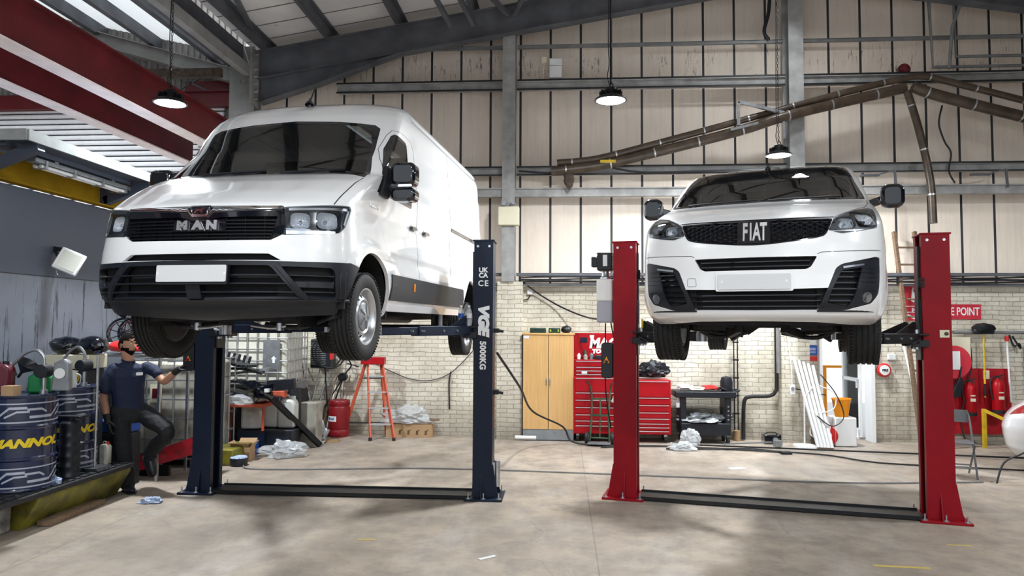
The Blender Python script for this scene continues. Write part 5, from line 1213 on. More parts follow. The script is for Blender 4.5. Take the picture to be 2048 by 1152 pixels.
# clutter between the left column and the back wall
def junk(nm, c, d, m, lab, cat, seed=1, amp=.3, flat=1):
    return tag(crumple(nm, ((0, 0, d[2]*.5), d), m, seed=seed, amp=amp, flat=flat), lab, cat).__setattr__('location', c)
tag(MB().box((-4.42, 10.62, .17), (.85, .5, .34)).build('black_pallet_box', 'navy_dark', bev=.01), 'low dark blue tray box holding the white jugs behind the left column', 'tray box')
jerrycan(-4.66, 10.50, .35, R(8), .30, .24, .40, 'dirty_white', 'squat grimy white jerrycan on the dark blue tray box, front left', 'red_plastic')
jerrycan(-4.42, 10.68, .35, R(-5), .22, .22, .44, 'cloudy_plastic', 'tall cloudy white jerrycan with red cap on the tray box', 'red_plastic')
jerrycan(-4.18, 10.66, .35, R(3), .26, .24, .46, 'cloudy_plastic', 'tall pale jerrycan at the right end of the tray box', 'white_plastic')
tag(MB().box((-4.05, 11.25, .33), (.30, .3, .66)).build('carton', 'dirty_white', bev=.01), 'stained white carton standing right of the tray box', 'carton')
tag(MB().box((-4.25, 12.1, .30), (.30, .28, .60)).build('carton', 'dirty_white', bev=.01), 'stained pale carton against the wall left of the brooms', 'carton')
tag(MB().box((-4.72, 10.45, .72), (.7, .5, .05)).bar((-5.0, 10.45, 0), (-5.0, 10.45, .7), .05).bar((-4.42, 10.3, .34), (-4.42, 10.3, .7), .03).build('low_table', 'orange_paint'), 'low red table holding the heap of black trim', 'table')
for k, (c, d, m, lab) in enumerate((((-4.85, 10.45, .76), (.34, .26, .10), 'film', 'clear crumpled bag at the left of the low red table'), ((-4.60, 10.40, .78), (.26, .2, .09), 'dirty_white', 'pale crumpled bag on the low red table'), ((-4.70, 10.22, .74), (.2, .12, .10), 'film', 'silvery crumpled bag above the grimy jerrycan'))):
    junk('plastic_bag', c, d, m, lab, 'bag', k+40)
random.seed(3)
trim = [('long black bumper strip sloping across the heap', (-4.75, 10.7, 1.12), (-4.05, 10.7, .95)), ('flat black panel at the top of the heap of car trim', (-4.75, 10.8, 1.28), (-4.2, 10.8, 1.22)), ('curved black trim piece hanging off the front of the heap', (-4.35, 10.6, 1.1), (-3.95, 10.6, .88)), ('grey under-tray lying on the heap of car trim', (-4.7, 10.95, 1.2), (-4.15, 10.95, 1.28)), ('dark wheel arch liner lying low in the heap', (-4.7, 10.7, .98), (-3.9, 10.75, .86)), ('black louvred vent panel poking up from the heap', (-4.65, 10.7, 1.42), (-4.25, 10.7, 1.34))]
for k, (lab, a, c) in enumerate(trim):
    a = Vector(a)+Vector((-.30, -.35, -.04)); c = Vector(c)+Vector((-.30, -.35, -.04)); mid = (a+c)/2+Vector((0, -.05, .06-.02*k)); b = MB(); pts = smoothpath([a, mid, c], 5)
    for i in range(len(pts)-1): b.bar(pts[i], pts[i+1], .28, .035)
    if 'louvred' in lab:
        for j in range(5): b.bar(a+(c-a)*(j/5)+Vector((0, -.12, .02)), a+(c-a)*(j/5)+Vector((.03, -.12, .12)), .03)
    tag(b.build('car_trim_piece', ('gloss_black', 'black_plastic', 'gloss_black', 'grey_metal', 'black_plastic', 'black_plastic')[k]), lab, 'car trim', 'heap of car trim')
tag(MB().box((0, 0, 0), (.42, .10, .16), mx=tl(-4.25, 10.55, 1.0) @ Matrix.Rotation(R(-6), 4, 'Y')).build('black_box', 'black_plastic', bev=.01), 'black box on the right end of the heap of trim', 'box')
tag(MB().box((-4.28, 10.95, .46), (.35, .08, .92)).build('panel_stack', 'grate'), 'dark panel standing under the black box', 'panel')
tag(MB().box((-4.28, 10.55, .86), (.2, .12, .10)).build('small_crate', 'orange_paint', bev=.01), 'small orange box beside the white jugs', 'box')
t = thing('monitor_panel', 'glossy black visor shaped panel with a looped strap above the jugs', 'panel', (-4.40, 10.20, .96))
MB().prism([(-.16, -.02), (.18, .10), (.20, .02), (.10, -.10), (-.08, -.12)], .03, TXZ).build('visor', 'gloss_black', t, .006); MB().tube(smoothpath([(-.06, -.04, .08), (-.1, -.05, -.05), (-.09, -.04, -.18), (0, -.04, -.1)]), .008).build('strap', 'rubber', t)
t = thing('black_pole', 'long square black pole leaning diagonally against the heap of trim', 'pole', (0, 0, 0)); MB().bar((-3.80, 11.0, .03), (-4.32, 10.18, .90), .075, .075).build('pole', 'black_metal', t); MB().box((-4.30, 10.14, .95), (.06, .06, .05)).build('pole_tip', 'white_plastic', t)
tag(MB().box((0, 0, .10), (.26, .22, .20)).build('blue_box', 'blue_plastic', bev=.01), 'bright blue box behind the open cardboard carton', 'box').location = (-4.62, 10.25, 0)
def carton(x, y, rz, w, d, h, label, flaps=True, extra=None):
    t = thing('cardboard_box', label, 'cardboard box', (x, y, 0), rz)
    b = MB(); p = .006
    b.box((0, -d/2, h/2), (w, p, h)).box((0, d/2, h/2), (w, p, h)).box((-w/2, 0, h/2), (p, d, h)).box((w/2, 0, h/2), (p, d, h)).box((0, 0, p/2), (w, d, p)); b.build('box_walls', 'cardboard', t)
    if flaps:
        for s in (-1, 1):
            MB().box((0, 0, 0), (w, d*.42, p), mx=tl(0, s*(d/2+.07), h+.05) @ Matrix.Rotation(R(s*38), 4, 'X')).build('flap', 'cardboard', t)
            MB().box((0, 0, 0), (w*.35, d, p), mx=tl(s*(w/2+.03), 0, h+.035) @ Matrix.Rotation(R(-s*55), 4, 'Y')).build('flap', 'cardboard', t)
    b = MB(); mk('print_ink', (.10, .06, .03), .7)
    for i in (extra or (0,)):
        b.box((i, -d/2-.005, h*.42), (.035, .002, .05)).box((i, -d/2-.005, h*.25), (.05, .002, .012)).box((i+.03, -d/2-.005, h*.55), (.02, .002, .02))
    b.build('printed_marks', 'print_ink', t); return t
carton(-4.50, 9.85, R(6), .24, .24, .19, 'small open cardboard box on the floor behind the left blue column', True, (0,))
t = thing('air_tank', 'small dark pot with a blue and white lid at the foot of the left column', 'pot', (-4.38, 9.45, 0)); MB().lathe([(.001, 0), (.11, 0), (.115, .02), (.115, .10), (.11, .11)], n=24).build('pot', 'black_plastic', t); MB().lathe([(.112, .108), (.10, .125), (.001, .13)], n=24).build('lid', 'rag_blue', t)
tag(crumple('plastic_film', ((0, 0, .05), (.25, .17, .11)), 'film', seed=31, amp=.75, sub=4, flat=1), 'crumpled clear plastic sheeting on the floor behind the blue floor plate', 'plastic sheeting').location = (-4.03, 10.15, .02)
tag(crumple('plastic_film', ((0, 0, .08), (.22, .2, .16)), 'film', seed=5, amp=.6, flat=1), 'clear crumpled plastic at the foot of the brooms', 'plastic sheeting').location = (-4.12, 11.65, .02)
tag(crumple('green_bag', ((0, 0, .08), (.16, .14, .16)), 'green_plastic', seed=15, amp=.5, flat=1), 'dark green bag on the floor left of the brooms', 'bag').location = (-4.30, 11.5, .02)
for k, (x, y, w) in enumerate(((-4.05, 11.5, .3), (-3.80, 11.45, .34), (-3.95, 11.3, .22))):
    o = tag(MB().box((0, 0, .012), (w, .14, .02), rz=R(15*k-10)).box((.05, .02, .03), (w*.6, .1, .012), rz=R(30-20*k)).build('litter', ('dirty_white', 'cardboard', 'white_plastic')[k]), ('flattened white packet', 'torn brown card', 'small white scrap')[k]+' lying below the brooms', 'litter'); o.location = (x, y, 0)
# brooms and handles leaning on the wall
random.seed(5)
tools = [((-3.95, 12.0), (-3.75, 12.35, 1.35), 'zinc', 'leaning steel tube'), ((-3.72, 11.9), (-4.15, 12.35, 1.30), 'black_metal', 'leaning black crook-topped rod'), ((-3.62, 11.85), (-3.35, 12.35, 1.50), 'wood', 'leaning broom handle with a pale shaft'), ((-3.78, 11.85), (-3.62, 12.35, 1.25), 'grey_metal', 'leaning grey rod'), ((-3.55, 11.95), (-3.45, 12.35, 1.20), 'white_plastic', 'leaning white mop handle'), ((-3.86, 11.95), (-3.30, 12.3, 1.1), 'black_metal', 'leaning black prop rod'), ((-3.68, 11.95), (-4.05, 12.3, .95), 'zinc', 'short leaning steel rod'), ((-3.5, 12.0), (-3.72, 12.3, 1.42), 'black_metal', 'tall thin black rod')]
for k, ((x, y), e, m, lab) in enumerate(tools):
    x -= .48; e = (e[0]-.48, e[1], e[2]); t = thing('leaning_tool', lab+' in the bundle of tools by the red barrel', 'tool', (x, y, 0), 0, 'bundle of leaning tools'); e = Vector(e)-Vector((x, y, 0))
    MB().cyl((0, 0, .03), e, .012, n=8).build('shaft', m, t)
    if k in (1, 4): MB().tube(smoothpath([e, e+Vector((-.03, 0, .1)), e+Vector((-.12, 0, .13)), e+Vector((-.17, 0, .08))]), .014, 8).build('crook', m, t)
    else: MB().box((0, 0, .05), (.16+.02*k, .06, .08), rz=R(20*k)).build('head', 'black_plastic', t, .01)
t = thing('line_trimmer', 'black bent-handled trimmer standing above the red barrel', 'trimmer', (-3.90, 12.2, 0)); MB().tube(smoothpath([(-.15, 0, .3), (0, 0, .75), (.12, 0, 1.05), (.22, 0, 1.2), (.14, -.02, 1.33), (.02, -.02, 1.30)]), .013, 8).tube([(.14, 0, 1.24), (.36, 0, 1.18)], .012, 8).build('bent_handle', 'black_metal', t); MB().cyl((.08, -.06, 1.0), (.08, .05, 1.0), .075, n=18).build('motor_head', 'black_plastic', t)
t = thing('fan_heater', 'black finned heater hanging on the wall above the tools', 'heater', (-4.18, 12.2, 1.17)); MB().box((0, 0, .24), (.36, .30, .50)).build('casing', 'black_plastic', t, .02)
b = MB()
for k in range(11): b.box((-.03, -.155, .06+k*.036), (.26, .014, .014))
b.build('louvres', 'grey_metal', t); MB().box((.19, -.1, .22), (.03, .14, .16)).build('red_panel', 'red_plastic', t)
tag(MB().tube(smoothpath([(.25*math.cos(a*.7)-.0+a*.008, -.02*a*.2, .27*math.sin(a*.7)) for a in range(22)], 4), .013, 8).build('coiled_hose', 'rubber'), 'black hose looped in front of the wall heater', 'hose').location = (-4.08, 11.98, 1.44)
t = thing('red_barrel', 'dark red plastic barrel with a white label beside the orange ladder', 'barrel', (-3.80+.02, 12.05, 0)); t.location.x = -3.83
MB().lathe([(.001, 0), (.16, 0), (.175, .02), (.18, .10), (.17, .12), (.18, .14), (.18, .50), (.17, .52), (.182, .54), (.182, .60), (.17, .62), (.001, .62)], n=34).build('barrel_body', 'maroon' if 0 else mat('barrel_red', (.20, .006, .010), .4), t)
me = MB(); 
b = MB(); n = 8
for i in range(n):
    a0 = R(-62+i*8); a1 = R(-62+(i+1)*8); q = len(b.v); b.v += [tuple(cyl_pt(.1815, a0, .27)), tuple(cyl_pt(.1815, a1, .27)), tuple(cyl_pt(.1815, a1, .36)), tuple(cyl_pt(.1815, a0, .36))]; b.f.append((q, q+1, q+2, q+3))
b.build('label_sheet', 'white_plastic', t); lt = text('lettering', 'Mobil', .040, Matrix.Identity(4), 'blue_plastic', t, .002, 0, 1, .0008); wrap(lt.data, .1815, .001); lt.location = (0, 0, .315); lt.rotation_euler = (0, 0, R(-30))
# orange step ladder
t = thing('step_ladder', 'orange aluminium step ladder open against the brick wall', 'ladder', (-2.85, 12.0, 0))
fo = [(-.22, -.12), (.20, -.16)]
top = [(-.17, .0), (.02, .0)]; Hh = 1.30
xs = (-.27, .12); xt = (-.24, .0)
for i in range(2):
    MB().bar((xs[i]+.10, -.35, .02), (xt[i]-.05, -.02, Hh), .025, .065).build('front_rail', 'orange_paint', t)
    MB().bar(((-.72, .02)[i], .18, .02), ((-.33, -.06)[i], .0, Hh-.06), .025, .05).build('rear_rail', 'orange_paint', t)
    MB().box((xs[i]+.10, -.35, .025), (.05, .08, .05)).build('foot', 'rubber', t)
for k in range(4):
    f = (k+1)/5.0; z = Hh*f; y = -.35+.33*f; xa = xs[0]+.10+(xt[0]-.05-xs[0]-.10)*f; xb = xs[1]+.10+(xt[1]-.05-xs[1]-.10)*f
    MB().box(((xa+xb)/2, y, z), (xb-xa, .09, .022)).build('tread', 'aluminium', t)
MB().box((-.19, -.01, Hh+.0), (.40, .22, .12)).build('top_tray', 'red_tool', t, .01)
MB().bar((-.68, .17, .22), (-.0, .17, .22), .02).bar((-.36, .02, 1.0), (-.06, .02, 1.0), .02).build('brace', 'black_metal', t)
t.rotation_euler = (0, 0, R(6)); t.location = (-3.04, 12.02, 0)
carton(-2.62, 12.2, R(0), .78, .30, .22, 'long cardboard box against the brick wall right of the ladder', False, (-.15, 0, .15, .3))
tag(crumple('plastic_film', ((0, 0, .07), (.38, .14, .15)), 'film', seed=8, amp=.6, sub=4, flat=1), 'crumpled clear plastic heaped on the long cardboard box', 'plastic sheeting').location = (-2.68, 12.15, .25)
tag(MB().bar((-2.45, 12.1, .27), (-2.1, 12.1, .30), .06, .03).build('wood_offcut', 'wood'), 'wooden offcut on the end of the long cardboard box', 'wood')
tag(MB().tube(smoothpath([(-3.35, 12.37, 1.25), (-2.6, 12.37, .95), (-2.0, 12.37, 1.05), (-1.45, 12.37, 1.6), (-1.3, 12.3, 1.8)]), .007, 6).build('wall_cable', 'cable_black'), 'thin cable sagging across the brick wall behind the ladder', 'cable')
tag(MB().tube(smoothpath([(-1.95, 12.37, 1.1), (-1.98, 12.37, .9), (-1.97, 12.37, .45)]), .013, 6).build('wall_conduit', 'cable_black'), 'short black conduit upright on the brick wall right of the ladder', 'conduit')
# ------------------------------------------------------------------ back wall: cupboards, tool chests, fire point
t = thing('wooden_cupboard', 'tall light oak two-door cupboard against the painted brick wall', 'cupboard', (-.24, 12.16, 0))
MB().box((0, 0, .05), (.84, .42, .10)).box((0, .01, .92), (.86, .42, 1.68)).build('carcass', 'grate', t); MB().box((0, -.01, 1.775), (.88, .46, .03)).build('cupboard_top', 'oak', t, .003)
MB().box((0, -.01, .10), (.84, .42, .17)).build('plinth', 'grey_metal', t)
for s in (-1, 1):
    d = MB().box((s*.2135, -.215, .975), (.418, .02, 1.57)).build('door', 'oak', t, .003)
    h = MB().tube(smoothpath([(s*.03, -.225, .93), (s*.03, -.255, .95), (s*.03, -.255, 1.02), (s*.03, -.225, 1.04)]), .007, 8).build('door_handle', 'zinc', d)
MB().cyl((.035, -.225, .89), (.035, -.232, .89), .01).build('lock', 'zinc', t)
MB().box((-.37, -.228, 1.72), (.09, .003, .05)).build('paper_label', 'white_plastic', t)
def toolcase(x, w, h, m, mm, label, extra=None):
    t = thing('tool_case', label, 'tool case', (x, 12.1, 1.79)); MB().box((0, 0, h/2), (w, .2, h)).build('case_body', m, t, .012)
    MB().tube(smoothpath([(-.05, -.11, h*.5), (-.04, -.13, h*.75), (.04, -.13, h*.75), (.05, -.11, h*.5)]), .006).build('handle', 'black_plastic', t)
    for s in (-1, 1): MB().box((s*w*.32, -.105, h*.5), (.025, .01, .035)).build('latch', mm, t)
mk('case_green', (.012, .05, .035), .45); mk('case_lime', (.45, .6, .05), .45)
toolcase(-.42, .27, .085, 'case_green', 'black_plastic', 'flat dark green tool case on top of the oak cupboard, left')
toolcase(-.14, .20, .085, 'case_green', 'case_lime', 'dark tool case with lime latches on the middle of the oak cupboard')
tag(crumple('black_pouch', ((0, 0, .055), (.085, .08, .07)), 'black_plastic', seed=2, amp=.12), 'rounded black pouch on the right end of the oak cupboard', 'pouch').location = (.06, 12.1, 1.795)
def tool_cab(name, label, x, y, w, d, z0, rows, m='red_tool'):
    H = sum(rows); t = thing(name, label, 'tool cabinet', (x, y, 0)); MB().box((0, 0, z0+H/2), (w, d, H+.02)).build('cabinet_body', m, t, .006); z = z0+H
    for h in rows:
        z -= h; dr = MB().box((0, -d/2-.008, z+h/2), (w-.06, .018, h-.012)).build('drawer', m, t, .003)
        MB().box((0, -d/2-.022, z+h-.016), (w-.07, .012, .012)).build('drawer_pull', 'satin_chrome', dr)
    return t, z0+H
t, zt = tool_cab('tool_chest', 'tall red roller tool cabinet right of the oak cupboard', .53, 12.12, .70, .44, .14, (.24, .12, .12, .12, .10, .08, .14))
for sx in (-.28, .28):
    for sy in (-.15, .15):
        c = MB().cyl((sx-.02, sy, .055), (sx+.02, sy, .055), .05, n=16).build('caster', 'rubber', t); MB().box((sx, sy, .11), (.05, .05, .05)).build('fork', 'zinc', c)
t, zt2 = tool_cab('tool_chest', 'red top chest with open lid standing on the tall red cabinet', .53, 12.14, .68, .38, zt+.01, (.10, .06, .06, .05)[::1])
MB().box((0, .17, zt2+.24), (.70, .025, .42)).build('lid', 'red_tool', t, .004); MB().box((-.33, .02, zt2+.05), (.02, .34, .12)).box((.33, .02, zt2+.05), (.02, .34, .12)).build('tray_sides', 'red_tool', t)
text('lettering', 'MAC', .16, tl(.16, .155, zt2+.27) @ TFR, 'white_text', t, .012, .15, .95); text('lettering', 'TOOLS', .065, tl(.14, .155, zt2+.135) @ TFR, 'white_text', t, .008, .1, 1.1)
MB().box((-.17, .155, zt2+.33), (.12, .006, .09)).build('poster', 'navy_steel', t); MB().box((-.03, .155, zt2+.39), (.07, .006, .05)).build('sticker', 'white_text', t)
MB().box((-.17, -.215, zt2-.20), (.09, .004, .045)).build('sticker', 'white_plastic', t)
random.seed(11)
for k, (x, h, m, nm, lab) in enumerate(((-.26, .10, 'white_plastic', 'aerosol_can', 'white aerosol lying left in the open top chest'), (-.16, .16, 'case_green', 'oil_bottle', 'dark green bottle in the open top chest'), (-.15, .09, 'dirty_white', 'glove_bundle', 'white gloves bundled in the open top chest'), (-.05, .11, 'grey_metal', 'tin_can', 'grey tin in the open top chest'), (.06, .07, 'black_plastic', 'socket_box', 'black socket box in the open top chest'), (.18, .06, 'black_metal', 'spanner_roll', 'dark spanner roll at the right of the open top chest'))):
    o = tag(MB().lathe([(.001, 0), (.032, 0), (.034, h*.7), (.018, h*.85), (.016, h), (.001, h)], n=16).build(nm, m) if k not in (4, 5) else MB().box((0, 0, h/2), (.12, .1, h)).build(nm, m, bev=.01), lab, nm.replace('_', ' ')); o.location = (.53+x, 12.03 if k != 2 else 11.98, zt2+.012)
t, z2 = tool_cab('tool_chest', 'lower red roller tool cabinet right of the red lift column', 1.36, 12.10, .82, .46, .15, (.27, .12, .12, .10, .08, .06, .06, .06))
MB().box((-.1, -.244, .66), (.24, .004, .04)).build('brand_plate', 'black_metal', t)
for sx in (-.33, .33):
    for sy in (-.15, .15):
        c = MB().cyl((sx-.02, sy, .055), (sx+.02, sy, .055), .05, n=16).build('caster', 'rubber', t); MB().box((sx, sy, .115), (.05, .05, .06)).build('fork', 'zinc', c)
tag(crumple('tool_bag', ((0, 0, .12), (.22, .16, .16)), 'black_plastic', seed=6, amp=.45, sub=4, flat=1), 'open black tool bag on the lower red cabinet', 'bag').location = (1.50, 12.08, z2+.01)
tag(MB().box((0, 0, .05), (.14, .12, .10)).build('white_tub', 'white_plastic', bev=.01), 'white tub on the lower red cabinet beside the tool bag', 'tub').location = (1.12, 12.05, z2+.01)
tag(MB().lathe([(.001, 0), (.03, 0), (.03, .11), (.001, .115)], n=16).build('spray_can', 'blue_plastic'), 'blue spray can between the tub and the tool bag', 'can').location = (1.235, 12.0, z2+.01)
tag(MB().box((0, 0, 0), (.12, .01, .16), mx=tl(.88, 11.86, .72) @ Matrix.Rotation(R(20), 4, 'Y')).build('paper_sheet', 'white_plastic'), 'white paper stuck on the tall red cabinet beside the lift column', 'paper')
# sack truck
t = thing('sack_truck', 'small green sack truck leaning against the red tool cabinet', 'sack truck', (.60, 11.66, 0), R(-8))
mk('truck_green', (.05, .09, .05), .5, var=.4)
for s in (-1, 1):
    MB().tube(smoothpath([(s*.16, -.02, .06), (s*.14, .06, .45), (s*.15, .16, .80), (s*.18, .10, .95), (s*.20, .02, 1.0)]), .016, 8).build('side_rail', 'truck_green', t)
    MB().cyl((s*.20, -.02, 1.0), (s*.21, -.08, 1.01), .02, n=10).build('grip', 'maroon', t)
    w = MB().lathe([(.02, -.025), (.085, -.03), (.10, -.02), (.10, .02), (.085, .03), (.02, .025)], (s*.21, .02, .10), (1, 0, 0), 24).build('wheel', 'rubber', t); MB().cyl((s*.18, .02, .10), (s*.24, .02, .10), .05, n=16).build('hub', 'grey_metal', w)
MB().bar((-.14, .07, .46), (.14, .07, .46), .03).bar((-.14, .14, .72), (.14, .14, .72), .03).bar((0, .02, .1), (0, .12, .72), .02).cyl((-.2, .02, .1), (.2, .02, .1), .014).build('cross_bars', 'truck_green', t)
MB().box((0, -.13, .04), (.36, .20, .012)).build('toe_plate', 'grey_metal', t)
# black service trolley
t = thing('service_trolley', 'black plastic two-shelf service trolley right of the red cabinets', 'trolley', (2.33, 12.08, 0))
MB().box((0, 0, .80), (.98, .48, .10)).build('top_tray', 'black_plastic', t, .015); MB().box((0, 0, .24), (.80, .46, .20)).build('bottom_tray', 'black_plastic', t, .015)
for sx in (-.36, .36):
    MB().box((sx, 0, .52), (.10, .42, .50)).build('upright', 'black_plastic', t, .02)
    for sy in (-.16, .16): c = MB().cyl((sx-.02, sy, .06), (sx+.02, sy, .06), .06, n=16).build('caster', 'rubber', t); MB().box((sx, sy, .12), (.05, .05, .06)).build('fork', 'grey_metal', c)
MB().tube(smoothpath([(.46, -.1, .84), (.56, -.1, .86), (.56, .1, .86), (.46, .1, .84)]), .018).build('handle', 'black_plastic', t)
b = MB()
for k in range(4): b.cyl((.36, -.215, .40+k*.07), (.36, -.222, .40+k*.07), .014, n=10)
b.build('upright_holes', 'grey_metal', t)
for k, (x, d, m, nm, lab) in enumerate(((-.30, (.12, .1, .05), 'white_plastic', 'rag', 'white cloth on the left of the black trolley'), (-.1, (.16, .1, .03), 'dirty_white', 'paper_heap', 'pale papers on the middle of the black trolley'), (.10, (.13, .1, .045), 'red_plastic', 'rag', 'red cloth on the black trolley'), (.28, (.08, .08, .03), 'black_metal', 'hose_coil', 'small dark coil on the black trolley'))):
    tag(crumple(nm, ((0, 0, d[2]), d), m, seed=k+60, amp=.5, flat=1), lab, nm.replace('_', ' ')).location = (2.33+x, 12.05, .852)
tag(crumple('metal_scraps', ((0, 0, .05), (.34, .16, .08)), 'grey_metal', seed=77, amp=.8, sub=4, flat=1), 'heap of grey metal scraps in the lower tray of the trolley', 'scrap heap', kind='stuff').location = (2.30, 12.05, .345)
tag(MB().lathe([(.001, 0), (.10, 0), (.105, .14), (.08, .22), (.001, .24)], n=20).build('black_bottle', 'black_plastic'), 'rounded black canister on the right end of the trolley top', 'canister').location = (2.72, 12.12, .852)
t = thing('spray_bottle', 'white spray bottle hung on the left of the trolley', 'spray bottle', (1.90, 11.95, .58)); MB().lathe([(.001, 0), (.035, 0), (.038, .12), (.02, .17), (.015, .2)], n=16).build('bottle_body', 'white_plastic', t); MB().box((0, -.02, .215), (.03, .08, .03)).build('trigger_head', 'blue_plastic', t); MB().bar((.03, .02, .2), (.06, .1, .28), .01).build('hook', 'zinc', t)
tag(crumple('clear_bag', ((0, 0, .08), (.15, .12, .17)), 'film', seed=17, amp=.28, sub=4, flat=1), 'clear plastic bag on the floor in front of the black trolley', 'bag').location = (2.02, 11.55, .03)
tag(crumple('clear_bag', ((0, 0, .03), (.18, .09, .06)), 'film', seed=18, amp=.7, sub=4, flat=1), 'small flattened clear bag in front of the red cabinets', 'bag').location = (1.85, 11.25, .02)
# pipes, conduits and electrical boxes on the wall
t = thing('twin_pipe', 'two thin dark pipes clamped upright on the wall right of the trolley', 'pipe', (2.92, 12.3, 0)); b = MB()
for s in (-1, 1): b.cyl((s*.03, 0, .17), (s*.03, 0, 2.6), .010, n=8)
b.build('pipes', 'black_metal', t); b = MB()
for k in range(8): b.box((0, 0, .45+k*.3), (.10, .03, .025))
b.build('clamps', 'black_metal', t); 
tag(MB().cyl((0, 0, 0), (0, 0, .17), .055, n=18).build('clay_pot', 'cardboard'), 'short brown tube standing under the twin pipes', 'tube').location = (2.92, 12.27, 0)
tag(MB().tube(smoothpath([(3.57, 12.22, 2.55), (3.57, 12.22, 1.05), (3.55, 12.22, .85), (3.45, 12.24, .76), (3.15, 12.26, .74), (3.05, 12.28, .66), (3.03, 12.28, .3), (3.03, 12.28, .02)], 5), .032, 10).build('drain_pipe', 'rubber'), 'bent dark pipe running down and along the wall beside the pillar', 'pipe')
tag(MB().cyl((3.565, 12.10, 1.15), (3.565, 12.10, 2.5), .03, n=12).build('steel_pipe', 'zinc'), 'straight grey steel pipe on the wall beside the pillar', 'pipe')
t = thing('battery_charger', 'small black charger box with a dial on the floor by the pillar', 'charger', (3.42, 12.05, 0)); MB().box((0, 0, .08), (.27, .2, .15)).build('casing', 'gloss_black', t, .01); MB().cyl((.04, -.1, .07), (.04, -.11, .07), .045).build('dial', 'grey_metal', t); MB().tube(smoothpath([(-.1, 0, .15), (-.06, 0, .18), (.06, 0, .18), (.1, 0, .15)]), .008).build('handle', 'black_metal', t)
t = thing('socket_box', 'white electrical socket box on the pillar above the grey step', 'socket', (3.77, 12.06, .88)); MB().box((0, 0, 0), (.09, .05, .16)).build('box', 'white_plastic', t, .008); MB().cyl((0, -.025, .02), (0, -.032, .02), .028).build('switch', 'grey_metal', t); MB().tube(smoothpath([(0, .0, .08), (-.02, 0, .5), (-.08, .02, 1.1), (-.14, .02, 1.6)]), .010, 6).build('white_lead', 'white_plastic', t)
t = thing('spray_bottle', 'white spray bottle hanging near the bundle of white tubes', 'spray bottle', (4.06, 12.0, .50)); MB().lathe([(.001, 0), (.045, 0), (.05, .14), (.03, .22), (.015, .28)], n=16).build('bottle_body', 'white_plastic', t); MB().box((0, -.02, .30), (.03, .08, .03)).build('trigger_head', 'white_plastic', t); MB().bar((0, 0, .28), (.04, .1, .42), .008).build('hook', 'zinc', t)
tag(MB().tube(smoothpath([(3.8, 12.1, .9), (4.0, 12.1, .86), (4.2, 12.05, .82), (4.3, 12.05, .80)]), .009, 6).build('black_lead', 'cable_black'), 'short black lead from the white socket box to the tube bundle', 'cable')
t = thing('junction_box', 'small white junction box with a black cable on the brick wall above the cupboard', 'junction box', (-.57, 12.36, 2.50)); MB().box((0, 0, 0), (.10, .06, .10)).build('box', 'white_plastic', t, .01); MB().tube(smoothpath([(0, -.01, -.05), (-.03, -.01, -.12), (-.12, 0, -.15), (-.16, 0, -.2), (-.15, 0, -.32)]), .010, 6).build('lead', 'cable_black', t)
tag(MB().tube(smoothpath([(-.68, 12.2, 2.66), (-.4, 12.3, 2.45), (0, 12.2, 2.22), (.4, 11.6, 2.05), (.62, 9.6, 2.0), (.60, 8.4, 2.02)]), .014, 8).build('supply_cable', 'cable_black'), 'thick black cable sagging from the wall ledge to the red lift column', 'cable')
tag(MB().tube(smoothpath([(-.75, 8.15, 1.60), (-.55, 9.2, 1.12), (-.45, 10.8, .62), (0, 11.5, .30), (.15, 11.55, .06), (.55, 11.5, .02), (1.2, 11.4, .02)]), .015, 8).build('air_hose', 'rubber'), 'thick black hose sagging from the blue lift column across to the sack truck', 'hose')
tag(MB().cyl((0, 0, .045), (.35, 0, .045), .035, n=16).build('silicone_tube', 'white_plastic'), 'white sealant tube lying at the foot of the oak cupboard', 'tube').location = (-.79, 11.95, 0)
tag(MB().cyl((0, 0, 0), (0, 0, .12), .03, n=12).build('pipe_stub', 'grey_metal'), 'short grey pipe stub on the floor by the brick pier', 'pipe').location = (-.86, 12.1, 0)
# emergency light and sensor on the column, small box higher up, sounder
t = thing('emergency_light', 'cream box lamp with a round sensor above it on the middle steel column', 'emergency light', (-.92, 11.98, 3.77)); MB().box((0, 0, 0), (.36, .14, .32)).build('casing', 'cream_plastic', t, .015); MB().cyl((-.08, -.03, .22), (-.08, -.09, .22), .045).cyl((.08, -.03, .22), (.08, -.09, .22), .03).build('sensor', 'grey_metal', t)
t = thing('alarm_box', 'small pale box with a side sensor high on the cladding', 'alarm box', (-.13, 12.2, 6.38)); MB().box((0, 0, -.06), (.22, .12, .22)).box((0, 0, .12), (.22, .12, .12)).build('casing', 'white_plastic', t, .012); MB().box((-.20, 0, .16), (.08, .08, .1)).tube(smoothpath([(-.2, 0, .1), (-.22, 0, -.1), (-.18, 0, -.2), (-.22, 0, -.3)]), .008).build('sensor', 'cream_plastic', t)
t = thing('alarm_sounder', 'dark red round alarm sounder high on the cladding', 'alarm', (5.74, 12.2, 6.26)); MB().lathe([(.08, -.04), (.085, .02), (.06, .06), (.001, .07)], ax=(0, -1, 0)).build('sounder', 'beam_red', t); MB().cyl((0, .0, 0), (0, .06, 0), .10, n=24).build('back_plate', 'maroon', t)
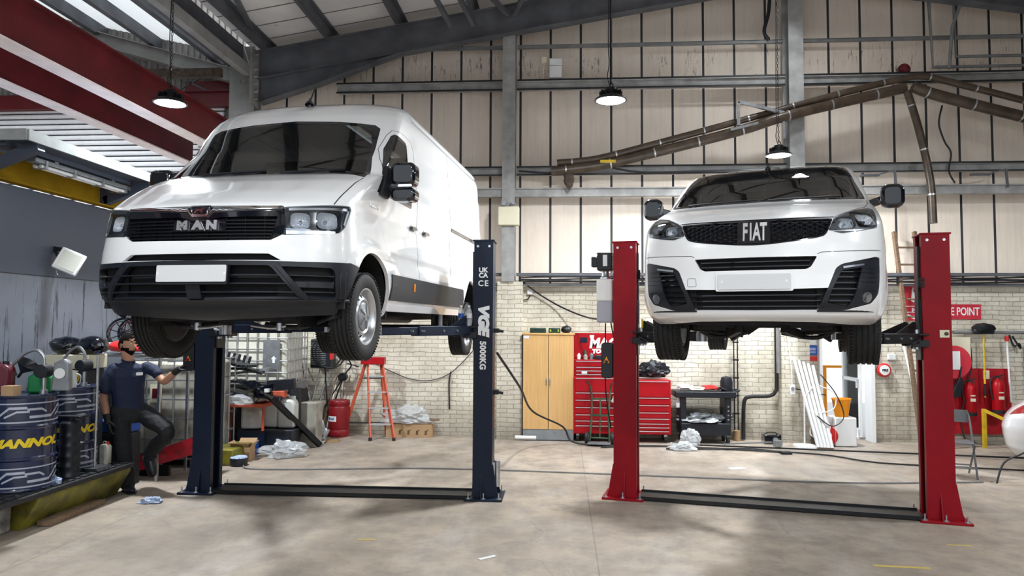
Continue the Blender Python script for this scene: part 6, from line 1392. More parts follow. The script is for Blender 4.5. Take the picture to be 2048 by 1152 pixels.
# brown ducts rising to a peak and down again
def duct(pts, r, label, clips=True, m='duct_brown'):
    t = thing('duct', label, 'duct', (0, 0, 0)); P = smoothpath(pts, 4); MB().tube(P, r, 14).build('duct_pipe', m, t)
    b = MB(); L = 0; nxt = .25
    for i in range(len(P)-1):
        seg = P[i+1]-P[i]; L2 = L+seg.length
        while nxt < L2: q = P[i]+seg*((nxt-L)/seg.length); v = seg.normalized(); b.cyl(q-v*.012, q+v*.012, r+.006, n=14); nxt += .75
        L = L2
    b.build('duct_clips', 'zinc', t); return t
ya = 11.9
duct([(-.2, ya, 4.52), (.55, ya, 4.60), (1.45, ya, 4.80), (2.9, ya, 5.16), (3.6, ya-.1, 5.36), (4.6, ya, 5.62), (5.60, ya, 5.84)], .085, 'fat brown duct climbing to the peak from the left, lower of the pair')
duct([(-.1, ya-.02, 4.66), (.55, ya-.02, 4.72), (1.45, ya-.02, 4.94), (2.9, ya-.02, 5.32), (4.6, ya-.02, 5.77), (5.55, ya-.02, 5.99), (5.9, ya-.02, 6.02), (6.3, ya-.02, 5.92), (7.9, ya-.02, 5.46)], .055, 'thinner brown pipe above the fat ducts, passing over the peak')
duct([(5.72, ya, 5.86), (6.2, ya, 5.68), (7.9, ya, 5.20)], .09, 'fat brown duct descending to the right from the peak')
duct([(5.62, ya-.02, 5.78), (5.80, ya-.02, 5.1), (5.95, ya-.02, 4.3), (5.98, ya-.02, 3.6)], .06, 'brown pipe dropping from the peak of the ducts')
tag(MB().box((.75, ya-.085, 4.66), (.26, .012, .05)).build('yellow_label', 'yellow_paint'), 'yellow label stuck on the lower brown duct', 'label')
b = MB(); b.bar((2.88, 11.78, 5.22), (2.88, 11.78, 5.62), .05).bar((2.88, 11.78, 5.62), (3.62, 11.78, 5.42), .05).bar((3.60, 11.78, 5.44), (3.62, 11.78, 5.0), .03).bar((2.75, 11.78, 5.15), (3.2, 11.78, 5.26), .04)
tag(b.build('pipe_bracket', 'zinc'), 'angular grey bracket standing above the brown ducts left of the right column', 'bracket')
tag(crumple('hanging_cloth', ((0, 0, 0), (.09, .05, .16)), 'rust_metal', seed=4), 'dirty rag hanging from the lower end of the brown ducts', 'rag').location = (.10, 11.85, 4.38)
for pts, lab in (([(6.25, 12.1, 7.9), (6.1, 12.1, 7.5), (6.15, 12.1, 6.25), (9.5, 12.1, 6.25)], 'bent grey conduit high on the right of the cladding, lower run'), ([(6.9, 12.1, 8.0), (6.5, 12.1, 7.6), (6.52, 12.1, 6.42), (9.5, 12.1, 6.42)], 'bent grey conduit high on the right of the cladding, upper run'), ([(6.75, 11.95, 7.9), (6.45, 12.05, 6.9), (6.38, 12.05, 6.2)], 'slanting grey pipe high on the right of the cladding')):
    tag(MB().tube(pts, .028, 8).build('conduit', 'pipe_grey'), lab, 'conduit')
tag(MB().tube(smoothpath([(6.28, 12.1, 5.6), (6.22, 12.1, 5.3), (6.3, 12.1, 5.0), (6.4, 12.1, 4.8), (6.36, 12.1, 4.5), (6.45, 12.1, 4.3)]), .014, 6).build('hanging_cable', 'cable_black'), 'loose black cable hanging below the ducts right of the peak', 'cable')
tag(MB().tube(smoothpath([(3.55, 12.15, 8.0), (3.5, 12.15, 7.3), (3.42, 12.15, 6.95), (3.5, 12.15, 6.8)]), .03, 8).build('cable_bundle', 'cable_black'), 'black cable bundle hanging beside the top of the right column', 'cable')
for x in (5.5, 7.25): tag(MB().box((x-.45, 12.0, 4.42), (.3, .08, .03)).bar((x-.35, 12.0, 4.42), (x-.05, 12.0, 4.5), .02).bar((x-.05, 12.0, 4.5), (x-.03, 12.0, 4.2), .03).build('rail_bracket', 'girder'), ('left' if x < 6 else 'right')+' one of two black brackets under the cladding rail at right', 'bracket')
tag(MB().tube(smoothpath([(-.75, 12.0, 4.55), (0, 11.95, 4.50), (.5, 11.9, 4.62), (1.3, 11.95, 4.50), (2.5, 12.0, 4.52), (3.6, 12.0, 4.55)]), .018, 6).build('rail_cable', 'cable_black'), 'black cable draped along the cladding rail beside the ducts', 'cable')
# doorway: frame, open glazed door, daylight and yard beyond
struct(MB().box((4.33, 12.45, 1.06), (.05, .28, 2.12)).box((5.17, 12.45, 1.06), (.06, .28, 2.12)).box((4.75, 12.45, 2.10), (.88, .28, .05)).build('door_1', 'white_plastic'))
o = struct(MB().box((5.10, 12.68, 1.05), (.045, .07, 2.04)).box((5.10, 13.38, 1.05), (.045, .07, 2.04)).box((5.10, 13.03, .10), (.045, .7, .14)).box((5.10, 13.03, 2.02), (.045, .7, .10)).box((5.10, 13.03, 1.0), (.045, .7, .06)).build('door_2', 'white_plastic', bev=.005)); g = MB().box((5.10, 13.03, 1.05), (.012, .66, 1.9)).build('door_glass', 'glass_clear', o); d = MB().box((5.06, 12.68, .95), (.05, .03, .16)).build('door_handle', 'zinc', o)
struct(MB().box((8, 20.0, -.02), (30, 14.6, .1)).build('yard_ground', mat('yard', (.75, .76, .78), .8)))
struct(MB().box((10, 26, 3.0), (24, .3, 6.5)).build('yard_wall', mat('yard_wall', (.85, .86, .88), .8, var=.05)))
tag(MB().cyl((5.05, 14.2, .03), (5.05, 14.2, 1.15), .04).bar((4.7, 14.2, 1.15), (5.6, 14.2, 1.15), .03, .05).build('bollard_rail', 'orange_plastic'), 'orange post and rail outside the open doorway', 'rail')
t = thing('safety_notices', 'blue and red safety notices stacked on the wall left of the doorway', 'notice', (4.20, 12.385, 1.46)); MB().box((0, 0, .22), (.16, .008, .14)).build('white_notice', 'white_plastic', t); MB().box((0, 0, .06), (.18, .008, .16)).build('blue_notice', 'blue_plastic', t); MB().box((0, 0, -.08), (.18, .008, .08)).build('red_notice', 'red_plastic', t)
b = MB()
for k in range(4): b.box((0, -.006, .02+k*.025), (.13, .002, .008))
b.build('notice_lines', 'white_text', t)
for k in range(5):
    tag(MB().tube([(4.02+.05*k, 11.62-.01*k, .02), (3.86+.075*k-.05, 12.08, 1.40-.03*k)], .026, 10).build('white_tube', 'white_plastic'), ('first', 'second', 'third', 'fourth', 'fifth')[k]+' from the left of the long white tubes leaning by the doorway', 'tube', 'white tubes leaning by the doorway')
for k, (pts, m) in enumerate((([(4.05, 11.9, .95), (3.9, 11.85, .75), (4.0, 11.8, .55), (4.3, 11.75, .6), (4.35, 11.8, .85), (4.1, 11.85, .98)], 'white_plastic'), ([(4.15, 11.85, 1.15), (4.35, 11.75, .85), (4.45, 11.7, .5), (4.25, 11.65, .35), (4.05, 11.75, .5)], 'cable_black'), ([(4.0, 11.8, .4), (3.95, 11.75, .2), (4.15, 11.7, .15), (4.25, 11.75, .35), (4.1, 11.85, .42)], 'white_plastic'))):
    tag(MB().tube(smoothpath(pts), .009, 6).build('looped_cable', m), ('upper white', 'black', 'lower white')[k]+' cable looped around the leaning white tubes', 'cable')
t = thing('cable_reel', 'red cable reel on the floor behind the white tubes', 'cable reel', (4.28, 11.9, .17)); MB().lathe([(.02, -.05), (.15, -.05), (.15, -.04), (.07, -.035), (.07, .035), (.15, .04), (.15, .05), (.02, .05)], ax=(.5, 1, 0)).build('reel', 'red_plastic', t); MB().lathe([(.001, .055), (.06, .055), (.06, .045)], ax=(-.5, -1, 0)).build('hub', 'white_plastic', t)
t = thing('lamp_base', 'round white base on the floor left of the leaning tubes', 'base', (3.86, 11.75, 0)); MB().lathe([(.001, .05), (.03, .05), (.18, .035), (.19, .01), (.19, 0)], n=30).build('base', 'white_plastic', t); MB().cyl((0, .02, .04), (.03, .1, .75), .012).build('stem', 'white_plastic', t)
tag(MB().box((4.52, 11.95, .24), (.34, .30, .46)).build('white_cabinet', 'white_plastic', bev=.02), 'white box standing in the doorway under the yellow bucket', 'box')
t = thing('bucket', 'bright yellow orange bucket on the white box in the doorway', 'bucket', (4.50, 11.93, .475)); MB().lathe([(.001, 0), (.10, 0), (.14, .26), (.152, .27), (.152, .29), (.135, .29), (.10, .02), (.001, .02)], n=30).build('bucket_body', 'orange_plastic', t); MB().tube([(.15*math.cos(a*PI/10), -.02-.03*math.sin(a*PI/10), .26-.08*math.sin(a*PI/10)) for a in range(11)], .004).build('bucket_handle', 'zinc', t)
t = thing('fire_bell', 'round red and white fire bell on the brick right of the doorway', 'fire bell', (5.36, 12.36, 1.20)); MB().lathe([(.115, 0), (.115, .03), (.09, .05), (.085, .045)], ax=(0, -1, 0)).build('bell_rim', 'red_plastic', t); MB().lathe([(.088, .04), (.08, .055), (.001, .06)], ax=(0, -1, 0)).build('bell_centre', 'white_plastic', t); text('lettering', 'FIRE', .035, tl(0, -.062, .0) @ TFR, 'cable_black', t, .002)
tag(MB().box((5.50, 12.37, 1.42), (.13, .06, .10)).build('switch_box', 'white_plastic', bev=.01), 'small white switch box above the fire bell', 'switch box')
# ladder, signs, fire point
t = thing('wooden_ladder', 'old wooden ladder leaning behind the right red lift column', 'ladder', (0, 0, 0))
for i in range(2): MB().bar((5.66+.3*i, 11.75, .02), (5.55+.33*i, 12.3, 3.52), .05, .06).build('stile', 'wood', t)
for k in range(11): z = .35+k*.29; f = z/3.5; MB().cyl((5.66-.11*f, 11.75+.55*f, z), (5.96-.08*f, 11.75+.55*f, z), .016, n=8).build('rung', 'wood', t)
tag(MB().cyl((5.68, 11.62, .01), (5.62, 12.2, 1.62), .018, n=8).build('white_pole', 'white_plastic'), 'white pole leaning beside the wooden ladder', 'pole')
t = thing('fire_sign', 'red fire point arrow sign on the wall behind the wooden ladder', 'sign', (5.92, 12.385, 2.32)); mk('sign_red', (.55, .03, .05), .35)
MB().box((0, 0, .0), (.40, .008, .58)).build('sign_board', 'sign_red', t); b = MB(); b.prism([(-.14, -.22), (0, -.28), (.14, -.22), (.14, -.18), (0, -.24), (-.14, -.18)], .003, tl(0, -.004, -0) @ TXZ).prism([(-.08, .02), (0, -.02), (.1, .06), (.06, .2), (0, .12), (-.06, .22)], .003, tl(0, -.004, 0.02) @ TXZ).box((0, -.006, -.05), (.4, .003, .01)).box((0, -.006, -.15), (.4, .003, .01)); b.build('flame_and_arrow', 'white_text', t)
text('lettering', 'Fire', .05, tl(0, -.008, .235) @ TFR, 'white_text', t, .002); text('lettering', 'point', .06, tl(.02, -.008, -.10) @ TFR, 'white_text', t, .003)
t = thing('fire_point_sign', 'long red sign lettered FIRE POINT on the brick wall', 'sign', (6.62, 12.385, 2.18)); MB().box((0, 0, 0), (.68, .012, .25)).build('sign_board', 'sign_red', t); text('lettering', 'FIRE POINT', .13, tl(.0, -.01, 0) @ TFR, 'white_text', t, .003, 0, .66)
t = thing('extinguisher_board', 'large red backing board on the brick wall behind the extinguishers', 'board', (6.72, 12.37, .70)); MB().box((0, 0, 0), (1.34, .03, 1.08)).build('board', mat('board_red', (.40, .012, .02), .35, var=.3, vscale=4), t)
for x in (-.18, .28): n_ = MB().box((x, -.018, .44), (.10, .006, .14)).build('instruction_label', 'cream_plastic', t); MB().box((x-.02, -.022, .46), (.03, .003, .05)).build('label_mark', 'sign_red', n_)
for k, (x, z, lab) in enumerate(((6.66, .48, 'left of two red fire extinguishers hanging on the red board'), (7.10, .52, 'right of two red fire extinguishers hanging on the red board'))):
    t = thing('fire_extinguisher', lab, 'fire extinguisher', (x, 12.22, z), 0, 'fire extinguishers on the red board'); s = 1+.05*k
    MB().lathe([(.001, .015), (.075*s, .015), (.088*s, .05), (.088*s, .42*s), (.07*s, .48*s), (.03*s, .52*s), (.025*s, .55*s)], n=26).build('cylinder', 'red_tool', t); MB().lathe([(.08*s, 0), (.093*s, 0), (.093*s, .06), (.08*s, .06)], n=24).build('foot_ring', 'rubber', t)
    MB().bar((-.02, 0, .56*s), (.07, -.03, .60*s), .025, .02).bar((-.02, 0, .55*s), (.06, -.04, .545*s), .025, .015).cyl((0, 0, .53*s), (0, 0, .58*s), .022).build('valve_lever', 'black_metal', t)
    MB().tube(smoothpath([(-.02, 0, .56*s), (-.10, -.01, .54*s), (-.13, -.02, .42*s), (-.10, -.03, .22)]), .012, 8).build('hose', 'rubber', t)
    b = MB(); b.box((0, -.0885*s, .26), (.08, .006, .05)).box((0, -.0885*s, .33*s), (.07, .006, .02)); b.build('label', 'cream_plastic', t)
t = thing('yard_broom', 'broom with black head hung upside down on a yellow handle', 'broom', (6.90, 12.22, 0)); MB().cyl((0, 0, .78), (0, 0, 1.80), .015, n=10).build('handle', 'yellow_paint', t); MB().cyl((0, 0, .80), (0, 0, 1.0), .018, n=10).build('handle_grip', 'rubber', t); MB().box((0, 0, 1.86), (.33, .08, .10)).build('brush_head', 'black_plastic', t, .03); crumple('bristles', ((0, 0, 1.9), (.18, .07, .09)), 'black_metal', t, 3, amp=.15)
t = thing('mop', 'white mop pole with red socket hung right of the black broom', 'mop', (7.28, 12.25, 0)); MB().cyl((.04, 0, .70), (0, 0, 1.72), .016, n=10).build('handle', 'white_plastic', t); MB().cyl((0, 0, 1.70), (0, 0, 1.78), .03, n=12).build('socket', 'red_plastic', t); 
tag(MB().cyl((6.45, 12.28, 1.84), (8.0, 12.28, 1.84), .03, n=12).build('wall_pipe', 'pipe_grey'), 'grey horizontal pipe over the red board', 'pipe')
tag(MB().tube(smoothpath([(7.35, 12.3, 1.8), (7.42, 12.3, 1.62), (7.5, 12.3, 1.66), (7.52, 12.3, 1.58), (7.4, 12.3, 1.78)]), .014, 6).build('steering_lock', 'black_metal'), 'black looped bracket hanging right of the mop', 'bracket')
tag(MB().cyl((6.42, 12.2, 1.35), (6.42, 12.25, 1.35), .27, n=36).build('round_sign', 'sign_red'), 'round red disc half hidden behind the right lift column', 'disc')
tag(MB().box((6.40, 12.18, 1.38), (.20, .006, .30)).build('paper_notice', 'white_plastic'), 'white printed notice fixed on the round red disc', 'notice')
tag(MB().box((6.55, 12.33, 1.55), (.36, .1, .42)).build('pale_cabinet', 'cream_plastic', bev=.01), 'pale cabinet on the wall behind the broom', 'cabinet')
tag(MB().tube(smoothpath([(6.72, 12.3, 1.75), (6.74, 12.3, 1.3), (6.62, 12.25, .9), (6.5, 12.2, .35), (6.55, 12.15, .05)]), .012, 6).build('hanging_lead', 'rubber'), 'dark lead hanging between the disc and the broom down to the floor', 'cable')
t = thing('squeegee', 'black dustpan hanging beside the round red disc', 'dustpan', (6.42, 12.2, .78)); MB().prism([(-.10, 0), (.06, 0), (.10, .30), (.04, .32)], .06, TXZ).build('pan', 'black_plastic', t, .01); MB().cyl((.06, -.03, .3), (.09, -.03, .5), .012).build('handle', 'black_plastic', t)
b = MB(); b.bar((6.72, 11.95, 0), (6.72, 11.95, .62), .05).bar((6.72, 11.95, .60), (7.55, 11.6, .16), .05)
tag(b.build('yellow_barrier', 'yellow_paint'), 'yellow angled barrier frame in front of the red board', 'barrier')
b = MB(); b.tube([(7.62, 12.3, 1.7), (7.62, 12.3, .9)], .012).tube([(7.72, 12.3, 1.74), (7.62, 12.3, 1.66)], .012); tag(b.build('cable_hook', 'black_metal'), 'dark upright hook bar at the right edge beside the extinguishers', 'hook')
# folding chair
t = thing('folding_chair', 'grey metal folding chair behind the right red lift column', 'chair', (5.10, 9.75, 0), R(-18)); mk('chair_grey', (.16, .17, .18), .4, metal=.5)
for s in (-1, 1):
    MB().tube(smoothpath([(s*.21, -.22, 0), (s*.21, 0, .42), (s*.205, .16, .72), (s*.19, .2, .80)]), .012, 8).build('leg', 'chair_grey', t); MB().tube([(s*.20, .24, 0), (s*.20, -.18, .43)], .012, 8).build('leg', 'chair_grey', t)
MB().prism(rrect(.40, .38, .05), .02, tl(0, -.02, .43)).build('seat', 'chair_grey', t, .006)
b = MB(); P = [(.20*math.sin(a*.16), .20+.03*math.cos(a*.16)-.03, 0) for a in range(-8, 9)]
for i in range(len(P)-1): b.bar((P[i][0], P[i][1], .75), (P[i+1][0], P[i+1][1], .75), .012, .16)
b.build('backrest', 'chair_grey', t); MB().cyl((-.2, .16, .12), (.2, .16, .12), .010).cyl((-.2, -.16, .13), (.2, -.16, .13), .010).build('stretcher', 'chair_grey', t)
# white car at the right edge, tail only in the picture
CT = [(.20, .30, .70, .5), (.26, .12, .80, .5), (.35, .06, .86, .5), (.50, .03, .89, .5), (.62, .02, .895, .48), (.75, .06, .89, .46), (.85, .14, .88, .42), (.93, .25, .86, .38), (.98, .42, .84, .34), (1.05, .72, .80, .3), (1.2, 1.15, .75, .28), (1.33, 1.6, .68, .28), (1.40, 1.95, .55, .25), (1.43, 2.3, .3, .2), (1.44, 2.5, .05, .1)]
S = Surf(CT, 4.3)
t = thing('car', 'white hatchback with red tail lamp cut off by the right edge', 'car', (6.93, 9.45, 0), R(-104))
t.location = (6.13, 10.48, 0); t.rotation_euler = (0, 0, R(-127))
af = [(S.uy(y, z), z) for y, z in circ(.85, .33, .36, -12, 192, 24)]; ar = [(S.uy(y, z), z) for y, z in circ(3.5, .33, .36, -8, 188, 24)]
body = sym([(0, 1.4395), (S.L1+.998, 1.4395), (S.L1+.998, .25)]+ar+[(S.uy(3.1, .22), .22), (S.uy(1.25, .22), .22)]+af+[(S.uy(.48, .24), .24), (.5, .22), (0, .21)])
win = rounded(S.yz([(1.35, 1.0), (1.75, 1.28), (2.9, 1.30), (3.3, .98)]), .03); scr = rounded(sym([(0, 1.02), (.70, 1.06), (.62, 1.34), (0, 1.38)]), .03)
tail = rounded([(.72, .78), (1.18, .86), (1.24, .95), (1.12, .955), (.78, .92)], .02)
mk('tail_red', (.30, .004, .01), .15, coat=.3)
o = skins(S, [('w1', win, 'side_window', 'gloss_black', .0, 0), ('w2', mir(win), 'side_window', 'gloss_black', 0, 0), ('s', scr, 'rear_window', 'gloss_black', 0, 0), ('t1', tail, 'tail_lamp', 'tail_red', .003, .01), ('t2', mir(tail), 'tail_lamp', 'tail_red', .003, .01), ('b', body, 'body_shell', 'van_white', 0, .02)], ugrid(S.L1), list(np.arange(.22, 1.3, .04))+[1.32, 1.34, 1.36, 1.38, 1.40, 1.41, 1.42, 1.43, 1.435], t)
for s in (1, -1):
    for yc in (.85, 3.5):
        w = bpy.data.objects.new('wheel', None); COL.objects.link(w); w.parent = t; w.location = (s*.78, yc, .325)
        MB().lathe([(.24, -.09*s), (.30, -.10*s), (.325, -.08*s), (.325, .08*s), (.30, .10*s), (.24, .09*s)], ax=(1, 0, 0), n=48).build('tyre', 'tyre', w)
        b = MB(); b.lathe([(.245, .085*s), (.235, .09*s), (.225, .03*s), (.225, -.08*s)], ax=(1, 0, 0), n=40).lathe([(.001, .07*s), (.05, .065*s), (.055, .03*s)], ax=(1, 0, 0), n=20)
        for k in range(10):
            a = 2*PI*k/10+(.09 if k % 2 else -.09); b.bar((.06*s, .04*math.cos(a), .04*math.sin(a)), (.07*s, .235*math.cos(a), .235*math.sin(a)), .022, .014, up=(1, 0, 0))
        b.build('alloy_rim', 'satin_chrome', w); MB().cyl((-.08*s, 0, 0), (0.02*s, 0, 0), .17, n=24).build('brake_disc', 'black_metal', w)
MB().box((0, 2.2, .35), (1.3, 3.6, .2)).build('underbody', 'dark_void', t)
# long pipes, bars and cables lying on the floor
def lying(pts, r, m, nm, lab, cat): return tag(MB().tube(smoothpath(pts), r, 8).build(nm, m), lab, cat)
lying([(1.75, 11.65, .03), (4.2, 11.3, .03), (6.9, 10.9, .03)], .013, 'black_metal', 'steel_bar', 'long dark steel bar lying on the floor in front of the trolley and doorway', 'bar')
lying([(1.6, 11.25, .02), (2.2, 11.28, .02), (2.9, 11.4, .02), (3.25, 11.2, .02), (3.9, 10.95, .02), (4.3, 10.5, .02), (4.8, 10.3, .02), (6.5, 10.0, .02)], .012, 'cable_black', 'floor_cable', 'black cable winding over the floor in front of the doorway', 'cable')
lying([(.6, 11.3, .02), (1.4, 11.5, .02), (2.4, 11.35, .02), (3.3, 11.15, .02)], .014, 'rubber', 'floor_hose', 'dark hose lying on the floor behind the red lift', 'hose')
lying([(-4.5, 9.5, .02), (-4.35, 9.55, .02), (-4.2, 9.25, .012), (-3.8, 9.2, .012), (-3, 9.3, .012), (-2, 9.45, .012), (-1, 9.45, .012), (.4, 9.35, .012), (2.0, 9.2, .012), (3.6, 9.1, .012), (5.2, 9.3, .012)], .009, 'pipe_grey', 'floor_cable', 'thin grey cable trailing right across the floor behind both lifts', 'cable')
lying([(5.3, 9.2, .02), (5.45, 9.3, .25), (5.70, 9.35, .36), (6.0, 9.42, .46)], .012, 'cable_black', 'charging_cable', 'dark cable rising from the floor to the white car', 'cable')
tag(MB().bar((2.55, 11.6, .05), (3.35, 11.75, .07), .02).box((3.42, 11.7, .06), (.14, .06, .09), rz=R(30)).build('floor_squeegee', 'grey_metal'), 'grey squeegee lying on the floor near the pillar', 'squeegee')
tag(MB().box((3.36, 11.08, .02), (.16, .10, .04)).build('socket_block', 'black_plastic', bev=.008), 'black socket block lying on the cable in front of the doorway', 'socket block')
for x, y, w, d, rz, lab in ((2.35, 9.9, .22, .12, 15, 'pale sheet of paper on the floor behind the red floor plate'), (-.62, 5.95, .16, .035, 40, 'torn pale paper strip on the floor in the foreground')):
    tag(MB().box((x, y, .004), (w, d, .004), rz=R(rz)).build('paper_scrap', 'white_plastic'), lab, 'paper')
struct(MB().box((2.72, 6.02, .002), (.42, .03, .003), rz=R(-4)).box((-1.75, 6.35, .002), (.16, .02, .003), rz=R(5)).box((3.5, 6.65, .002), (.2, .02, .003), rz=R(-4)).build('trim_2', mat('floor_paint', (.55, .42, .10), .6)))
# ------------------------------------------------------------------ mechanic
from mathutils import noise as mnoise
def fuse(mb, voxel, name, m, parent, it=4, wr=0, ws=9):
    """weld overlapping closed shapes into one continuous skin"""
    me = bpy.data.meshes.new(name); me.from_pydata(mb.v, [], mb.f); me.validate()
    o = bpy.data.objects.new(name, me); COL.objects.link(o)
    r = o.modifiers.new('r', 'REMESH'); r.mode = 'VOXEL'; r.voxel_size = voxel; r.use_smooth_shade = True
    s = o.modifiers.new('s', 'SMOOTH'); s.factor = .5; s.iterations = it
    dg = bpy.context.evaluated_depsgraph_get(); me2 = bpy.data.meshes.new_from_object(o.evaluated_get(dg)); bpy.data.objects.remove(o)
    if wr:
        for v in me2.vertices:
            p = v.co; n = mnoise.noise(Vector((p.x*ws, p.y*ws, p.z*ws*.6)))+.5*mnoise.noise(p*ws*2.3); v.co = p+v.normal*n*wr
    me2.name = name; me2.materials.clear(); return link_mesh(name, me2, m, parent, 0)
def loft(b, rings, n=24, side=Vector((.65, .75, 0)).normalized(), p=2.3):
    """rings = (centre, half breadth, half depth[, side vector])"""
    q = len(b.v)
    for rg in rings:
        c = Vector(rg[0]); s = rg[3] if len(rg) > 3 else side; f = Vector((0, 0, 1)).cross(s)
        for k in range(n):
            a = 2*PI*k/n; ca, sa = math.cos(a), math.sin(a)
            b.v.append(tuple(c+s*rg[1]*math.copysign(abs(ca)**(2/p), ca)+f*rg[2]*math.copysign(abs(sa)**(2/p), sa)))
    for i in range(len(rings)-1):
        for k in range(n): a = q+i*n+k; c = q+i*n+(k+1) % n; b.f.append((a, c, c+n, a+n))
    b.f.append(tuple(q+k for k in reversed(range(n)))); m = q+(len(rings)-1)*n; b.f.append(tuple(m+k for k in range(n))); return b
def limb(b, pts, rs, n=18):
    P = smoothpath(pts, 6); t = np.linspace(0, len(rs)-1, len(P)); rr = list(np.interp(t, range(len(rs)), rs)); b.tube(P, 1, n, True, rr)
    for p, r in ((P[0], rr[0]), (P[-1], rr[-1])): ball(b, p, (r, r, r))
    return b
def ball(b, c, d, n=14, fn=None, T=None):
    q = len(b.v); rows = n
    for i in range(rows+1):
        ph = -PI/2+PI*i/rows
        for k in range(n*2):
            th = 2*PI*k/(n*2); v = Vector((math.cos(ph)*math.cos(th), math.cos(ph)*math.sin(th), math.sin(ph)))
            if i in (0, rows): v = Vector((0, 0, -1 if i == 0 else 1))
            w = fn(v) if fn else Vector((v.x*d[0], v.y*d[1], v.z*d[2]))
            w = (T @ w) if T is not None else w+Vector(c); b.v.append(tuple(w))
    m = n*2
    for i in range(rows):
        for k in range(m): a = q+i*m+k; c_ = q+i*m+(k+1) % m; b.f.append((a, c_, c_+m, a+m))
    return b
def g(x, s): return math.exp(-(x/s)**2)
def head_fn(v, grow=0.0):
    """head in its own space: +x is the direction of the face, z up; v is a unit vector"""
    x, y, z = v
    k = 1.0; W_ = .074; D = .096; H_ = .122
    jaw = max(0, -z)
    w = W_*(1-.30*jaw**1.5)*(1+.03*max(0, z)); d = D*(1-.10*jaw if x > 0 else 1-.38*jaw)
    p = Vector((x*d, y*w, z*H_))
    if x > 0:
        p.x -= .010*g(z-.18, .14)*(g(abs(y)-.36, .16))             # eye sockets
        p.x += .006*g(z-.36, .10)*(1-abs(y))*x                     # brow
        p.x += .024*g(y, .13)*g(z+.10, .16)*x+.012*g(y, .10)*g(z+.22, .09)    # nose
        p.x += .007*g(y, .30)*g(z+.47, .06)+.008*g(y, .28)*g(z+.57, .06)-.004*g(y, .3)*g(z+.52, .025)  # lips
        p.x += .012*g(y, .30)*g(z+.80, .16)                        # chin
    p.x += .004*max(0, -x)*max(0, z)
    return p*(1+grow)
def hand(parent, wrist, aim, palm_n, side, curl, name='glove', s=1.0, m='glove', thumb_open=.5):
    """palm and five separate fingers; aim = direction wrist to fingertips, palm_n = palm facing, side = +1 thumb on aim x palm_n"""
    aim = Vector(aim).normalized(); pn = Vector(palm_n); pn = (pn-aim*pn.dot(aim)).normalized(); sd = aim.cross(pn)*side; w = Vector(wrist); b = MB()
    T = Matrix(((aim.x, sd.x, pn.x, 0), (aim.y, sd.y, pn.y, 0), (aim.z, sd.z, pn.z, 0), (0, 0, 0, 1)))
    T.translation = w
    def P(a, c, d): return T @ Vector((a*s, c*s, d*s))
    ball(b, None, (1, 1, 1), 10, lambda v: Vector(((.050+v.x*.052)*s, v.y*.044*s, v.z*.018*s)), T)
    b.tube([P(-.085, 0, 0), P(-.02, 0, 0), P(.02, 0, 0)], 1, 16, True, [.042*s, .038*s, .031*s])
    fingers = ((.030, .072, .98), (.010, .080, 1.06), (-.011, .074, 1.0), (-.031, .058, .82))
    for i, (c, ln, k) in enumerate(fingers):
        pt = [P(.05, c, 0), P(.092, c*1.08, 0)]; a = 0; pos = Vector((.092, c*1.08, 0)); cu = curl*(1+.08*i)
        for j, f in enumerate((.45, .32, .23)):
            a += cu*(.75 if j == 0 else .95); pos = pos+Vector((math.cos(a), c*.25, math.sin(a)))*ln*f; pt.append(P(*pos))
        b.tube(pt, 1, 10, True, [.0105*s, .0105*s, .0098*s, .0092*s, .0078*s]); 
        for q_, r_ in zip(pt[1:], (.0112, .0104, .0098, .0080)): ball(b, q_, (r_*s,)*3, 6)
    pt = [P(.010, .028, .004), P(.040, .055, .014+.01*thumb_open), P(.066, .066, .028+.012*thumb_open), P(.086, .062, .042+.01*thumb_open)]
    b.tube(pt, 1, 10, True, [.016*s, .013*s, .0115*s, .0095*s])
    for q_, r_ in zip(pt, (.016, .0135, .012, .0095)): ball(b, q_, (r_*s,)*3, 6)
    return fuse(b, .0034, name, m, parent, 3)
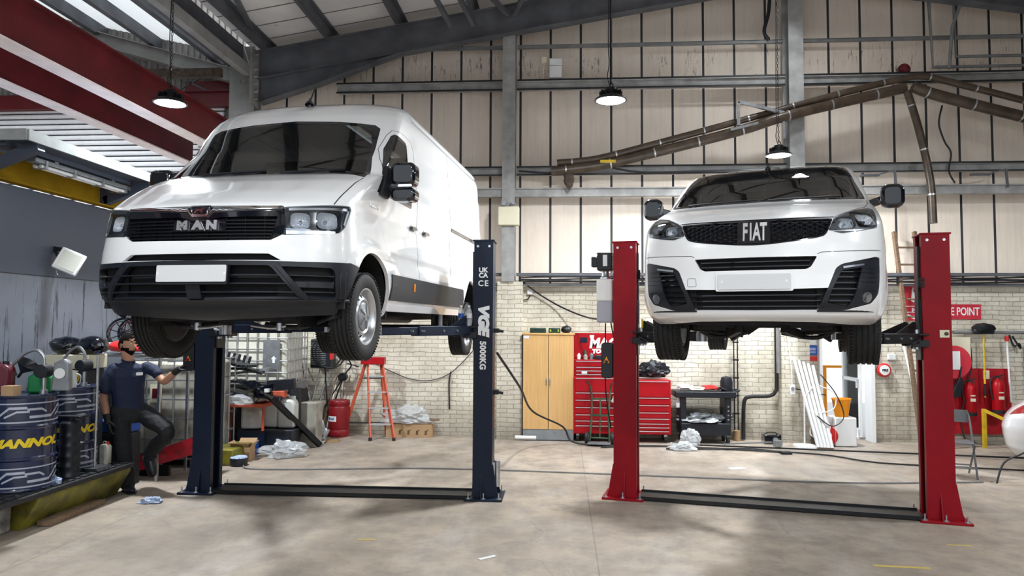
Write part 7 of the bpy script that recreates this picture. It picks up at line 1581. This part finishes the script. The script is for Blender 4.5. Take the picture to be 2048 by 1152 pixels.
def make_man_figure():
    t = thing('person', 'man in navy polo shirt, dark trousers and black gloves reaching to the lift control box', 'person', (-4.93, 7.88, 0), 0); t.scale = (.98,)*3
    S_ = Vector((.62, .78, 0)).normalized(); Fw = Vector((0, 0, 1)).cross(S_)*-1      # his left side; facing
    Fw = Vector((.78, -.62, 0))
    sR, sL = Vector((-.175, -.135, 1.425)), Vector((.135, .125, 1.445)); eR, wR = Vector((-.225, -.20, 1.12)), Vector((-.135, -.25, .865)); eL, wL = Vector((.345, .06, 1.28)), Vector((.54, .02, 1.42))
    hR, hL = Vector((-.105, -.07, .93)), Vector((.045, .09, .93)); kR, aR = Vector((-.055, -.05, .50)), Vector((-.02, -.01, .10)); kL, aL = Vector((.47, -.06, .70)), Vector((.11, .20, .40))
    hc = Vector((-.06, -.03, 1.705)); yaw = R(-14); pit = R(4)
    HT = Matrix.Translation(hc) @ Matrix.Rotation(yaw, 4, 'Z') @ Matrix.Rotation(pit, 4, 'Y') @ Matrix.Scale(1.10, 4)
    # body
    b = MB(); ball(b, None, None, 26, lambda v: head_fn(v), HT)
    for s in (-1, 1): ball(b, None, None, 8, lambda v: Vector((-.008+v.x*.018, s*.073+v.y*.009, .0+v.z*.032)), HT)
    b.tube([hc+Vector((-.012, -.01, -.06)), Vector((-.05, -.02, 1.53)), Vector((-.06, -.02, 1.44))], 1, 20, True, [.064, .062, .075])
    loft(b, [((-.06, -.02, 1.47), .08, .055), ((-.06, -.02, 1.42), .145, .085), ((-.06, -.02, 1.32), .175, .10), ((-.05, -.01, 1.15), .155, .095), ((-.04, 0, 1.03), .145, .09), ((-.03, .01, .94), .155, .10), ((-.03, .01, .86), .15, .10)], 24, S_)
    limb(b, [sR, (sR+eR)/2, eR, (eR+wR)/2, wR, wR+Vector((.02, -.01, -.03))], [.046, .050, .044, .043, .030, .024])
    limb(b, [sL+Vector((-.02, -.02, -.01)), (sL+eL)/2+Vector((0, 0, -.01)), eL, (eL+wL)/2, wL, wL+Vector((.015, -.005, .01))], [.044, .048, .044, .043, .030, .024])
    for h_, k_, a_ in ((hR, kR, aR), (hL, kL, aL)): limb(b, [h_, (h_+k_)/2, k_, (k_+a_)/2, a_], [.085, .078, .058, .056, .042])
    fuse(b, .0075, 'body', 'skin', t, 3)
    # polo shirt
    b = MB(); loft(b, [((-.055, -.02, 1.505), .068, .062), ((-.055, -.02, 1.475), .13, .080), ((-.055, -.02, 1.44), .185, .105), ((-.055, -.02, 1.34), .195, .122), ((-.05, -.012, 1.18), .178, .120), ((-.045, -.002, 1.04), .172, .118), ((-.035, .005, .93), .180, .125), ((-.035, .005, .905), .180, .125)], 28, S_)
    limb(b, [sR+Vector((.02, .02, .0)), (sR+eR)/2+Vector((0, 0, .04)), eR*.72+sR*.28], [.074, .072, .070]); limb(b, [sL+Vector((-.03, -.03, -.01)), (sL*.65+eL*.35), eL*.50+sL*.50], [.072, .066, .064])
    po = fuse(b, .0085, 'polo_shirt', 'polo', t, 3, .007, 8)
    co = MB(); rr = []
    for a in range(0, 33): an = 2*PI*a/32; rr.append(Vector((-.052, -.02, 1.525))+S_*.064*math.cos(an)+Fw*(.062*math.sin(an)+.004)+Vector((0, 0, -.018*math.sin(an))))
    co.tube(rr, .012, 8, False); co.build('collar', 'polo', po)
    c0 = Vector((-.055, -.02, 1.37))+S_*.085+Fw*.122; T = Matrix.Translation(c0) @ Matrix(((S_.x, 0, Fw.x, 0), (S_.y, 0, Fw.y, 0), (0, 1, 0, 0), (0, 0, 0, 1)))
    MB().prism(rrect(.075, .035, .01), .006, T).build('chest_logo', 'white_text', po)
    # trousers
    b = MB(); loft(b, [((-.035, .005, .985), .172, .116), ((-.03, .01, .92), .186, .130), ((-.02, .01, .84), .186, .128), ((-.02, .01, .80), .17, .11)], 28, S_)
    limb(b, [hR, (hR+kR)/2, kR, (kR+aR)/2, aR+Vector((0, 0, .03)), aR+Vector((0, 0, -.01))], [.108, .102, .086, .082, .078, .078])
    limb(b, [hL, (hL+kL)/2+Vector((0, 0, .01)), kL, (kL+aL)/2, aL+Vector((.01, 0, .02))], [.110, .104, .088, .082, .076])
    fuse(b, .0085, 'trousers', 'trousers', t, 3, .010, 9)
    # shoes
    def shoe(a, d, drop):
        d = Vector(d).normalized(); b = MB(); s = Vector((0, 0, 1)).cross(d).normalized(); u = d.cross(s); T = Matrix(((d.x, s.x, u.x, 0), (d.y, s.y, u.y, 0), (d.z, s.z, u.z, 0), (0, 0, 0, 1))); T.translation = Vector(a)+Vector((0, 0, drop))
        ball(b, None, None, 12, lambda v: Vector((.055+v.x*.145, v.y*(.050+.006*v.x), max(v.z, -.62)*(.058-.018*max(0, v.x)))), T); b.tube([T @ Vector((-.02, 0, 0)), T @ Vector((-.03, 0, .09))], .052, 14)
        o = fuse(b, .006, 'shoe', 'black_plastic', t, 2); q = MB(); q.prism([(x, y) for x, y in rrect(.28, .10, .045, 5, .055, 0)], .018, T @ tl(0, 0, -.046)); q.build('sole', 'rubber', o); return o
    shoe(aR, (.75, -.62, 0), -.056); shoe(aL+Vector((0, 0, -.03)), (.45, -.15, -.80), -.05)
    # gloves
    hand(t, wR+Vector((.012, -.004, -.02)), (.25, -.10, -.95), (.5, .75, .1), 1, .32)
    hand(t, wL+Vector((.01, -.002, .01)), (.86, -.05, .55), (.35, .25, -.85), -1, .42, thumb_open=1)
    # hair, beard, eyes
    def cap(test, grow, name, m, off=.0, vox=.006):
        bb = MB(); ball(bb, None, None, 30, lambda v: head_fn(v, grow), HT)
        vs = []; src = []; n = 60; 
        me = bpy.data.meshes.new(name); keep = []
        inv_ = HT.inverted()
        for f in bb.f:
            c = sum((inv_ @ Vector(bb.v[i]) for i in f), Vector())/len(f)
            if test(c): keep.append(f)
        ids = sorted({i for f in keep for i in f}); mp = {j: k for k, j in enumerate(ids)}
        me.from_pydata([bb.v[i] for i in ids], [], [tuple(mp[i] for i in f) for f in keep]); me.validate()
        o = link_mesh(name, me, m, t, 0); so = o.modifiers.new('s', 'SOLIDIFY'); so.thickness = .012; so.offset = -1; return o
    cap(lambda c: (c.z > .055+.02*(c.x > 0)*(abs(c.y) < .05) and c.x < .075) or (c.z > .012 and c.x < .012) or (c.z > -.045 and c.x < -.045), .075, 'hair', 'hair')
    cap(lambda c: (c.z < -.032 and c.x > -.022 and not (c.x > .070 and c.z > -.052)) or (-.034 < c.z < .0 and -.012 < c.x < .012 and abs(c.y) > .05), .065, 'beard', 'hair')
    for s in (-1, 1):
        ey = MB(); ball(ey, HT @ Vector((.078, s*.029, .021)), (.009, .009, .008), 8); e = ey.build('eye', 'white_plastic', t); MB_i = MB(); ball(MB_i, HT @ Vector((.0855, s*.029, .021)), (.0035, .0042, .0042), 6); MB_i.build('iris', 'hair', e)
        MB().tube([HT @ Vector((.087, s*.012, .041)), HT @ Vector((.087, s*.028, .046)), HT @ Vector((.078, s*.043, .041))], .0035, 6).build('eyebrow', 'hair', t)
    return t
make_man_figure()
